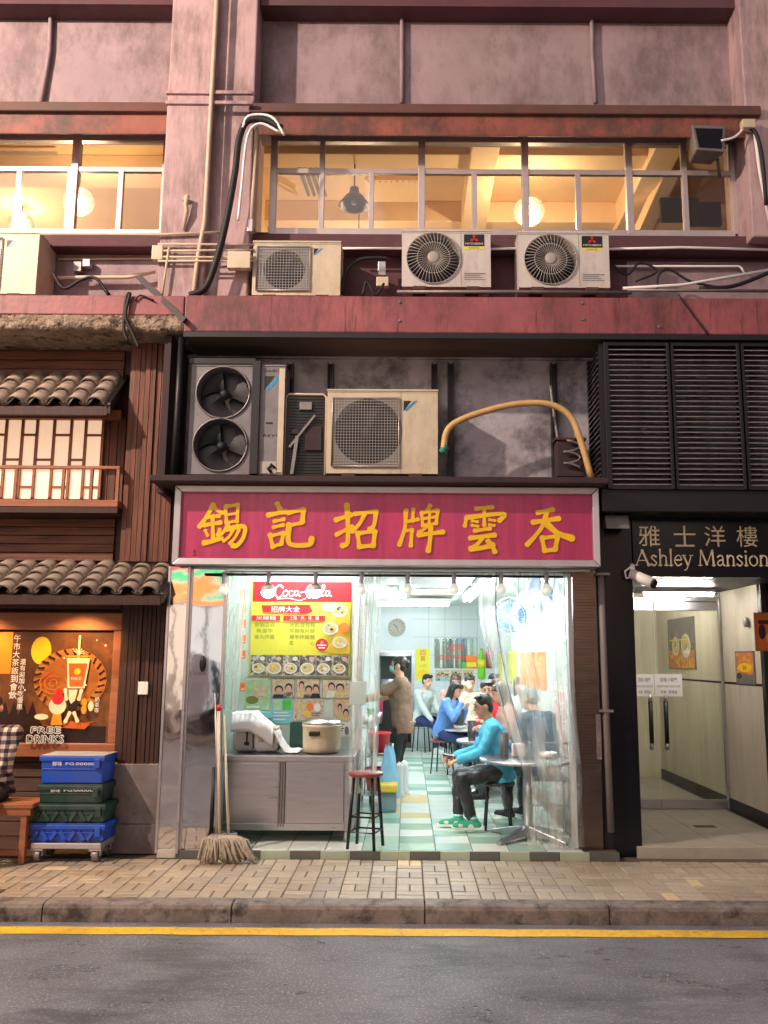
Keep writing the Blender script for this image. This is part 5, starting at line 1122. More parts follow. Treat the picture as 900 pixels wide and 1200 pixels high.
# tiled awnings
def awning(xa, xb, pyt, pyb, Yt, Yb, cw, rows, name_mid):
    zt, zb = P(90, pyt, Yt).z, P(90, pyb, Yb).z; L = math.hypot(Yt - Yb, zt - zb); ang = math.atan2(zt - zb, Yt - Yb)
    rf = MB(); rf.hexa([(xa, Yb, zb - .06), (xb, Yb, zb - .06), (xb, Yt, zt - .06), (xa, Yt, zt - .06)], [(xa, Yb, zb - .02), (xb, Yb, zb - .02), (xb, Yt, zt - .02), (xa, Yt, zt - .02)])
    roof = part('tile_roof', rf, m_woodd, TS)
    tl = L / rows
    tmb = MB(); n = 8; r = cw * .47
    for j, (yy, rr, zz) in enumerate(((-.025, r, .022), (tl * 1.0, r * .86, .0))):
        for t_ in (0, .016):
            for k in range(n + 1): a = math.pi * k / n; tmb.v.append(V(((rr - t_) * math.cos(a), yy, (rr - t_) * math.sin(a) * .8 + zz)))
    q = n + 1
    for k in range(n):
        tmb.face((k, k + 1, 2 * q + k + 1, 2 * q + k), True); tmb.face((q + k + 1, q + k, 3 * q + k, 3 * q + k + 1), True); tmb.face((q + k, q + k + 1, k + 1, k))
    me = mesh_of('roof_tile', tmb, m_tile)
    pmb = MB()
    for j, (yy, zz) in enumerate(((-.02, .0), (tl, -.006))):
        for k in range(5): a = math.pi + math.pi * k / 4; pmb.v.append(V((cw * .5 + cw * .3 * math.cos(a), yy, .03 + cw * .18 * math.sin(a) + zz)))
    for k in range(4): pmb.face((k, k + 1, 5 + k + 1, 5 + k), True)
    pme = mesh_of('pan_tile', pmb, m_tile)
    nc = int((xb - xa) / cw); org = ORG[TS.name]
    for i in range(nc):
        for j in range(rows):
            for m_, nm in ((me, 'roof_tile'), (pme, 'pan_tile')):
                o = bpy.data.objects.new(nm, m_); C.objects.link(o); o.parent = roof
                f = (j + .02) / rows; x = xb - cw * (i + .55) - (cw if nm == 'pan_tile' and 0 else 0)
                o.location = V((x, Yb + (Yt - Yb) * f, zb + (zt - zb) * f)) - org
                o.rotation_euler = (ang + random.uniform(-.02, .02), random.uniform(-.03, .03), random.uniform(-.025, .025))
    mb = MB(); mb.box(xa, xb + .005, Yb - .005, Yb + .025, zb - .1, zb - .015); part('eaves_board', mb, m_woodd, TS, .004)
    mb = MB(); mb.hexa([(xb, Yb, zb - .08), (xb + .03, Yb, zb - .08), (xb + .03, Yt, zt - .06), (xb, Yt, zt - .06)], [(xb, Yb, zb + .02), (xb + .03, Yb, zb + .02), (xb + .03, Yt, zt + .03), (xb, Yt, zt + .03)]); part('barge_board', mb, m_black, TS)
awning(TX0, xof(128, 470, -.15), 442, 474, TY, -.2, .18, 3, 'upper')
awning(TX0, xof(190, 692, -.25), 662, 695, TY - .05, -.3, .178, 4, 'lower')
# lattice window
WY = TY - .03
xa, xb = TX0, xof(120, 540, WY); za, zb = zof(588, WY), zof(493, WY)
m_paper = M('lit paper pane', s(246, 220, 200), .7, var=.08, scale=3, bump=.05, emit=.7, ecol=s(255, 214, 176))
wf = MB(); wf.box(xa, xb, WY + .03, WY + .05, za, zb); win = part('window', wf, m_frame, TS)
mb = MB(); mb.box(xa, xof(142, 486, TY - .08), TY - .08, TY + .02, zof(493, TY - .08), zof(482, TY - .08)); part('lintel', mb, m_frame, TS, .006)
cols = [(-80, -66), (-62, -47), (-43, -30), (-27, -12), (-8, 5), (9, 24), (28, 41), (45, 61), (65, 81), (85, 98), (102, 118)]
for i, (p0, p1) in enumerate(cols):
    X0, X1 = xof(p0 - 1.5, 495, WY), xof(p1 + 1.5, 495, WY)
    cuts = (za, zof(549, WY), zof(541, WY), zb) if i % 2 == 1 else (za, zof(573, WY), zof(512, WY), zb)
    for k in range(3): mb = MB(); mb.box(X0, X1, WY + .012, WY + .028, cuts[k] + .012, cuts[k + 1] - .012); part('pane', mb, m_paper, win)
    mb = MB(); mb.box(X1 + .002, X1 + .028, WY - .01, WY + .03, za, zb); part('lattice_bar', mb, m_frame, win, .003)
    for k in (1, 2): mb = MB(); mb.box(X0, X1, WY - .004, WY + .029, cuts[k] - .01, cuts[k] + .01); part('lattice_bar', mb, m_frame, win)
mb = MB(); mb.box(xa, xb, WY - .02, WY + .03, za - .04, za - .002); part('window_sill', mb, m_frame, win)
# balcony rail
BYY = -.06
bx = xof(139, 570, BYY)
bal = thing('balcony_rail', 'low brown balcony rail in front of the lattice window', 'railing', ((TX0 + bx) / 2, BYY, zof(596, BYY)))
for y0, y1 in ((548, 551.5), (588, 596)): mb = MB(); mb.box(TX0, bx, BYY, BYY + .04, zof(y1, BYY), zof(y0, BYY)); part('rail', mb, m_frame, bal, .004)
for px in (-60, 17, 73, 106, 137): x = xof(px, 570, BYY); mb = MB(); mb.box(x - .013, x + .013, BYY + .005, BYY + .035, zof(588, BYY), zof(551.5, BYY)); part('baluster', mb, m_frame, bal)
for y0, y1 in ((548, 551.5), (588, 596)): mb = MB(); mb.box(bx - .03, bx, BYY + .041, TY, zof(y1, BYY), zof(y0, BYY)); part('return_rail', mb, m_frame, bal)
mb = MB(); mb.box(TX0, bx, BYY, TY, zof(603, BYY), zof(596.5, BYY)); part('balcony_floor', mb, m_woodd, bal)
# poster with timber frame
PY = TY - .06
x0, x1 = TX0, xof(131, 800, PY); z0, z1 = zof(873, PY), zof(741, PY)
t = thing('framed_poster', 'large brown drinks poster in a timber frame with white lettering', 'poster', ((x0 + x1) / 2, PY, z0))
for q in ((TX0, x1 + .12, z1, z1 + .16), (TX0, x1 + .12, z0 - .12, z0)): mb = MB(); mb.box(q[0], q[1], PY - .03, TY + .02, q[2], q[3]); part('frame_bar', mb, m_frame, t, .008)
mb = MB(); mb.box(x1, x1 + .12, PY - .027, TY + .02, z0 + .001, z1 - .001); part('frame_bar', mb, m_frame, t, .008)
mb = MB(); mb.box(TX0, xof(145, 706, PY), PY - .06, TY + .02, zof(716, PY), zof(703, PY)); part('top_beam', mb, m_woodd, TS, .008)
m_pbg = M('brown poster print', s(92, 56, 26), .35, var=.35, scale=2.5, bump=0, col2=s(150, 90, 30), c2=(.48, .7), c2scale=2.2); m_dbr = M('dark brown print', s(38, 20, 14), .35, bump=0); m_or2 = M('burnt orange print', s(206, 96, 26), .35, var=.1, bump=0); m_or3 = M('amber print', s(226, 150, 40), .35, var=.1, bump=0); m_crm = M('cream print', s(244, 220, 178), .4, bump=0)
a = P(0, 873, PY); b = P(131, 741, PY); w = b.x - a.x; h = b.z - a.z
fl = Flat((a.x, PY, a.z), (1, 0, 0), (0, 0, 1), (0, -1, 0)); fl.board(x1 - TX0, h, .02, m_pbg, u0=TX0 - a.x)
U = lambda x: w * x / 820.; Vv = lambda y: h * (980 - y) / 840.
fl.rect(U(-500), Vv(455), U(38), Vv(140), m_or3); fl.rect(U(-500), Vv(980), U(820), Vv(840), m_dbr)
fl.poly([(U(-200), Vv(720))] + [(U(-200 + i * 36), Vv(700 + (60 if i % 2 else -40) * (1 if i < 14 else .3))) for i in range(14)] + [(U(330), Vv(850)), (U(-200), Vv(850))], m_dbr)
for i in range(6): fl.ell(U(270), Vv(280), U(80 - i * 1), Vv(875 + i * 1) , (m_or3 if i else m_gold)) if i < 1 else None
fl.ell(U(515), Vv(500), U(290), h * .28, M('ochre print', s(186, 116, 38), .35, bump=0))
fl.ell(U(515), Vv(500), U(225), h * .215, M('dull ochre print', s(160, 96, 30), .35, bump=0))
for i in range(26):
    an = 2 * math.pi * i / 26; c, q = math.cos(an), math.sin(an)
    fl.stroke([(U(515) + U(238) * c, Vv(500) + h * .228 * q), (U(515) + U(278) * math.cos(an + .08), Vv(500) + h * .268 * math.sin(an + .08))], w * .022, m_dbr)
for k in range(3): fl.stroke([(U(390) + U(30 + k * 38) * math.cos(a_ * .6 + k), Vv(520) + U(24 + k * 30) * math.sin(a_ * .6 + k)) for a_ in range(9)], w * .012, m_or2)
fl.poly([(U(250 + 500), Vv(800)), (U(420), Vv(840)), (U(520), Vv(800)), (U(690), Vv(815))], m_or2); fl.poly([(U(480), Vv(850)), (U(560), Vv(805)), (U(700), Vv(820)), (U(660), Vv(860))], m_or2)
fl.poly([(U(505), Vv(560)), (U(640), Vv(560)), (U(668), Vv(335)), (U(485), Vv(335))], m_crm); fl.poly([(U(520), Vv(548)), (U(626), Vv(548)), (U(650), Vv(375)), (U(503), Vv(375))], m_or2)
fl.ell(U(575), Vv(435), U(26), h * .03, m_gold); fl.text('好飲茶', U(570), Vv(487), h * .03, m_wht, U(85)); fl.rect(U(570), Vv(335), U(586), Vv(165), m_crm); fl.rect(U(480), Vv(328), U(672), Vv(316), m_or3)
for an in range(0, 180, 30): fl.stroke([(U(578), Vv(300)), (U(578) + U(45) * math.cos(R(an)), Vv(300) + U(40) * math.sin(R(an)))], w * .008, m_crm)
# plain stand-in figures: a red capped round shape and a pale standing shape
fl.poly([(U(395), Vv(830)), (U(485), Vv(830)), (U(470), Vv(740)), (U(410), Vv(740))], m_or3); fl.ell(U(440), Vv(690), U(68), h * .075, m_crm); fl.ell(U(440), Vv(640), U(46), h * .05, m_redp); fl.ell(U(445), Vv(585), U(26), h * .03, m_redp); fl.ell(U(320), Vv(770), U(55), h * .025, m_crm)
fl.poly([(U(525), Vv(740)), (U(590), Vv(740)), (U(610), Vv(640)), (U(510), Vv(640))], m_dbr); fl.poly([(U(520), Vv(570)), (U(590), Vv(570)), (U(575), Vv(650)), (U(545), Vv(675)), (U(525), Vv(640))], m_crm)
fl.stroke([(U(505), Vv(640)), (U(495), Vv(570))], w * .035, m_crm); fl.stroke([(U(605), Vv(640)), (U(620), Vv(575))], w * .035, m_crm); fl.stroke([(U(540), Vv(740)), (U(510), Vv(805))], w * .035, m_crm); fl.stroke([(U(575), Vv(740)), (U(605), Vv(800))], w * .035, m_crm)
fl.ell(U(650), Vv(660), U(24), h * .03, m_or3); fl.ell(U(650), Vv(715), U(22), h * .04, m_or3); fl.ell(U(703), Vv(690), U(22), h * .045, m_crm)
for (u, v, r) in ((790, 240, 9), (470, 335, 7), (180, 575, 7), (655, 535, 7), (60, 600, 6), (720, 200, 5), (540, 270, 5)): fl.ell(U(u), Vv(v), U(r), U(r), m_wht, 6)
fl.text('午市大茶飯到會飲', U(92), Vv(190), h * .064, m_wht, vert=True); fl.text('還有迎加小吃優惠', U(152), Vv(365), h * .05, m_wht, vert=True); fl.text('奶茶等', U(755), Vv(640), h * .042, m_wht, vert=True)
for tx, v, hh_, ww in (('FREE', 865, .05, 230), ('DRINKS', 930, .065, 285)):
    for dx, dy in ((-1, 0), (1, 0), (0, 1), (0, -1)): fl.text(tx, U(372) + dx * .006, Vv(v) + dy * .006, h * hh_, m_wht, U(ww))
    fl.text(tx, U(372), Vv(v), h * hh_ * .93, m_blk, U(ww * .99))
part('poster_print', fl.mb, fl.mats, t, recalc=False)
# downlights under the lower awning
GD = 'spot lamps under the lower tiled awning'
for px, lab in ((86, 'small lit spot lamp under the tiled awning over the poster'), (-40, 'small lit spot lamp under the awning beyond the left edge')):
    p = P(px, 702, -.13); t = thing('spot_lamp', lab, 'lamp', p, GD)
    mb = MB(); mb.lathe([(.02, .07), (.035, .06), (.045, 0), (.04, 0)], p, 14); part('lamp_body', mb, m_black, t)
    mb = MB(); mb.ell(p + V((0, 0, .012)), (.034, .034, .018)); part('bulb', mb, mat_emit('warm spot bulb', (1, .72, .35), 25), t)
    l = bpy.data.lights.new('spot_light', 'SPOT'); l.energy = 65; l.color = (1, .56, .22); l.spot_size = R(125); l.spot_blend = .6; l.shadow_soft_size = .03
    o = bpy.data.objects.new('spot_light', l); C.objects.link(o); o.parent = t; o.location = (0, 0, -.012); o.rotation_euler = (R(8), 0, 0)
mb = MB(); mb.pbox(162, 799, 173, 814, VY - .03, .02); solo('switch_plate', mb, m_wht, 'small white plate on the dark timber pier', 'plate', bevel=.004)
# crates on a dolly
m_cb = M('blue crate plastic', s(20, 84, 205), .4, grime=.4, gcol=(.1, .1, .12), var=.08, scale=4, bump=.04); m_cg = M('dark green crate plastic', s(18, 62, 54), .4, grime=.5, gcol=(.09, .1, .1), var=.12, scale=4, bump=.04); m_cl = M('dusty grey lid', s(150, 158, 168), .5, var=.15, scale=5)
CYf = -.32
p0, p1 = xof(44, 930, CYf), xof(120, 930, CYf); CZb = zof(990, CYf); cw = p1 - p0; cdp = .33
def crate(z0, z1, mat, label, lidm=None, ribs=0, text=None, ex=0):
    xa, xb = p0 - ex, p1 + ex; t = thing('crate', label, 'crate', ((xa + xb) / 2, CYf + cdp / 2, z0), 'crates stacked on the dolly'); h = z1 - z0; tp = .016
    mb = MB(); mb.hexa([(xa + tp, CYf + tp, z0), (xb - tp, CYf + tp, z0), (xb - tp, CYf + cdp - tp, z0), (xa + tp, CYf + cdp - tp, z0)], [(xa + .006, CYf + .006, z1 - .03), (xb - .006, CYf + .006, z1 - .03), (xb - .006, CYf + cdp - .006, z1 - .03), (xa + .006, CYf + cdp - .006, z1 - .03)]); part('body', mb, mat, t, .012)
    mb = MB(); mb.box(xa - .006, xb + .006, CYf - .006, CYf + cdp + .006, z1 - .045, z1 - .004); part('rim', mb, mat, t, .008)
    mb = MB(); mb.box(xa, xb, CYf, CYf + cdp, z1 - .003, z1 + .004); part('lid', mb, lidm or mat, t, .003)
    for i in range(ribs):
        for k in (0, 1):
            xm = xa + (xb - xa) * (i + .5) / ribs; w_ = (xb - xa) / ribs
            mb = MB(); mb.bar((xm - w_ * .42 * (1 if k else -1), CYf + .004, z0 + .02), (xm - w_ * .1 * (1 if k else -1), CYf - .004, z1 - .06), .018, .03); part('rib', mb, mat, t, .003)
    mb = MB(); mb.box(xa + .02, xb - .02, CYf + .002, CYf + .02, z0 + h * .5, z0 + h * .54); part('ridge', mb, mat, t, .004)
    mb = MB(); mb.box(xb - .08, xb - .03, CYf - .018, CYf - .004, z1 - .1, z1 - .02); part('latch', mb, mat, t, .006)
    if text:
        fl = Flat(((xa + xb) / 2, CYf - .004, z0 + h * .72), (1, 0, 0), (0, 0, 1), (0, -1, 0)); fl.text(text[0], -.12, 0, .038, m_wht); fl.text(text[1], .07, 0, .022, m_wht, .24); part('print', fl.mb, fl.mats, t, recalc=False)
za = zof(968, CYf); zb2 = zof(945, CYf); zc2 = zof(922, CYf); zd = zof(888, CYf)
crate(CZb + .002, za, m_cb, 'blue ribbed crate at the bottom of the stack on the dolly', None, 4, None, .035)
crate(za + .006, zb2, m_cg, 'lower dark green ribbed crate above the bottom blue one', None, 4, None, .03)
crate(zb2 + .006, zc2, m_cg, 'upper dark green crate with white lettering under the top blue one', None, 0, ('鮮味', 'FG:00000'))
crate(zc2 + .006, zd, m_cb, 'blue crate with grey lid and white lettering on top of the stack', m_cl, 0, ('鮮味', 'FG:00000'))
t = thing('dolly', 'grey wheeled dolly under the crate stack', 'dolly', ((p0 + p1) / 2, CYf + cdp / 2, 0))
mb = MB(); mb.box(p0 - .02, p1 + .02, CYf - .02, CYf + .04, CZb - .045, CZb); part('frame_rail', mb, m_alu, t, .006)
mb = MB(); mb.box(p0 - .02, p1 + .02, CYf + cdp - .06, CYf + cdp, CZb - .045, CZb); part('frame_rail', mb, m_alu, t, .006)
for x in (p0 - .02, p1 - .04): mb = MB(); mb.box(x, x + .06, CYf + .041, CYf + cdp - .061, CZb - .044, CZb - .001); part('frame_rail', mb, m_alu, t, .004)
for x in (p0 + .03, p1 - .03):
    for y in (CYf + .03, CYf + cdp - .05):
        mb = MB(); mb.box(x - .05, x + .05, y - .045, y + .045, CZb - .06, CZb - .046); mb.box(x - .04, x - .032, y - .02, y + .03, .05, CZb - .06); mb.box(x + .032, x + .04, y - .02, y + .03, .05, CZb - .06); f = part('caster', mb, m_alu, t, kind=None)
        mb = MB(); mb.cyl((x - .026, y, .052), (x + .026, y, .052), .05, None, 18); part('wheel', mb, m_galv, f, .006)
# bench
bY = -.42; zbn = zof(945, bY); xb_ = xof(38, 950, bY)
t = thing('bench', 'orange lit timber bench at the left edge', 'bench', (xb_ - .6, bY + .2, 0))
for k in range(3): mb = MB(); mb.box(xb_ - 1.3, xb_, bY + k * .125, bY + .12 + k * .125, zbn - .035, zbn); part('seat_slat', mb, m_frame, t, .005)
for x in (xb_ - .1, xb_ - 1.2):
    for y in (bY + .02, bY + .3): mb = MB(); mb.box(x, x + .05, y, y + .05, 0, zbn - .036); part('leg', mb, m_frame, t, .004)
mb = MB(); mb.box(xb_ - 1.15, xb_ - .1, bY + .03, bY + .06, .07, .11); part('stretcher', mb, m_frame, t, .004)
mb = MB(); mb.box(xb_ - 1.3, xb_ - .02, bY + .01, bY + .03, zbn - .09, zbn - .036); part('apron', mb, m_frame, t)

# ================================================================== MANSION ENTRANCE (right)
MS = thing('mansion_entrance', 'dark mansion entrance with glass doors and pale stone lobby', 'entrance', (2.8, 1, 0))
MX0, MX1 = xof(713, 800, .03), xof(746, 800, .03); WX = 3.46; MF = .085
m_marble = M('pale travertine wall', s(220, 212, 192), .35, var=.1, scale=2.5, bump=.08, bscale=25, stretch=(3, 3, .5), col2=s(198, 184, 154), c2=(.5, .75), c2scale=1.4)
m_lfl = M('grey lobby floor tile', s(172, 166, 152), .3, var=.12, scale=5, bump=.05)
zS = zof(676, .08)
mb = MB(); mb.box(MX0, MX1, .03, .5, -.0, zof(596, .03)); part('pillar', mb, m_navy, MS, .004)
mb = MB(); mb.box(MX0, XR, -.02, .3, zof(604, .0), zof(598, 0)); part('lintel', mb, m_black, MS)
mb = MB(); mb.box(MX0, XR, .14, 2.2, zS + .02, zof(598, 0) + .1); part('soffit_box', mb, m_black, MS)
mb = MB(); mb.box(MX1 - .05, XR, .0, .12, -.05, MF); part('threshold', mb, m_lfl, MS, .006)
mb = MB(); mb.box(WX, XR, .121, .82, -.05, MF); part('threshold', mb, m_lfl, MS)
mb = MB(); mb.box(MX1 - .05, WX - .001, .121, 4.5, -.05, MF - .008); fl_ = part('lobby_floor', mb, m_bed, MS)
for j in range(9):
    for i in range(4):
        q0 = MX1 - .05 + i * .36; q1 = min(q0 + .355, WX - .003); y0 = .125 + j * .48
        if q1 - q0 > .05: mb = MB(); mb.box(q0, q1, y0, y0 + .474, MF - .008, MF); part('floor_tile', mb, m_lfl, fl_, .002)
mb = MB(); mb.box(2.75, 2.95, .9, 1.0, MF + .001, MF + .004); part('floor_drain', mb, m_black, MS)
# right lobby wall in stone panels with a groove at dado height
zd_ = PX(850, 800, WX).z
for j in range(7):
    y0, y1 = .9 + j * .6, .9 + (j + 1) * .6
    for z0, z1 in ((MF + .12, zd_ - .012), (zd_ + .012, 2.9)): mb = MB(); mb.box(WX, WX + .03, y0 + .002, min(y1, 4.5) - .002, z0, z1); part('wall_panel', mb, m_marble, MS, .003)
mb = MB(); mb.box(WX + .012, WX + .2, .901, 4.6, MF, 2.9); part('lobby_wall', mb, m_dark, MS)
mb = MB(); mb.box(WX - .015, WX + .03, .905, 4.5, MF, MF + .118); part('skirting', mb, m_black, MS)
mb = MB(); mb.box(MX1 - .1, WX + .2, 4.5, 4.65, 0, 2.9); part('back_wall', mb, m_marble, MS)
mb = MB(); mb.hexa([(MX1, 4.46, MF), (WX - .02, 4.46, MF), (WX - .02, 4.49, MF), (MX1, 4.49, MF)], [(MX1, 4.46, 1.3), (WX - .02, 4.46, MF + .12), (WX - .02, 4.49, MF + .12), (MX1, 4.49, 1.3)]) if 0 else mb.bar((WX - .4, 4.46, MF + .06), (MX1 - .1, 4.46, 1.05), .06, .14); part('stair_string', mb, m_black, MS)
mb = MB(); mb.box(MX1 - .15, MX1 - .1, .5, 4.5, 0, 2.9); part('side_wall', mb, m_marble, MS)
mb = MB(); mb.box(MX1 - .15, WX + .2, 2.2, 4.6, 2.75, 2.85); part('lobby_ceiling', mb, m_ceil, MS)
mb = MB(); mb.box(2.4, 2.75, 3.6, 4.3, MF, .55); solo('letter_box', mb, m_black, 'dark low cabinet at the back of the mansion lobby', 'cabinet', bevel=.01)
# right black shopfront
mb = MB(); mb.box(WX + .001, XR, .82, .9, 0, zof(604, .1)); part('dark_glazing', mb, m_navy, MS)
mb = MB(); mb.box(WX - .005, WX + .05, .80, .819, 0, 2.9); part('edge_trim', mb, m_black, MS)
# sign panel
NY = .06
fl, w, h = wallflat(743, 607, 960, 676, NY); fl.board(w, h, .07, m_navy)
m_brass = M('brushed brass lettering', s(222, 206, 172), .3, metal=.35, var=.15, scale=20, bump=.03)
k = w / 217.
for ch, px in zip('雅士洋樓', (762, 803, 838, 875)): fl.text(ch, (px - 743) * k, h * (676 - 629) / 69, h * 24 / 69, m_brass)
SER = {'A': (1.35, [([(0, 0), (.6, 1.5)], .1), ([(.58, 1.5), (1.18, 0)], .22), ([(.25, .5), (.95, .5)], .09)], [(0, 0), (1.2, 0)]),
 's': (.72, [([(.55, .85), (.3, 1), (.1, .8), (.32, .52), (.55, .25), (.32, 0), (.05, .15)], .15)], []), 'l': (.45, [([(.18, 0), (.18, 1.6)], .18)], [(.18, 0)]), 'i': (.45, [([(.18, 0), (.18, 1)], .18), ([(.16, 1.4), (.2, 1.4)], .2)], [(.18, 0)]),
 'h': (1.0, [([(.18, 0), (.18, 1.6)], .18), ([(.18, .7), (.42, 1), (.72, .85), (.74, .5), (.74, 0)], .16)], [(.18, 0), (.74, 0)]), 'n': (1.0, [([(.18, 0), (.18, 1)], .18), ([(.18, .7), (.42, 1), (.72, .85), (.74, .5), (.74, 0)], .16)], [(.18, 0), (.74, 0)]),
 'e': (.86, [([(.12, .56), (.7, .58), (.6, .93), (.36, 1), (.12, .72), (.1, .35), (.34, 0), (.7, .16)], .13)], []), 'y': (.86, [([(.08, 1), (.42, .08)], .18), ([(.78, 1), (.36, -.25), (.1, -.45)], .1)], [(.08, .97), (.78, .97)]),
 'M': (1.65, [([(.12, 0), (.22, 1.5)], .11), ([(.24, 1.5), (.76, .1)], .2), ([(.76, .1), (1.28, 1.5)], .1), ([(1.3, 1.5), (1.4, 0)], .2)], [(.12, 0), (1.4, 0)]), 'a': (.86, [([(.62, .58), (.28, .5), (.1, .22), (.3, 0), (.6, .2)], .13), ([(.12, .85), (.36, 1), (.6, .85), (.62, .2), (.76, .0)], .15)], []),
 'o': (.92, [([(.42, 1), (.1, .75), (.1, .25), (.42, 0), (.74, .25), (.74, .75), (.42, 1)], .15)], []), ' ': (.6, [], [])}
tw_ = sum(SER[c_][0] for c_ in 'Ashley Mansion'); ux = 152 * k / tw_; uy = h * 18 / 69 / 1.55; u_ = 746 - 743; cu_ = u_ * k; vb = h * (676 - 663) / 69
for c_ in 'Ashley Mansion':
    adv, st_, sf_ = SER[c_]
    for pts_, w_ in st_: fl.stroke([(cu_ + p_[0] * ux, vb + p_[1] * uy) for p_ in pts_], w_ * ux * 1.05, m_brass)
    for p_ in sf_: fl.stroke([(cu_ + (p_[0] - .17) * ux, vb + (p_[1] + .03) * uy), (cu_ + (p_[0] + .17) * ux, vb + (p_[1] + .03) * uy)], .085 * ux, m_brass)
    cu_ += adv * ux
fl.done('mansion_sign', 'black sign panel with brass Chinese characters over English lettering', 'sign')
# glass doors
DY = 1.95; dzt = zof(703, DY); xm = xof(770, 820, DY)
m_dgl = mat_clear('door glass', (.93, .96, .93), .02)
for (q0, q1, lab, hx) in ((MX1 - .1, xm - .006, 'left glass door leaf of the mansion, mostly behind the black pillar', xm - .09), (xm + .006, WX - .03, 'right glass door leaf of the mansion with printed notice', xm + .075)):
    t = thing('glass_door', lab, 'glass door', ((q0 + q1) / 2, DY, MF), 'glass doors of the mansion')
    mb = MB(); mb.box(q0, q1, DY, DY + .012, MF + .1, dzt - .1); part('pane', mb, m_dgl, t)
    mb = MB(); mb.box(q0, q1, DY - .015, DY + .03, dzt - .1, dzt); part('top_rail', mb, m_steel, t, .004)
    mb = MB(); mb.box(q0, q1, DY - .015, DY + .03, MF + .005, MF + .1); part('bottom_rail', mb, m_steel, t, .004)
    za, zb_ = P(757, 878, DY).z, P(757, 814, DY).z
    mb = MB(); mb.tube([(hx, DY - .06, za + .07), (hx, DY - .06, zb_ - .07)], .024, 10); part('handle', mb, m_black, t)
    for z in (za, zb_ - .07): mb = MB(); mb.tube([(hx, DY - .06, z), (hx, DY - .06, z + .07)], .021, 10); mb.tube([(hx, DY - .06, z + .03), (hx, DY, z + .03)], .012, 8); part('handle_mount', mb, m_steel, t, kind='stuff')
mb = MB(); mb.box(WX - .026, WX - .003, DY - .02, DY + .03, MF, dzt + .3); part('door_post', mb, m_steel, MS, .003)
mb = MB(); mb.box(MX1 - .1, WX - .02, DY + .002, DY + .012, dzt + .05, zS + .3); part('transom_glass', mb, m_dgl, MS)
mb = MB(); mb.box(MX1 - .1, WX - .02, DY - .02, DY + .04, dzt + .003, dzt + .045); part('door_head', mb, m_steel, MS, .004)
def notice(px0, py0, px1, py1, lab):
    fl, w, h = wallflat(px0, py0, px1, py1, DY - .012); fl.board(w, h, .004, m_wht)
    fl.text('請推小閘門', w * .5, h * .74, h * .2, m_blk, w * .62); fl.text('PLEASE PUSH THE DOOR', w * .5, h * .45, h * .09, m_blk, w * .85); fl.text('多謝 · 管理處', w * .5, h * .2, h * .14, m_blk, w * .6); return fl.done('notice', lab, 'notice', 'white notices on the mansion doors')
notice(744, 790, 766, 816, 'white notice on the left glass door beside the pillar'); notice(768, 790, 799, 816, 'white notice on the right glass door above its handle')
# posters on the right wall, facing left
def sideposter(px0, py0, px1, py1, x, lab, fn, bg):
    a = PX(px0, (py0 + py1) / 2, x); b = PX(px1, (py0 + py1) / 2, x); z1 = (PX(px0, py0, x).z + PX(px1, py0, x).z) / 2; z0 = (PX(px0, py1, x).z + PX(px1, py1, x).z) / 2
    w = a.y - b.y; h = PX((px0 + px1) / 2, py0, x).z - PX((px0 + px1) / 2, py1, x).z; z0 = PX((px0 + px1) / 2, py1, x).z
    fl = Flat((x, a.y, z0), (0, -1, 0), (0, 0, 1), (-1, 0, 0)); fl.board(w, h, .012, bg); fn(fl, w, h); return fl.done('poster', lab, 'poster')
m_fp = M('warm food photo print', s(206, 120, 60), .4, var=.5, scale=14, bump=0, col2=s(240, 190, 70), c2=(.5, .62), c2scale=9)
sideposter(783, 724, 814, 784, WX - .012, 'tall food poster on the lobby wall behind the glass door', lambda fl, w, h: [fl.rect(w * .03, h * .02, w * .97, h * .36, m_fp), fl.rect(w * .03, h * .38, w * .97, h * .52, m_dgrey), bowl(fl, w * .3, h * .45, w * .16), bowl(fl, w * .7, h * .45, w * .16), fl.text('招牌', w * .4, h * .68, h * .1, m_orange), fl.rect(w * .1, h * .56, w * .8, h * .58, m_yel), fl.text('米線', w * .5, h * .2, h * .16, m_yel), fl.ell(w * .75, h * .33, w * .12, h * .04, m_wht)], m_galv)
sideposter(862, 763, 884, 802, WX - .012, 'small framed food poster on the lobby wall nearer the street', lambda fl, w, h: [fl.rect(w * .06, h * .3, w * .94, h * .95, m_fp), fl.ell(w * .5, h * .5, w * .36, h * .14, m_gold), fl.text('麵食', w * .5, h * .5, h * .14, m_blk), fl.ell(w * .2, h * .25, w * .13, h * .1, m_black), fl.rect(w * .4, h * .08, w * .9, h * .2, m_label)], m_galv)
fl, w, h = wallflat(886, 718, 925, 763, .79); fl.board(w, h, .02, m_frame); fl.rect(w * .06, h * .06, w * .94, h * .94, m_or2); fl.ell(w * .2, h * .5, w * .1, h * .2, m_dbr); fl.ell(w * .5, h * .35, w * .2, h * .18, m_or3); fl.rect(w * .1, h * .7, w * .8, h * .8, m_dbr)
fl.done('framed_picture', 'orange framed picture on the dark glazing at right edge', 'picture')
mb = MB(); p = PX(876, 729, WX - .01); mb.lathe([(.001, .0), (.05, .01), (.045, .03), (.02, .04)], p, 14, Matrix.Rotation(R(-90), 3, 'Y')); solo('door_stop', mb, m_alu, 'round metal knob high on the lobby wall', 'knob')
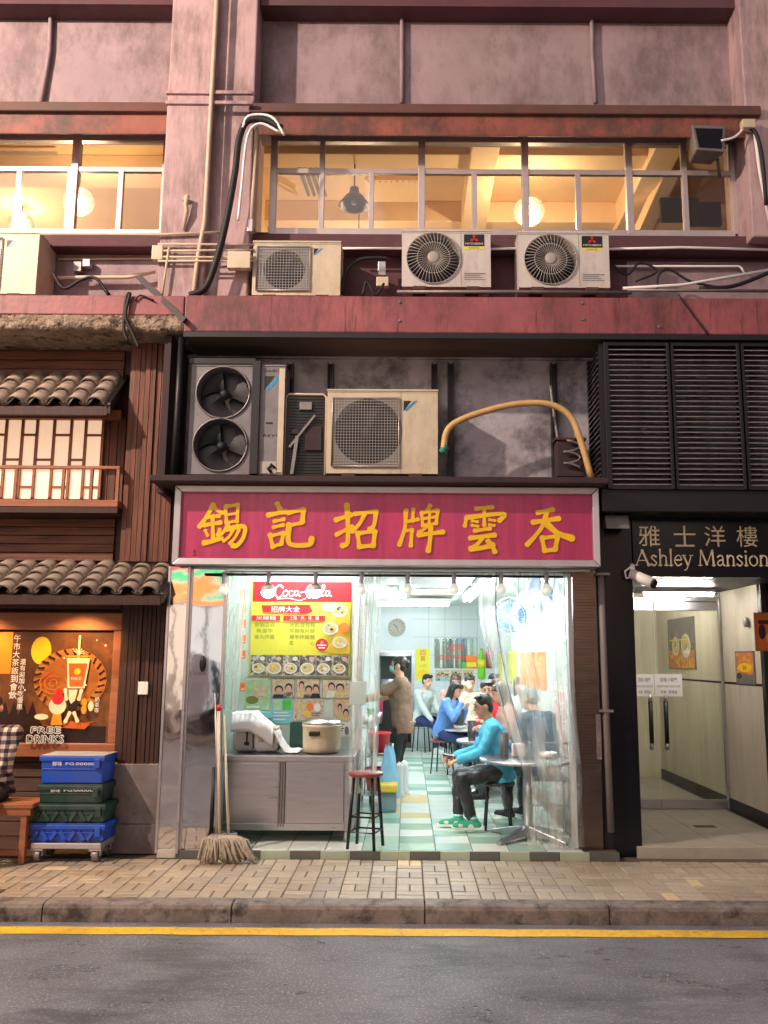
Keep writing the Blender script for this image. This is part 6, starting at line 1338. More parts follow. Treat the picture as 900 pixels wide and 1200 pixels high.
# tube lights of the lobby
for (y, z, lab, e) in ((1.35, zS + .0, 'cool tube light under the soffit before the mansion doors', 110), (2.6, 2.72, 'cool tube light on the lobby ceiling behind the doors', 210)):
    t = thing('tube_light', lab, 'tube light', (2.85, y, z - .05))
    mb = MB(); mb.box(2.45, 3.2, y - .04, y + .04, z - .03, z); part('batten', mb, m_wht, t)
    mb = MB(); mb.cyl((2.47, y, z - .05), (3.18, y, z - .05), .018, None, 10); part('tube', mb, mat_emit('lobby tube %s' % e, (1, .91, .82), e), t)
# pipe, camera, floodlight on the pillar
runs('drain_pipe', [(704, 672), (708, 780), (716, 975)], -.03, .03, M('dull grey pipe', s(126, 118, 116), .5, var=.1), 'grey drain pipe down the left side of the black pillar', 'pipe')
mb = MB(); mb.box(xof(705, 840, .01), MX0 - .001, .01, .3, 0, zof(596, .03)); part('side_strip', mb, m_black, MS)
for py in (673, 833): p = P(706 if py < 700 else 710, py, -.03); mb = MB(); mb.box(p.x - .06, p.x + .06, -.07, .01, p.z - .012, p.z + .012); solo('pipe_clip', mb, m_galv, 'metal clip on the grey drain pipe, the %s one' % ('upper' if py < 700 else 'lower'), 'clip', bevel=.003)
p = P(703, 862, -.02); mb = MB(); mb.box(p.x - .03, p.x + .01, -.03, .01, p.z - .2, p.z + .18); solo('sticker_strip', mb, M('scuffed sticker', s(120, 108, 110), .6, var=.6, scale=30), 'scuffed sticker strip beside the drain pipe', 'sticker')
a = P(708, 604, -.12); b = P(736, 621, -.12)
t = thing('floodlight', 'small dark floodlight on the corner of the black pillar', 'floodlight', ((a.x + b.x) / 2, 0, b.z))
mb = MB(); mb.hexa([(a.x, -.2, b.z), (b.x, -.2, b.z), (b.x, 0, b.z + .03), (a.x, 0, b.z + .03)], [(a.x, -.14, a.z), (b.x, -.14, a.z), (b.x, .0, a.z), (a.x, 0, a.z)]); part('housing', mb, m_galv, t, .008)
mb = MB(); mb.box(a.x + .03, a.x + .09, -.1, 0, a.z, a.z + .09); part('bracket', mb, m_black, t, .004)
mb = MB(); mb.box(a.x + .04, a.x + .1, -.13, -.11, a.z + .02, a.z + .06); part('plate', mb, m_cream, t)
p = P(746, 672, -.05)
t = thing('security_camera', 'white bullet security camera under the mansion sign corner', 'camera', (p.x, 0, p.z))
mb = MB(); mb.tube([(p.x - .02, .03, p.z + .08), (p.x - .03, -.03, p.z + .06), (p.x - .03, -.04, p.z + .0)], .022, 10); part('arm', mb, m_wht, t)
mb = MB(); mb.cyl((p.x - .04, -.03, p.z - .0), (p.x + .11, -.17, p.z - .1), .045, .05, 18); part('camera_body', mb, m_wht, t)
mb = MB(); mb.cyl((p.x + .11, -.17, p.z - .1), (p.x + .122, -.182, p.z - .109), .04, .038, 18); part('lens', mb, m_black, t)
mb = MB(); mb.tube([(p.x - .03, -.03, p.z + .07), (p.x - .1, -.04, p.z + .02), (p.x - .09, -.03, p.z - .04), (p.x - .02, -.02, p.z - .03)], .01, 6); part('lead', mb, m_wht, t)
# ================================================================== PEOPLE
ctex = bpy.data.textures.new('folds', 'CLOUDS'); ctex.noise_scale = .1; ctex.noise_depth = 2
def remesh(mb, voxel, smooth=2, disp=0.):
    me = mesh_of('t', mb, []); o = bpy.data.objects.new('t', me); C.objects.link(o)
    m = o.modifiers.new('r', 'REMESH'); m.mode = 'VOXEL'; m.voxel_size = voxel; m.use_smooth_shade = True
    if smooth: k = o.modifiers.new('s', 'SMOOTH'); k.iterations = smooth; k.factor = .5
    if disp: d = o.modifiers.new('d', 'DISPLACE'); d.texture = ctex; d.strength = disp; d.mid_level = .5; d.texture_coords = 'LOCAL'
    dg = bpy.context.evaluated_depsgraph_get(); out = bpy.data.meshes.new_from_object(o.evaluated_get(dg))
    bpy.data.objects.remove(o); bpy.data.meshes.remove(me); return out
def fpart(name, mb, mat, parent, voxel=.01, smooth=2, disp=0.):
    me = remesh(mb, voxel, smooth, disp); me.name = name; me.materials.clear(); me.materials.append(mat)
    o = bpy.data.objects.new(name, me); C.objects.link(o); o.parent = parent; return o
def ik(a, b, l1, l2, pole):
    d = b - a; L = min(d.length, (l1 + l2) * .995); dn = d.normalized(); b2 = a + dn * L
    x = (l1 * l1 - l2 * l2 + L * L) / (2 * L); h = math.sqrt(max(0, l1 * l1 - x * x))
    p = pole - dn * pole.dot(dn); p.normalize(); return a + dn * x + p * h, b2
def cloth(n, c, **k): return M(n, s(*c), .85, var=k.get('var', .12), scale=k.get('scale', 6), bump=.25, bscale=140)
def person(label, x, y, z, face, seat=None, lean=8, head=(0, 0), hands=None, feet=None, shirt=None, trousers=None, shoes=None, hair='short', hairm=None, sleeve='long', legs='long',
           skin=None, H=1.0, mask=False, female=False, vox=.011, girth=1., shirt_len=.05, side=0, boots=None):
    """a figure in its own frame: +X right hand side, +Y where it looks, +Z up; seat = height of the seat or None when standing"""
    t = thing('person', label, 'person', (x, y, z)); ORG[t.name] = V((0, 0, 0)); t.rotation_euler = (0, 0, R(face))
    S = H; skin = skin or m_skin
    hipz = (seat + .095) if seat is not None else .90 * S
    L = Matrix.Rotation(R(-lean), 3, 'X') @ Matrix.Rotation(R(side), 3, 'Y')
    pel = V((0, 0, hipz)); T = lambda p: pel + L @ V(p)
    sw = (.165 if female else .185) * S * (girth * .3 + .7); hw = .092 * S
    waist, chest, neck0, = T((0, .0, .17 * S)), T((0, .005, .36 * S)), T((0, -.01, .50 * S))
    shR, shL = T((sw, -.01, .455 * S)), T((-sw, -.01, .455 * S))
    HR = L.copy() if lean < 25 else Matrix.Rotation(R(-lean * .5), 3, 'X')
    HM = Matrix.Rotation(R(-lean * .45), 3, 'X') @ Matrix.Rotation(R(head[0]), 3, 'Z') @ Matrix.Rotation(R(-head[1]), 3, 'X')
    hc = neck0 + L @ V((0, .012, .04 * S)) + HM @ V((0, .025, .125 * S)); hp = lambda p: hc + HM @ (V(p) * S)
    hands = hands or ((.2, .1, -.1), (-.2, .1, -.1)); ua, fa = .285 * S, .255 * S
    arms = []
    for sh, hd, sg in ((shR, hands[0], 1), (shL, hands[1], -1)):
        el, wr = ik(sh, V(hd), ua, fa, V((.45 * sg, -.75, -.6))); arms.append((sh, el, wr, sg))
    feet = feet or (((.11, .42, .07), (-.11, .42, .07)) if seat is not None else ((.1, .02, .07), (-.1, -.02, .07)))
    lg = []
    for sg, ft in ((1, feet[0]), (-1, feet[1])):
        hip = pel + V((hw * sg, 0, 0)); kn, an = ik(hip, V(ft), .43 * S, .41 * S, V((.12 * sg, 1, .55))); lg.append((hip, kn, an, sg))
    g = girth
    b = MB()
    TM = L @ Matrix.Diagonal((1, .7, 1))
    def torso(m_, e, z0):
        hz_ = .168 * g
        m_.lathe([(.001, z0), ((hz_ + e) * S, z0)] + ([((hz_ + e) * S, -.02 * S)] if z0 < -.04 else []) + [((.165 * g + e) * S, .06 * S), ((.148 * g + e) * S, .19 * S), ((.170 * g + e) * S, .34 * S), ((.168 * g + e) * S, .42 * S), ((.11 + e) * S, .485 * S), ((.06 + e * .4) * S, .515 * S), (.001, .52 * S)], pel, 24, TM)
    torso(b, 0, -.04); b.ell(pel + V((0, -.02, -.02)), (.15 * S * g, .12 * S * g, .10 * S))
    b.capsule(shR, shL, .055 * S, .055 * S); b.capsule(neck0 - L @ V((0, 0, .06)), hp((0, -.02, -.07)), .056 * S, .05 * S)
    # head: skull, jaw, nose, brow, ears
    b.ell(hc + HM @ V((0, -.008, .02)) * S, (.074 * S, .092 * S, .098 * S), HM, 18, 12); b.ell(hp((0, .02, -.055)), (.055 * S, .062 * S, .06 * S), HM); b.capsule(hp((0, .082, .012)), hp((0, .099, -.022)), .009 * S, .014 * S)
    b.ell(hp((0, .072, -.055)), (.024 * S, .016 * S, .014 * S), HM)
    for q in (-1, 1): b.ell(hp((.076 * q, -.006, -.002)), (.011 * S, .02 * S, .03 * S), HM); b.ell(hp((.034 * q, .074, .026)), (.022 * S, .012 * S, .008 * S), HM)
    for sh, el, wr, sg in arms:
        b.capsule(sh, el, .05 * S * g, .04 * S); b.capsule(el, wr, .041 * S, .028 * S)
        d = (wr - el).normalized(); nrm = V((0, 0, -1)); nrm = (nrm - d * nrm.dot(d)).normalized() if abs(d.z) < .95 else V((-sg, 0, 0)); c = d.cross(nrm).normalized()
        b.ell(wr + d * .05 * S, (.02, .02, .02)); 
        for k in range(4):
            o_ = (k - 1.5) * .021 * S; k0 = wr + d * .02 * S + c * o_ * .7; k1 = wr + d * .09 * S + c * o_; ln = (.034, .04, .037, .028)[k] * S
            k2 = k1 + (d * .85 + nrm * .5).normalized() * ln; k3 = k2 + (d * .35 + nrm * .9).normalized() * ln * .9
            b.capsule(k0, k1, .014, .0125, 8); b.capsule(k1, k2, .0105, .0095, 8); b.capsule(k2, k3, .0095, .008, 8)
        th = c * (-sg if c.dot(V((1, 0, 0))) * sg > 0 else sg) ; t0 = wr + d * .03 * S + th * .018; t1 = t0 + (d * .6 + th * .7 + nrm * .4).normalized() * .04; b.capsule(t0, t1, .0135, .0115, 8); b.capsule(t1, t1 + (d * .8 + nrm * .4 + th * .1).normalized() * .03, .0115, .009, 8)
    for hip, kn, an, sg in lg:
        b.capsule(hip, kn, .078 * S * g, .055 * S); b.capsule(kn, an, .054 * S, .036 * S); b.ell(kn.lerp(an, .3) + V((0, -.012, 0)), (.05 * S, .052 * S, .09 * S)); b.capsule(an, an + V((0, .08, -.045)), .03, .02)
    fpart('body', b, skin, t, vox, 2)
    # clothing
    cb = MB(); e = .02
    torso(cb, .03 if legs == 'short' else .022, -shirt_len); cb.capsule(shR, shL, .064 * S + .01, .064 * S + .01)
    cb.capsule(neck0 - L @ V((0, 0, .07)), neck0 - L @ V((0, 0, .015)), .08 * S, .064 * S)
    for sh, el, wr, sg in arms:
        if sleeve == 'long': cb.capsule(sh, el, .066 * S * g, .058 * S); cb.capsule(el, el.lerp(wr, .93), .058 * S, .044 * S)
        else: cb.capsule(sh, sh.lerp(el, .72), .07 * S * g, .072 * S)
    fpart('shirt', cb, shirt, t, vox * 1.1, 2, .032)
    tb = MB(); tb.ell(pel + V((0, -.01, .01)), (.165 * S * g, .13 * S * g, .13 * S))
    for hip, kn, an, sg in lg:
        if legs == 'long': tb.capsule(hip, kn, .096 * S * g, .076 * S); tb.capsule(kn, kn.lerp(an, .86), .076 * S, .056 * S); tb.capsule(kn.lerp(an, .86), kn.lerp(an, .93), .056 * S, .044 * S)
        else: tb.capsule(hip, kn.lerp(an, .12), .096 * S * g, .068 * S)
    fpart('trousers', tb, trousers, t, vox * 1.1, 2, .034)
    for hip, kn, an, sg in lg:
        sb = MB(); fwd = V((0.02 * sg, 1, 0)).normalized(); a0 = V((an.x, an.y, an.z - .035))
        if boots: sb.capsule(an + V((0, 0, .26)), a0, .062, .058); sb.capsule(a0 - fwd * .02, a0 + fwd * .15, .05, .042)
        else: sb.capsule(a0 - fwd * .045, a0 + fwd * .05, .042, .043); sb.capsule(a0 + fwd * .03, a0 + fwd * .15 + V((0, 0, -.006)), .042, .034); sb.capsule(a0 - fwd * .02, an + V((0, -.005, .02)), .045, .046)
        so_ = fpart('boot' if boots else 'shoe', sb, boots or shoes, t, .008, 2)
        if shoes is m_sneak:
            for q in (-1, 1):
                wb = MB(); wb.ell(a0 + fwd * .015 + V((q * .036, 0, -.004)), (.009, .034, .02)); wb.ell(a0 + fwd * .11 + V((q * .028, 0, -.0)), (.012, .03, .016)); wp = part('shoe_panel', wb, m_wht, None, kind='stuff'); wp.parent = so_
            wb = MB(); wb.tube([an + V((.035 * math.cos(k * .785), .035 * math.sin(k * .785) - .005, .03)) for k in range(9)], .012, 6); wp = part('sock_cuff', wb, m_wht, None); wp.parent = so_
        sl_ = MB(); zz = an.z - .07; sl_.add([(a0.x + u, a0.y + v, zz + w) for w in (0, .018) for u, v in ((-.036, -.085), (.036, -.085), (.045, .06), (.036, .17), (-.0, .195), (-.036, .17), (-.045, .06))], [tuple(range(7))[::-1], tuple(range(7, 14))] + [(i, (i + 1) % 7, 7 + (i + 1) % 7, 7 + i) for i in range(7)])
        me = mesh_of('sole', sl_, m_wht); fix(me); o = bpy.data.objects.new('sole', me); C.objects.link(o); o.parent = so_
    hm = hairm or m_hair; hb = MB()
    hb.ell(hp((0, -.02, .042)), (.083 * S, .095 * S, .086 * S), HM, 18, 12); hb.ell(hp((0, -.06, .0)), (.075 * S, .05 * S, .08 * S), HM)
    if hair in ('quiff', 'short'):
        for q in range(-3, 4): hb.capsule(hp((q * .02, .045 - abs(q) * .006, .1)), hp((q * .019, .078 - abs(q) * .008, .096 if hair == 'quiff' else .078)), .017 * S, .011 * S)
    if hair == 'long':
        for q in (-1, 1): hb.capsule(hp((.066 * q, -.005, .03)), hp((.07 * q, -.0, -.15)), .026 * S, .024 * S)
        hb.capsule(hp((0, -.06, .0)), hp((0, -.075, -.16)), .07 * S, .06 * S)
        for q in range(-3, 4): hb.capsule(hp((q * .02, .06 - abs(q) * .008, .09)), hp((q * .022, .083 - abs(q) * .008, .05)), .014 * S, .01 * S)
    if hair == 'bun': hb.ell(hp((0, -.115, .045)), .04 * S); hb.ell(hp((0, -.12, .0)), .028 * S); hb.capsule(hp((0, -.09, .05)), hp((0, -.13, .1)), .02 * S, .01 * S); hb.capsule(hp((.06, .04, .04)), hp((.068, .03, -.06)), .012, .006); hb.capsule(hp((-.06, .04, .04)), hp((-.068, .03, -.06)), .012, .006)
    fpart('hair', hb, hm, t, .007, 1, .02)
    for q in (-1, 1):
        eb = MB(); eb.ell(hp((.032 * q, .083, .008)), (.0135 * S, .008, .0062 * S), HM, 10, 6); o = bpy.data.objects.new('eye', mesh_of('eye', eb, m_hair)); C.objects.link(o); o.parent = t
        eb = MB(); eb.capsule(hp((.016 * q, .088, .03)), hp((.05 * q, .076, .032)), .0045 * S, .003 * S, 6); o = bpy.data.objects.new('eyebrow', mesh_of('eyebrow', eb, m_hair)); C.objects.link(o); o.parent = t
    if mask:
        kb = MB(); kb.ell(hp((0, .055, -.045)), (.06 * S, .052 * S, .055 * S), HM); fpart('face_mask', kb, cloth('green face mask', (120, 170, 160)), t, .008, 1)
        kb = MB(); 
        for q in (-1, 1): kb.tube([hp((.05 * q, .06, -.03)), hp((.078 * q, .0, .0))], .003, 5)
        o = bpy.data.objects.new('mask_loop', mesh_of('mask_loop', kb, m_wht)); C.objects.link(o); o.parent = t; o['kind'] = 'stuff'
    else:
        eb = MB(); eb.ell(hp((0, .083, -.052)), (.021 * S, .006, .0055 * S), HM, 10, 6); o = bpy.data.objects.new('mouth', mesh_of('mouth', eb, M('lip tone', s(170, 96, 90), .5))); C.objects.link(o); o.parent = t
    t['_wr'] = 0; del t['_wr']
    Mz = Matrix.Rotation(R(face), 3, 'Z'); return t, [V((x, y, z)) + Mz @ a[2] for a in arms], hp

m_black_t = cloth('black shiny trousers', (46, 46, 50)); m_black_t.node_tree.nodes['Principled BSDF'].inputs['Roughness'].default_value = .4
m_navyt = cloth('navy trousers', (30, 40, 92)); m_teal = cloth('bright blue jacket', (84, 186, 222)); m_brownt = cloth('taupe t-shirt', (126, 100, 82), var=.05); m_greysw = cloth('pale grey sweater', (206, 216, 214))
m_bluej = cloth('mid blue jacket', (96, 140, 206)); m_cream_s = cloth('cream shirt', (226, 214, 196)); m_redc = cloth('red jumper', (216, 50, 62)); m_dkb = cloth('dark slate jacket', (66, 84, 104)); m_pinkc = cloth('dusty pink top', (206, 160, 150))
m_shoe_w = cloth('white shoe', (232, 236, 232)); m_shoe_b = cloth('black shoe', (30, 30, 34)); m_sneak = cloth('green and white sneaker', (60, 176, 140))
m_sneak2 = MATS['green and white sneaker']
m_hairb = M('brown hair', s(74, 54, 46), .4, var=.3, scale=30, bump=.4, bscale=90); m_hairg = M('grey hair', s(150, 148, 142), .5, var=.3, scale=30, bump=.4, bscale=90)

# tables -----------------------------------------------------------
m_tabt = M('dark laminate table top', s(92, 84, 84), .25, var=.15, scale=6); m_tabl = M('pale table top', s(206, 200, 190), .25, var=.08)
def table(x, y, r, h, label, top):
    t = thing('round_table', label, 'table', (x, y, FZ), 'round tables of the noodle shop')
    mb = MB(); mb.lathe([(r * .5, h - .03), (r * .98, h - .028), (r, h - .02), (r, h - .004), (r * .985, h), (.001, h + .0005)], (x, y, FZ), 40); part('tabletop', mb, top, t)
    mb = MB(); mb.lathe([(r * 1.0, h - .027), (r * 1.012, h - .022), (r * 1.012, h - .004), (r * 1.0, h - .0)], (x, y, FZ), 40); part('edge_band', mb, m_steel, t)
    mb = MB(); mb.cyl((x, y, FZ + .06), (x, y, FZ + h - .03), .042, None, 20); part('column', mb, m_steel, t)
    for k in range(4):
        a = .5 + k * math.pi / 2 + .28; c, q = math.cos(a), math.sin(a); mb = MB(); n = V((-q, c, 0)); b0 = V((x, y, FZ)) + V((c, q, 0)) * .03; b1 = V((x, y, FZ)) + V((c, q, 0)) * r * .98
        mb.hexa([b0 - n * .05 + V((0, 0, .05)), b0 + n * .05 + V((0, 0, .05)), b1 + n * .028 + V((0, 0, .004)), b1 - n * .028 + V((0, 0, .004))], [b0 - n * .045 + V((0, 0, .12)), b0 + n * .045 + V((0, 0, .12)), b1 + n * .025 + V((0, 0, .03)), b1 - n * .025 + V((0, 0, .03))]); part('foot', mb, m_steel, t, .006)
    return FZ + h
tx = P(618, 893, .42).x
z1 = table(tx, .42, .43, .70, 'round dark topped pedestal table with steel star foot at the shop front', m_tabt)
tA = P(572, 868, 3.2).x; zA = table(tA, 3.2, .38, .62, 'round pedestal table with clear tumbler behind the man in blue jacket', m_tabl)
tB = P(548, 857, 5.0).x; zB = table(tB, 5.0, .38, .62, 'round pedestal table of the young woman in blue jacket', m_tabl)
tC = P(522, 838, 8.0).x; zC = table(tC, 8.0, .35, .64, 'small dark round table at the back wall', m_tabt)
m_cup = mat_clear('smoky tumbler plastic', (.80, .82, .88), .35, (.5, .52, .62), .1)
def cup(px, py0, py1, Y, zt, label, m, r=.045, grp=None):
    p = P(px, py1, Y); h = P(px, py0, Y).z - P(px, py1, Y).z; mb = MB(); mb.lathe([(r * .8, 0), (r, h), (r * .94, h), (r * .76, .006)], (p.x, Y, zt), 20); return solo('tumbler', mb, m, label, 'tumbler', 'tumblers on the tables')
cup(539, 833, 856, 4.9, zB, 'tall smoky tumbler on the table before the young woman', m_cup, .06)
cup(553, 846, 870, 3.0, zA, 'tall smoky tumbler on the table behind the man in blue', m_cup, .055)
cup(563, 838, 857, 4.8, zB, 'pale tumbler at the right of the young woman\'s table', mat_clear('clear tumbler', (.95, .97, 1), .25), .04)
cup(591, 862, 892, .38, z1, 'clear tall glass on the front table beside the curtain', mat_clear('clear tumbler', (1, 1, 1), .2), .045)
mb = MB(); p = P(645, 891, .35); mb.lathe([(.03, 0), (.075, .01), (.085, .05), (.08, .05), (.05, .015)], (p.x, .45, z1), 20); solo('bowl', mb, m_wht, 'small white bowl on the front table behind the curtain', 'bowl')
mb = MB(); p = P(608, 890, .5); mb.box(p.x - .06, p.x + .06, .5, .56, z1, z1 + .12); solo('napkin_box', mb, m_wht, 'white napkin holder on the front table', 'napkin holder', bevel=.01)
mb = MB(); mb.lathe([(.03, 0), (.07, .015), (.09, .05), (.085, .05), (.05, .02)], (tB - .12, 4.85, zB), 18); solo('bowl', mb, m_wht, 'white noodle bowl on the young woman\'s table', 'bowl')
mb = MB(); mb.lathe([(.03, 0), (.07, .015), (.09, .05), (.085, .05), (.05, .02)], (tA + .12, 3.25, zA), 18); solo('bowl', mb, m_wht, 'white noodle bowl on the table of the man in red', 'bowl')

# the man in the foreground, facing left
sxm, sym = P(577, 925, .92).x, .92
stool(sxm + .05, sym, .43, .17, m_seatd, 'dark topped stool under the man in bright blue jacket', False, .75, 1.02, .011)
q1, q2 = G(533, 968, FZ), G(524, 948, FZ)
fr = lambda p: (p.y - sym, sxm - p.x)      # facing left: local x = world y, local y = -world x
mp = person('man in bright blue jacket and black trousers seated sideways with phone', sxm + .09, sym, FZ, 90, seat=.43, lean=14, head=(8, 4),
       hands=((.10, .44, .66), (-.06, .42, .63)), feet=((.02, .42, .085), (-.22, .30, .10)), shirt=m_teal, trousers=m_black_t, shoes=m_sneak, hair='quiff', skin=M('tan skin', s(206, 150, 118), .5, var=.05, scale=12, bump=.03), vox=.009, shirt_len=.09, H=.95)
w = (mp[1][0] + mp[1][1]) / 2 + V((-.09, 0, .03)); mb = MB(); mb.hexa([w + V((-.05, -.08, 0)), w + V((.05, -.08, -.02)), w + V((.05, .08, -.02)), w + V((-.05, .08, 0))], [w + V((-.05, -.08, .012)), w + V((.05, -.08, -.008)), w + V((.05, .08, -.008)), w + V((-.05, .08, .012))]); solo('phone', mb, m_black, 'dark phone held by the man in the bright blue jacket', 'phone', bevel=.004)
# waitress
g0 = G(471, 932, FZ)
person('waitress in taupe t-shirt and white boots standing at the station with arms out', g0.x, g0.y, FZ, 82, None, lean=4, head=(0, -6), hands=((.2, .46, 1.08), (-.14, .5, 1.1)), feet=((.1, .0, .07), (-.1, .03, .07)),
       shirt=m_brownt, trousers=cloth('black knee shorts', (34, 36, 38)), shoes=m_shoe_w, hair='bun', hairm=m_hair, sleeve='short', legs='short', H=.96, mask=True, female=True, vox=.009, girth=.97, shirt_len=.15, boots=M('white rubber boot', s(226, 236, 240), .3, var=.04))
# man in grey sweater at the back
g1 = G(494, 884, FZ)
stool(g1.x, 7.9, .46, .16, m_seatd, 'stool under the man in pale grey sweater at the back', False, .4, 1.05)
person('smiling man in pale grey sweater and navy trousers on a stool at the back', g1.x, 7.9, FZ, 228, seat=.46, lean=12, head=(-12, 0), hands=((.16, .38, .56), (-.1, .4, .58)), feet=((.1, .42, .08), (-.14, .36, .08)), shirt=m_greysw, trousers=m_navyt, shoes=m_shoe_w, vox=.012)
# young woman in blue
g2 = G(524, 904, FZ)
stool(g2.x - .08, 5.0, .46, .17, m_seat, 'red brown topped stool under the young woman in blue jacket', False, .4, 1.05)
person('young woman with long black hair in blue jacket eating at the round table', g2.x - .08, 5.0, FZ, 242, seat=.46, lean=18, head=(-8, 14), hands=((.12, .36, .98), (-.08, .34, .9)), feet=((.1, .42, .08), (-.1, .42, .08)), shirt=m_bluej, trousers=m_navyt, shoes=m_shoe_w, hair='long', female=True, vox=.012, H=.97)
def guest(px, pyhead, Y, face, label, **k):
    p = P(px, pyhead, Y); person(label, p.x, Y, FZ, face, seat=k.pop('seat', .46), **k)
    stool(p.x, Y, .455, .16, k.get('stool', m_seatd), 'stool under the ' + label.split(' eating')[0].split(' seated')[0].split(' resting')[0], False, .4, 1.05)
guest(549, 818, 6.1, 190, 'man with glasses and cream shirt resting chin on hand', lean=6, head=(-5, 8), hands=((.05, .2, 1.2), (-.15, .34, .75)), shirt=m_cream_s, trousers=m_navyt, shoes=m_shoe_b, vox=.012, H=1.02)
guest(531, 812, 7.0, 200, 'dark haired guest seated behind the young woman in blue', lean=6, head=(0, 8), hands=((.1, .3, .8), (-.1, .3, .8)), shirt=m_pinkc, trousers=m_black_t, shoes=m_shoe_b, hair='long', hairm=m_hairb, vox=.012, H=1.02, female=True)
guest(570, 822, 4.5, 170, 'woman in white top seated behind the man in red jumper', lean=12, head=(15, 10), hands=((.1, .32, .8), (-.1, .34, .8)), shirt=m_cream_s, trousers=m_navyt, shoes=m_shoe_w, hair='short', vox=.012, female=True, H=.98)
guest(584, 822, 3.9, 130, 'man in red jumper seated at the right of the tumbler table', lean=10, head=(10, 8), hands=((.1, .32, .8), (-.1, .34, .8)), shirt=m_redc, trousers=m_black_t, shoes=m_shoe_b, hair='quiff', vox=.012)
guest(604, 832, 2.7, 95, 'brown haired guest in pink top seated behind the clear curtain', lean=14, head=(0, 6), hands=((.14, .36, .78), (-.1, .36, .8)), shirt=m_pinkc, trousers=m_black_t, shoes=m_shoe_b, hair='long', hairm=m_hairb, sleeve='short', vox=.012, female=True)
guest(577, 809, 6.6, 185, 'man in navy jacket at the far table beside the bottle signs', lean=5, head=(12, 6), hands=((.1, .3, .82), (-.1, .32, .8)), shirt=m_dkb, trousers=m_navyt, shoes=m_shoe_b, hair='short', vox=.012, H=1.03)
guest(612, 818, 5.6, 150, 'woman in pale sweater far behind the clear curtain', lean=8, head=(10, 6), hands=((.1, .3, .82), (-.1, .32, .8)), shirt=m_greysw, trousers=m_navyt, shoes=m_shoe_b, hair='long', vox=.012, female=True)
# grey haired man on a steel chair with his back to the street
cx_ = P(640, 900, 1.2).x; cyy = 1.22
person('grey haired man in dark slate jacket seated behind the curtain, back to the street', cx_, cyy, FZ, 40, seat=.46, lean=16, head=(10, 10), hands=((.2, .36, .72), (-.16, .38, .74)), shirt=m_dkb, trousers=m_black_t, shoes=m_shoe_b, hair='short', hairm=m_hairg, vox=.011, girth=1.08)
t = thing('chair', 'steel tube chair under the grey haired man behind the curtain', 'chair', (cx_, cyy, FZ))
mb = MB(); mb.box(cx_ - .2, cx_ + .2, cyy - .2, cyy + .2, FZ + .415, FZ + .45); part('seat', mb, m_seatd, t, .012)
for sx_ in (-1, 1):
    mb = MB(); mb.tube([(cx_ + .2 * sx_, cyy - .22, FZ), (cx_ + .2 * sx_, cyy - .2, FZ + .43), (cx_ + .19 * sx_, cyy - .23, FZ + .8)], .012, 8); part('back_leg', mb, m_galv, t)
    mb = MB(); mb.tube([(cx_ + .2 * sx_, cyy + .2, FZ), (cx_ + .2 * sx_, cyy + .19, FZ + .42)], .012, 8); part('front_leg', mb, m_galv, t)
for z in (.2, .78): mb = MB(); mb.tube([(cx_ - .2, cyy - .225, FZ + z), (cx_ + .2, cyy - .225, FZ + z)], .01, 8); part('back_bar' if z > .5 else 'stretcher', mb, m_galv, t)
# man in plaid on the bench at the left edge
m_plaid = bpy.data.materials.new('plaid shirt'); m_plaid.use_nodes = True; nt = m_plaid.node_tree; N = nt.nodes; Lk = nt.links; b = N['Principled BSDF']; b.inputs['Roughness'].default_value = .9
tc = N.new('ShaderNodeTexCoord'); sx_ = N.new('ShaderNodeSeparateXYZ'); Lk.new(tc.outputs['Object'], sx_.inputs[0]); prev = None
for ax in (0, 2):
    m1 = N.new('ShaderNodeMath'); m1.operation = 'MULTIPLY'; m1.inputs[1].default_value = 15; Lk.new(sx_.outputs[ax], m1.inputs[0])
    m2 = N.new('ShaderNodeMath'); m2.operation = 'FRACT'; Lk.new(m1.outputs[0], m2.inputs[0])
    m3 = N.new('ShaderNodeMath'); m3.operation = 'GREATER_THAN'; m3.inputs[1].default_value = .5; Lk.new(m2.outputs[0], m3.inputs[0])
    if prev: ad = N.new('ShaderNodeMath'); ad.operation = 'ADD'; Lk.new(prev.outputs[0], ad.inputs[0]); Lk.new(m3.outputs[0], ad.inputs[1]); prev = ad
    else: prev = m3
cr = N.new('ShaderNodeValToRGB'); cr.color_ramp.interpolation = 'CONSTANT'; cr.color_ramp.elements[0].color = s(38, 34, 44) + (1,); e1 = cr.color_ramp.elements.new(.34); e1.color = s(120, 104, 104) + (1,); cr.color_ramp.elements[-1].position = .67; cr.color_ramp.elements[-1].color = s(220, 204, 190) + (1,)
dv = N.new('ShaderNodeMath'); dv.operation = 'MULTIPLY'; dv.inputs[1].default_value = .5; Lk.new(prev.outputs[0], dv.inputs[0]); Lk.new(dv.outputs[0], cr.inputs[0]); Lk.new(cr.outputs[0], b.inputs['Base Color'])
px_ = P(-10, 900, -.25)
person('person in dark plaid shirt sitting on the bench at the left edge', px_.x, -.22, 0, 172, seat=zbn, lean=6, head=(20, 10), hands=((.1, .3, zbn + .24), (-.02, .3, zbn + .26)), feet=((.12, .42, .08), (-.1, .44, .08)), shirt=m_plaid, trousers=cloth('dark jeans', (40, 38, 46)), shoes=m_shoe_b, vox=.01, girth=1.0)

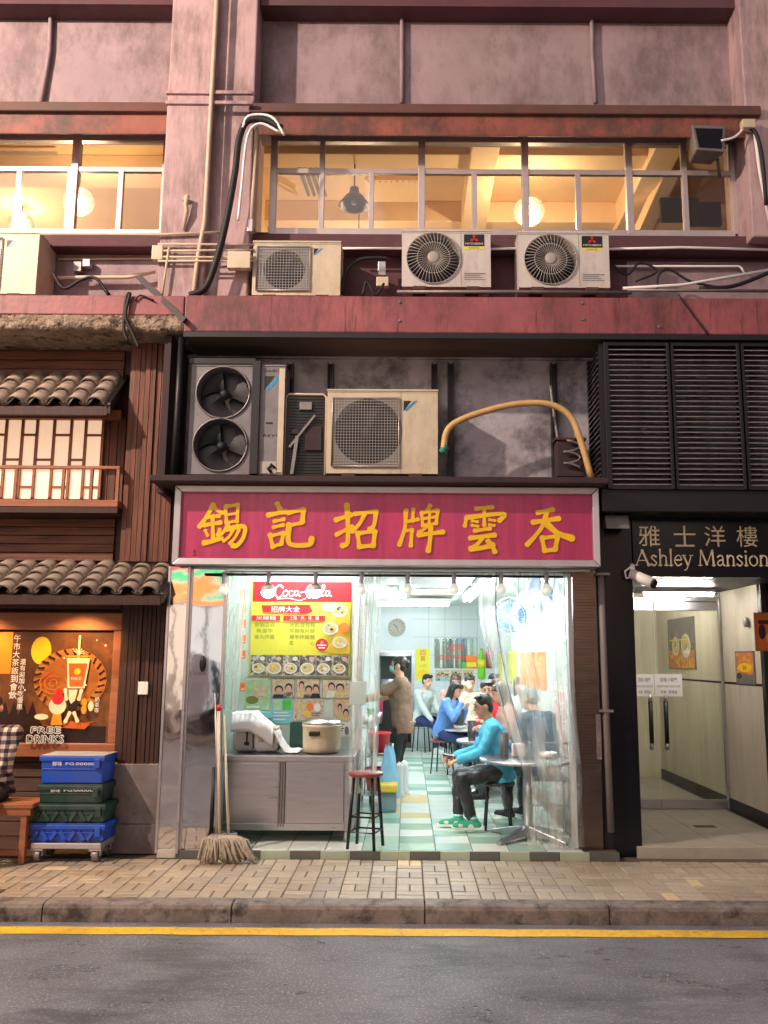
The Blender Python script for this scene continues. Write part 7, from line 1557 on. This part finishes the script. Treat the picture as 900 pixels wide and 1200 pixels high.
# ================================================================== SHOP FITTINGS
WY_ = BY - .012
p = P(465, 735, WY_); t = thing('wall_clock', 'round white wall clock on the back wall above the doorway', 'clock', (p.x, WY_, p.z))
mb = MB(); mb.lathe([(.001, .0), (.15, .0), (.165, .02), (.165, .045), (.15, .05), (.148, .035), (.001, .034)], (p.x, WY_, p.z), 28, Matrix.Rotation(R(90), 3, 'X')); part('clock_case', mb, m_white, t)
fl = Flat((p.x, WY_ - .0355, p.z), (1, 0, 0), (0, 0, 1), (0, -1, 0))
for k in range(12): c, q = math.cos(R(k * 30)), math.sin(R(k * 30)); fl.stroke([(.115 * c, .115 * q), (.135 * c, .135 * q)], .008, m_blk)
fl.stroke([(0, 0), (-.06, .05)], .012, m_blk); fl.stroke([(0, 0), (.03, -.1)], .009, m_blk); part('dial', fl.mb, fl.mats, t, recalc=False)
wallposter(487, 760, 504, 797, WY_, m_yel, 'tall yellow poster with red characters right of the kitchen doorway', lambda fl, w, h: [fl.text('四寶', w * .5, h * .86, h * .16, m_redp, vert=True), fl.text('小炒', w * .5, h * .45, h * .12, m_orange), fl.ell(w * .5, h * .2, w * .35, h * .13, m_gold)])
m_pan = M('silvered mirror glass', s(170, 186, 180), .08, metal=1, var=.1, bump=0)
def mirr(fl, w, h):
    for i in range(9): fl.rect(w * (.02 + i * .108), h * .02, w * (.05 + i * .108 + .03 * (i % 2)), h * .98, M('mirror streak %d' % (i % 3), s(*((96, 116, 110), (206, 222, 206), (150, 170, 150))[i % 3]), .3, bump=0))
    fl.text('記錦', w * .5, h * .7, h * .24, m_redp); fl.text('雲吞大排檔', w * .46, h * .36, h * .17, m_redp, w * .72); fl.rect(w * .74, 0, w, h * .42, m_orange); fl.rect(w * .76, h * .05, w * .98, h * .2, m_yel); fl.rect(w * .64, 0, w * .74, h * .2, m_green)
wallposter(509, 748, 559, 783, WY_, m_pan, 'wide mirror panel with red characters on the back wall', mirr, 'mirror', 'mirror_panel')
for i, (a_, b_, c_) in enumerate(((510, 527, m_orange), (528, 541, m_dgrey), (542, 555, m_blk))):
    wallposter(a_, 785, b_, 798, WY_, m_bage, 'small photo under the mirror panel, %s one with %s' % (('left', 'bright plates'), ('middle', 'grey crowd'), ('right', 'dark group'))[i], heads((.25, .5, .12, c_), (.5, .55, .13, m_blk), (.78, .5, .12, c_)), 'photo', 'photo', 'photos under the mirror panel')
def bottle(px0, py0, px1, py1, body, cap, label, lab):
    a = P(px0, py1, WY_); b = P(px1, py0, WY_); r = (b.x - a.x) / 2; h = b.z - a.z; c = ((a.x + b.x) / 2, WY_ - .01, a.z); t = thing('bottle_sign', label, 'bottle sign', (c[0], WY_, c[2]), 'bottle shaped signs on the back wall')
    S_ = Matrix.Diagonal((1, .4, 1)); mb = MB(); mb.lathe([(r * .9, 0), (r, h * .04), (r * .93, h * .3), (r, h * .5), (r * .9, h * .62), (r * .4, h * .82), (r * .36, h * .92)], c, 20, S_); part('bottle', mb, body, t)
    mb = MB(); mb.lathe([(r * .4, h * .92), (r * .42, h * .99), (.001, h)], c, 16, S_); part('cap', mb, cap, t)
    mb = MB(); mb.lathe([(r * 1.01, h * .36), (r * 1.02, h * .58)], c, 20, S_); part('bottle_label', mb, lab, t)
bottle(560, 757, 568.5, 795, M('lime green bottle print', s(110, 200, 40), .3), m_wht, 'lime green bottle shaped sign on the back wall', m_yel)
bottle(569.5, 751, 577, 783, M('dark cola bottle print', s(120, 50, 34), .3), m_redp, 'dark red bottle shaped sign on the back wall', m_redp)
# posters on the right wall
sidep = lambda px0, py0, px1, py1, lab, fn, bg: sideposter(px0, py0, px1, py1, rx - .004, lab, fn, bg)
gl = lambda col, n: (lambda fl, w, h: [fl.text(''.join(random.choice('雲吞麵牛腩水餃河粉湯魚蛋') for _ in range(n)), w * (i + .5) / 4, h * .88, h * .1, col, vert=True) for i in range(4)])
sidep(596, 763, 606, 802, 'green and white menu sheet on the right wall, farthest one', gl(m_green, 6), m_yel)
sidep(609, 764, 640, 806, 'large orange menu sheet on the right wall behind the curtain', gl(m_yel, 7), m_orange)
sidep(584, 766, 590, 800, 'narrow yellow green menu strip at the far end of the right wall', gl(m_green, 5), m_yel)
sidep(650, 800, 666, 930, 'tall white and red price sheet on the right wall near the street', gl(m_redp, 9), m_wht)
# blue fans
m_fblue = M('blue fan blade', s(30, 120, 215), .3, var=.05)
def wfan(px, py, Y, r, yaw, tilt, label):
    p = P(px, py, Y); t = thing('wall_fan', label, 'fan', p, 'blue wall fans'); Mx = Matrix.Rotation(R(yaw), 3, 'Z') @ Matrix.Rotation(R(90 + tilt), 3, 'X')
    mb = MB()
    for k in range(28): a = 2 * math.pi * k / 28; mb.tube([p + Mx @ V((r * q * math.cos(a), r * q * math.sin(a), .05 * (1 - q) ** .5)) for q in (.15, .6, .9, 1)], .0025, 4)
    for q in (.4, .75, 1.): mb.tube([p + Mx @ V((r * q * math.cos(2 * math.pi * k / 28), r * q * math.sin(2 * math.pi * k / 28), .05 * (1 - q) ** .5)) for k in range(29)], .004 if q < 1 else .008, 5)
    part('cage', mb, m_wht, t)
    for b_ in range(3):
        mb = MB(); mb.sheet(lambda u, v: p + Mx @ V((r * .85 * (.15 + .85 * u) * math.cos(b_ * 2.094 + (v - .5) * 1.7 * (.5 + u * .5)), r * .85 * (.15 + .85 * u) * math.sin(b_ * 2.094 + (v - .5) * 1.7 * (.5 + u * .5)), (v - .5) * .05)), 5, 6); part('blade', mb, m_fblue, t, recalc=False)
    mb = MB(); mb.ell(p + Mx @ V((0, 0, -.09)), (.07, .07, .07)); part('motor', mb, m_wht, t)
    q = V((rx, p.y + .05, p.z + .12)); mb = MB(); mb.tube([p + Mx @ V((0, 0, -.1)), q], .018, 8); part('arm', mb, m_wht, t)
wfan(573, 726, 6.2, .22, -55, 0, 'blue wall fan turned sideways at the back of the right wall')
wfan(599, 722, 3.6, .24, -15, 8, 'blue wall fan facing the street behind the curtain')
wfan(634, 694, 1.9, .22, -60, 10, 'blue wall fan high on the right wall near the street')
# serving station with its buckets and bag
p0_, p1_ = -1.5, P(441, 856, 2.9).x
t = thing('serving_station', 'steel serving station at the left of the waitress', 'counter', ((p0_ + p1_) / 2, 2.9, FZ))
mb = MB(); mb.box(p0_, p1_, 2.4, 3.6, FZ + .80, FZ + .84); part('worktop', mb, m_steel, t, .006)
mb = MB(); mb.box(p0_, p1_ - .04, 2.44, 3.56, FZ + .3, FZ + .32); part('shelf', mb, m_steel, t, .004)
for x_ in (p0_ + .03, p1_ - .04):
    for y_ in (2.43, 3.55): mb = MB(); mb.cyl((x_, y_, FZ), (x_, y_, FZ + .8), .02); part('leg', mb, m_steel, t)
mb = MB(); mb.hexa([(p1_ - .3, 2.34, FZ + .82), (p1_ + .02, 2.34, FZ + .82), (p1_ + .02, 2.36, FZ + .82), (p1_ - .3, 2.36, FZ + .82)], [(p1_ - .3, 2.3, FZ + .55), (p1_ + .02, 2.3, FZ + .55), (p1_ + .02, 2.32, FZ + .55), (p1_ - .3, 2.32, FZ + .55)]) if 0 else None
def bucket(px, py, Y, r, h, m, lab, z0):
    p = P(px, py, Y); t = thing('bucket', lab, 'bucket', (p.x, Y, z0), 'buckets at the serving station'); mb = MB(); mb.lathe([(r * .8, 0), (r, h), (r * 1.06, h), (r * 1.06, h - .02)], (p.x, Y, z0), 22); part('pail', mb, m, t)
    mb = MB(); mb.tube([(p.x + r * math.cos(k * math.pi / 8), Y - .02 - r * .9 * math.sin(k * math.pi / 8) * .4, z0 + h - .02 + .0 * k) for k in range(9)], .005, 5); part('handle', mb, m_wht, t)
m_rb = M('red bucket plastic', s(216, 30, 44), .35, var=.06)
bucket(444, 872, 2.3, .13, .22, m_rb, 'red bucket on the stand beside the waitress', .62)
bucket(441, 915, 2.25, .13, .24, m_rb, 'red bucket low beside the blue bag', .22)
mb = MB(); q = P(444, 880, 2.3); 
t = thing('bucket_stand', 'steel stand holding the two red buckets', 'stand', (q.x, 2.3, FZ))
for z in (.2, .6): mb = MB(); mb.box(q.x - .2, q.x + .16, 2.1, 2.5, z - .02, z); part('shelf', mb, m_steel, t, .004)
for dx in (-.19, .15):
    for dy in (2.11, 2.49): mb = MB(); mb.cyl((q.x + dx, dy, FZ), (q.x + dx, dy, .7), .012, None, 8); part('leg', mb, m_steel, t)
for i, (px, py, c, nm) in enumerate(((436, 850, m_wht, 'white'), (447, 848, m_steel, 'steel'), (441, 838, m_green, 'green'))):
    q = P(px, py, 2.7); mb = MB(); mb.lathe([(.05, 0), (.065, .1 + .03 * i), (.06, .1 + .03 * i), (.04, .01)], (q.x - .05, 2.6 + .12 * i, FZ + .84), 18); solo('canister', mb, c, nm + ' canister standing on the serving station', 'canister', 'canisters on the serving station')
q = P(458, 905, 2.2)
mb = MB(); mb.sheet(lambda u, v: (q.x - .02 + (.035 + .085 * (1 - v) ** .7) * math.cos(2 * math.pi * u) + .02 * mn.noise(V((math.cos(6.28 * u) * 2, v * 4, math.sin(6.28 * u) * 2))), 2.05 + (.03 + .07 * (1 - v)) * math.sin(2 * math.pi * u) + .02 * mn.noise(V((u * 8, v * 5, 3))), FZ + .12 + .52 * v + .02 * math.sin(u * 19)), 28, 14)
solo('plastic_bag', mb, M('pale blue plastic bag', s(140, 196, 232), .3, var=.12, scale=9, bump=.4, bscale=30), 'pale blue plastic bag hanging beside the waitress', 'bag')
q = G(454, 955, FZ); mb = MB(); mb.box(q.x - .10, q.x + .09, 1.75, 2.05, FZ, FZ + .2); solo('bin', mb, M('grey blue bin plastic', s(120, 140, 150), .5), 'grey bin under the yellow box near the aisle', 'bin', bevel=.015)
mb = MB(); mb.box(q.x - .11, q.x + .10, 1.72, 2.08, FZ + .202, FZ + .28); solo('yellow_box', mb, M('mustard box plastic', s(226, 186, 70), .5), 'mustard yellow box on the grey bin', 'box', bevel=.015)
mb = MB(); q = P(446, 812, BY + .35); mb.tube([(q.x, BY + .3, q.z - .5), (q.x, BY + .3, q.z + .1)], .05, 8); solo('pink_apron', mb, M('pink cloth', s(214, 70, 110), .8), 'pink cloth hanging just inside the kitchen doorway', 'cloth')
tube_light((P(455, 770, BY + .8).x, BY + .7, 2.55), (P(480, 770, BY + .8).x, BY + .7, 2.55), 'short fill tube light added on the kitchen ceiling beyond the doorway')  # unseen tube added to brighten the kitchen
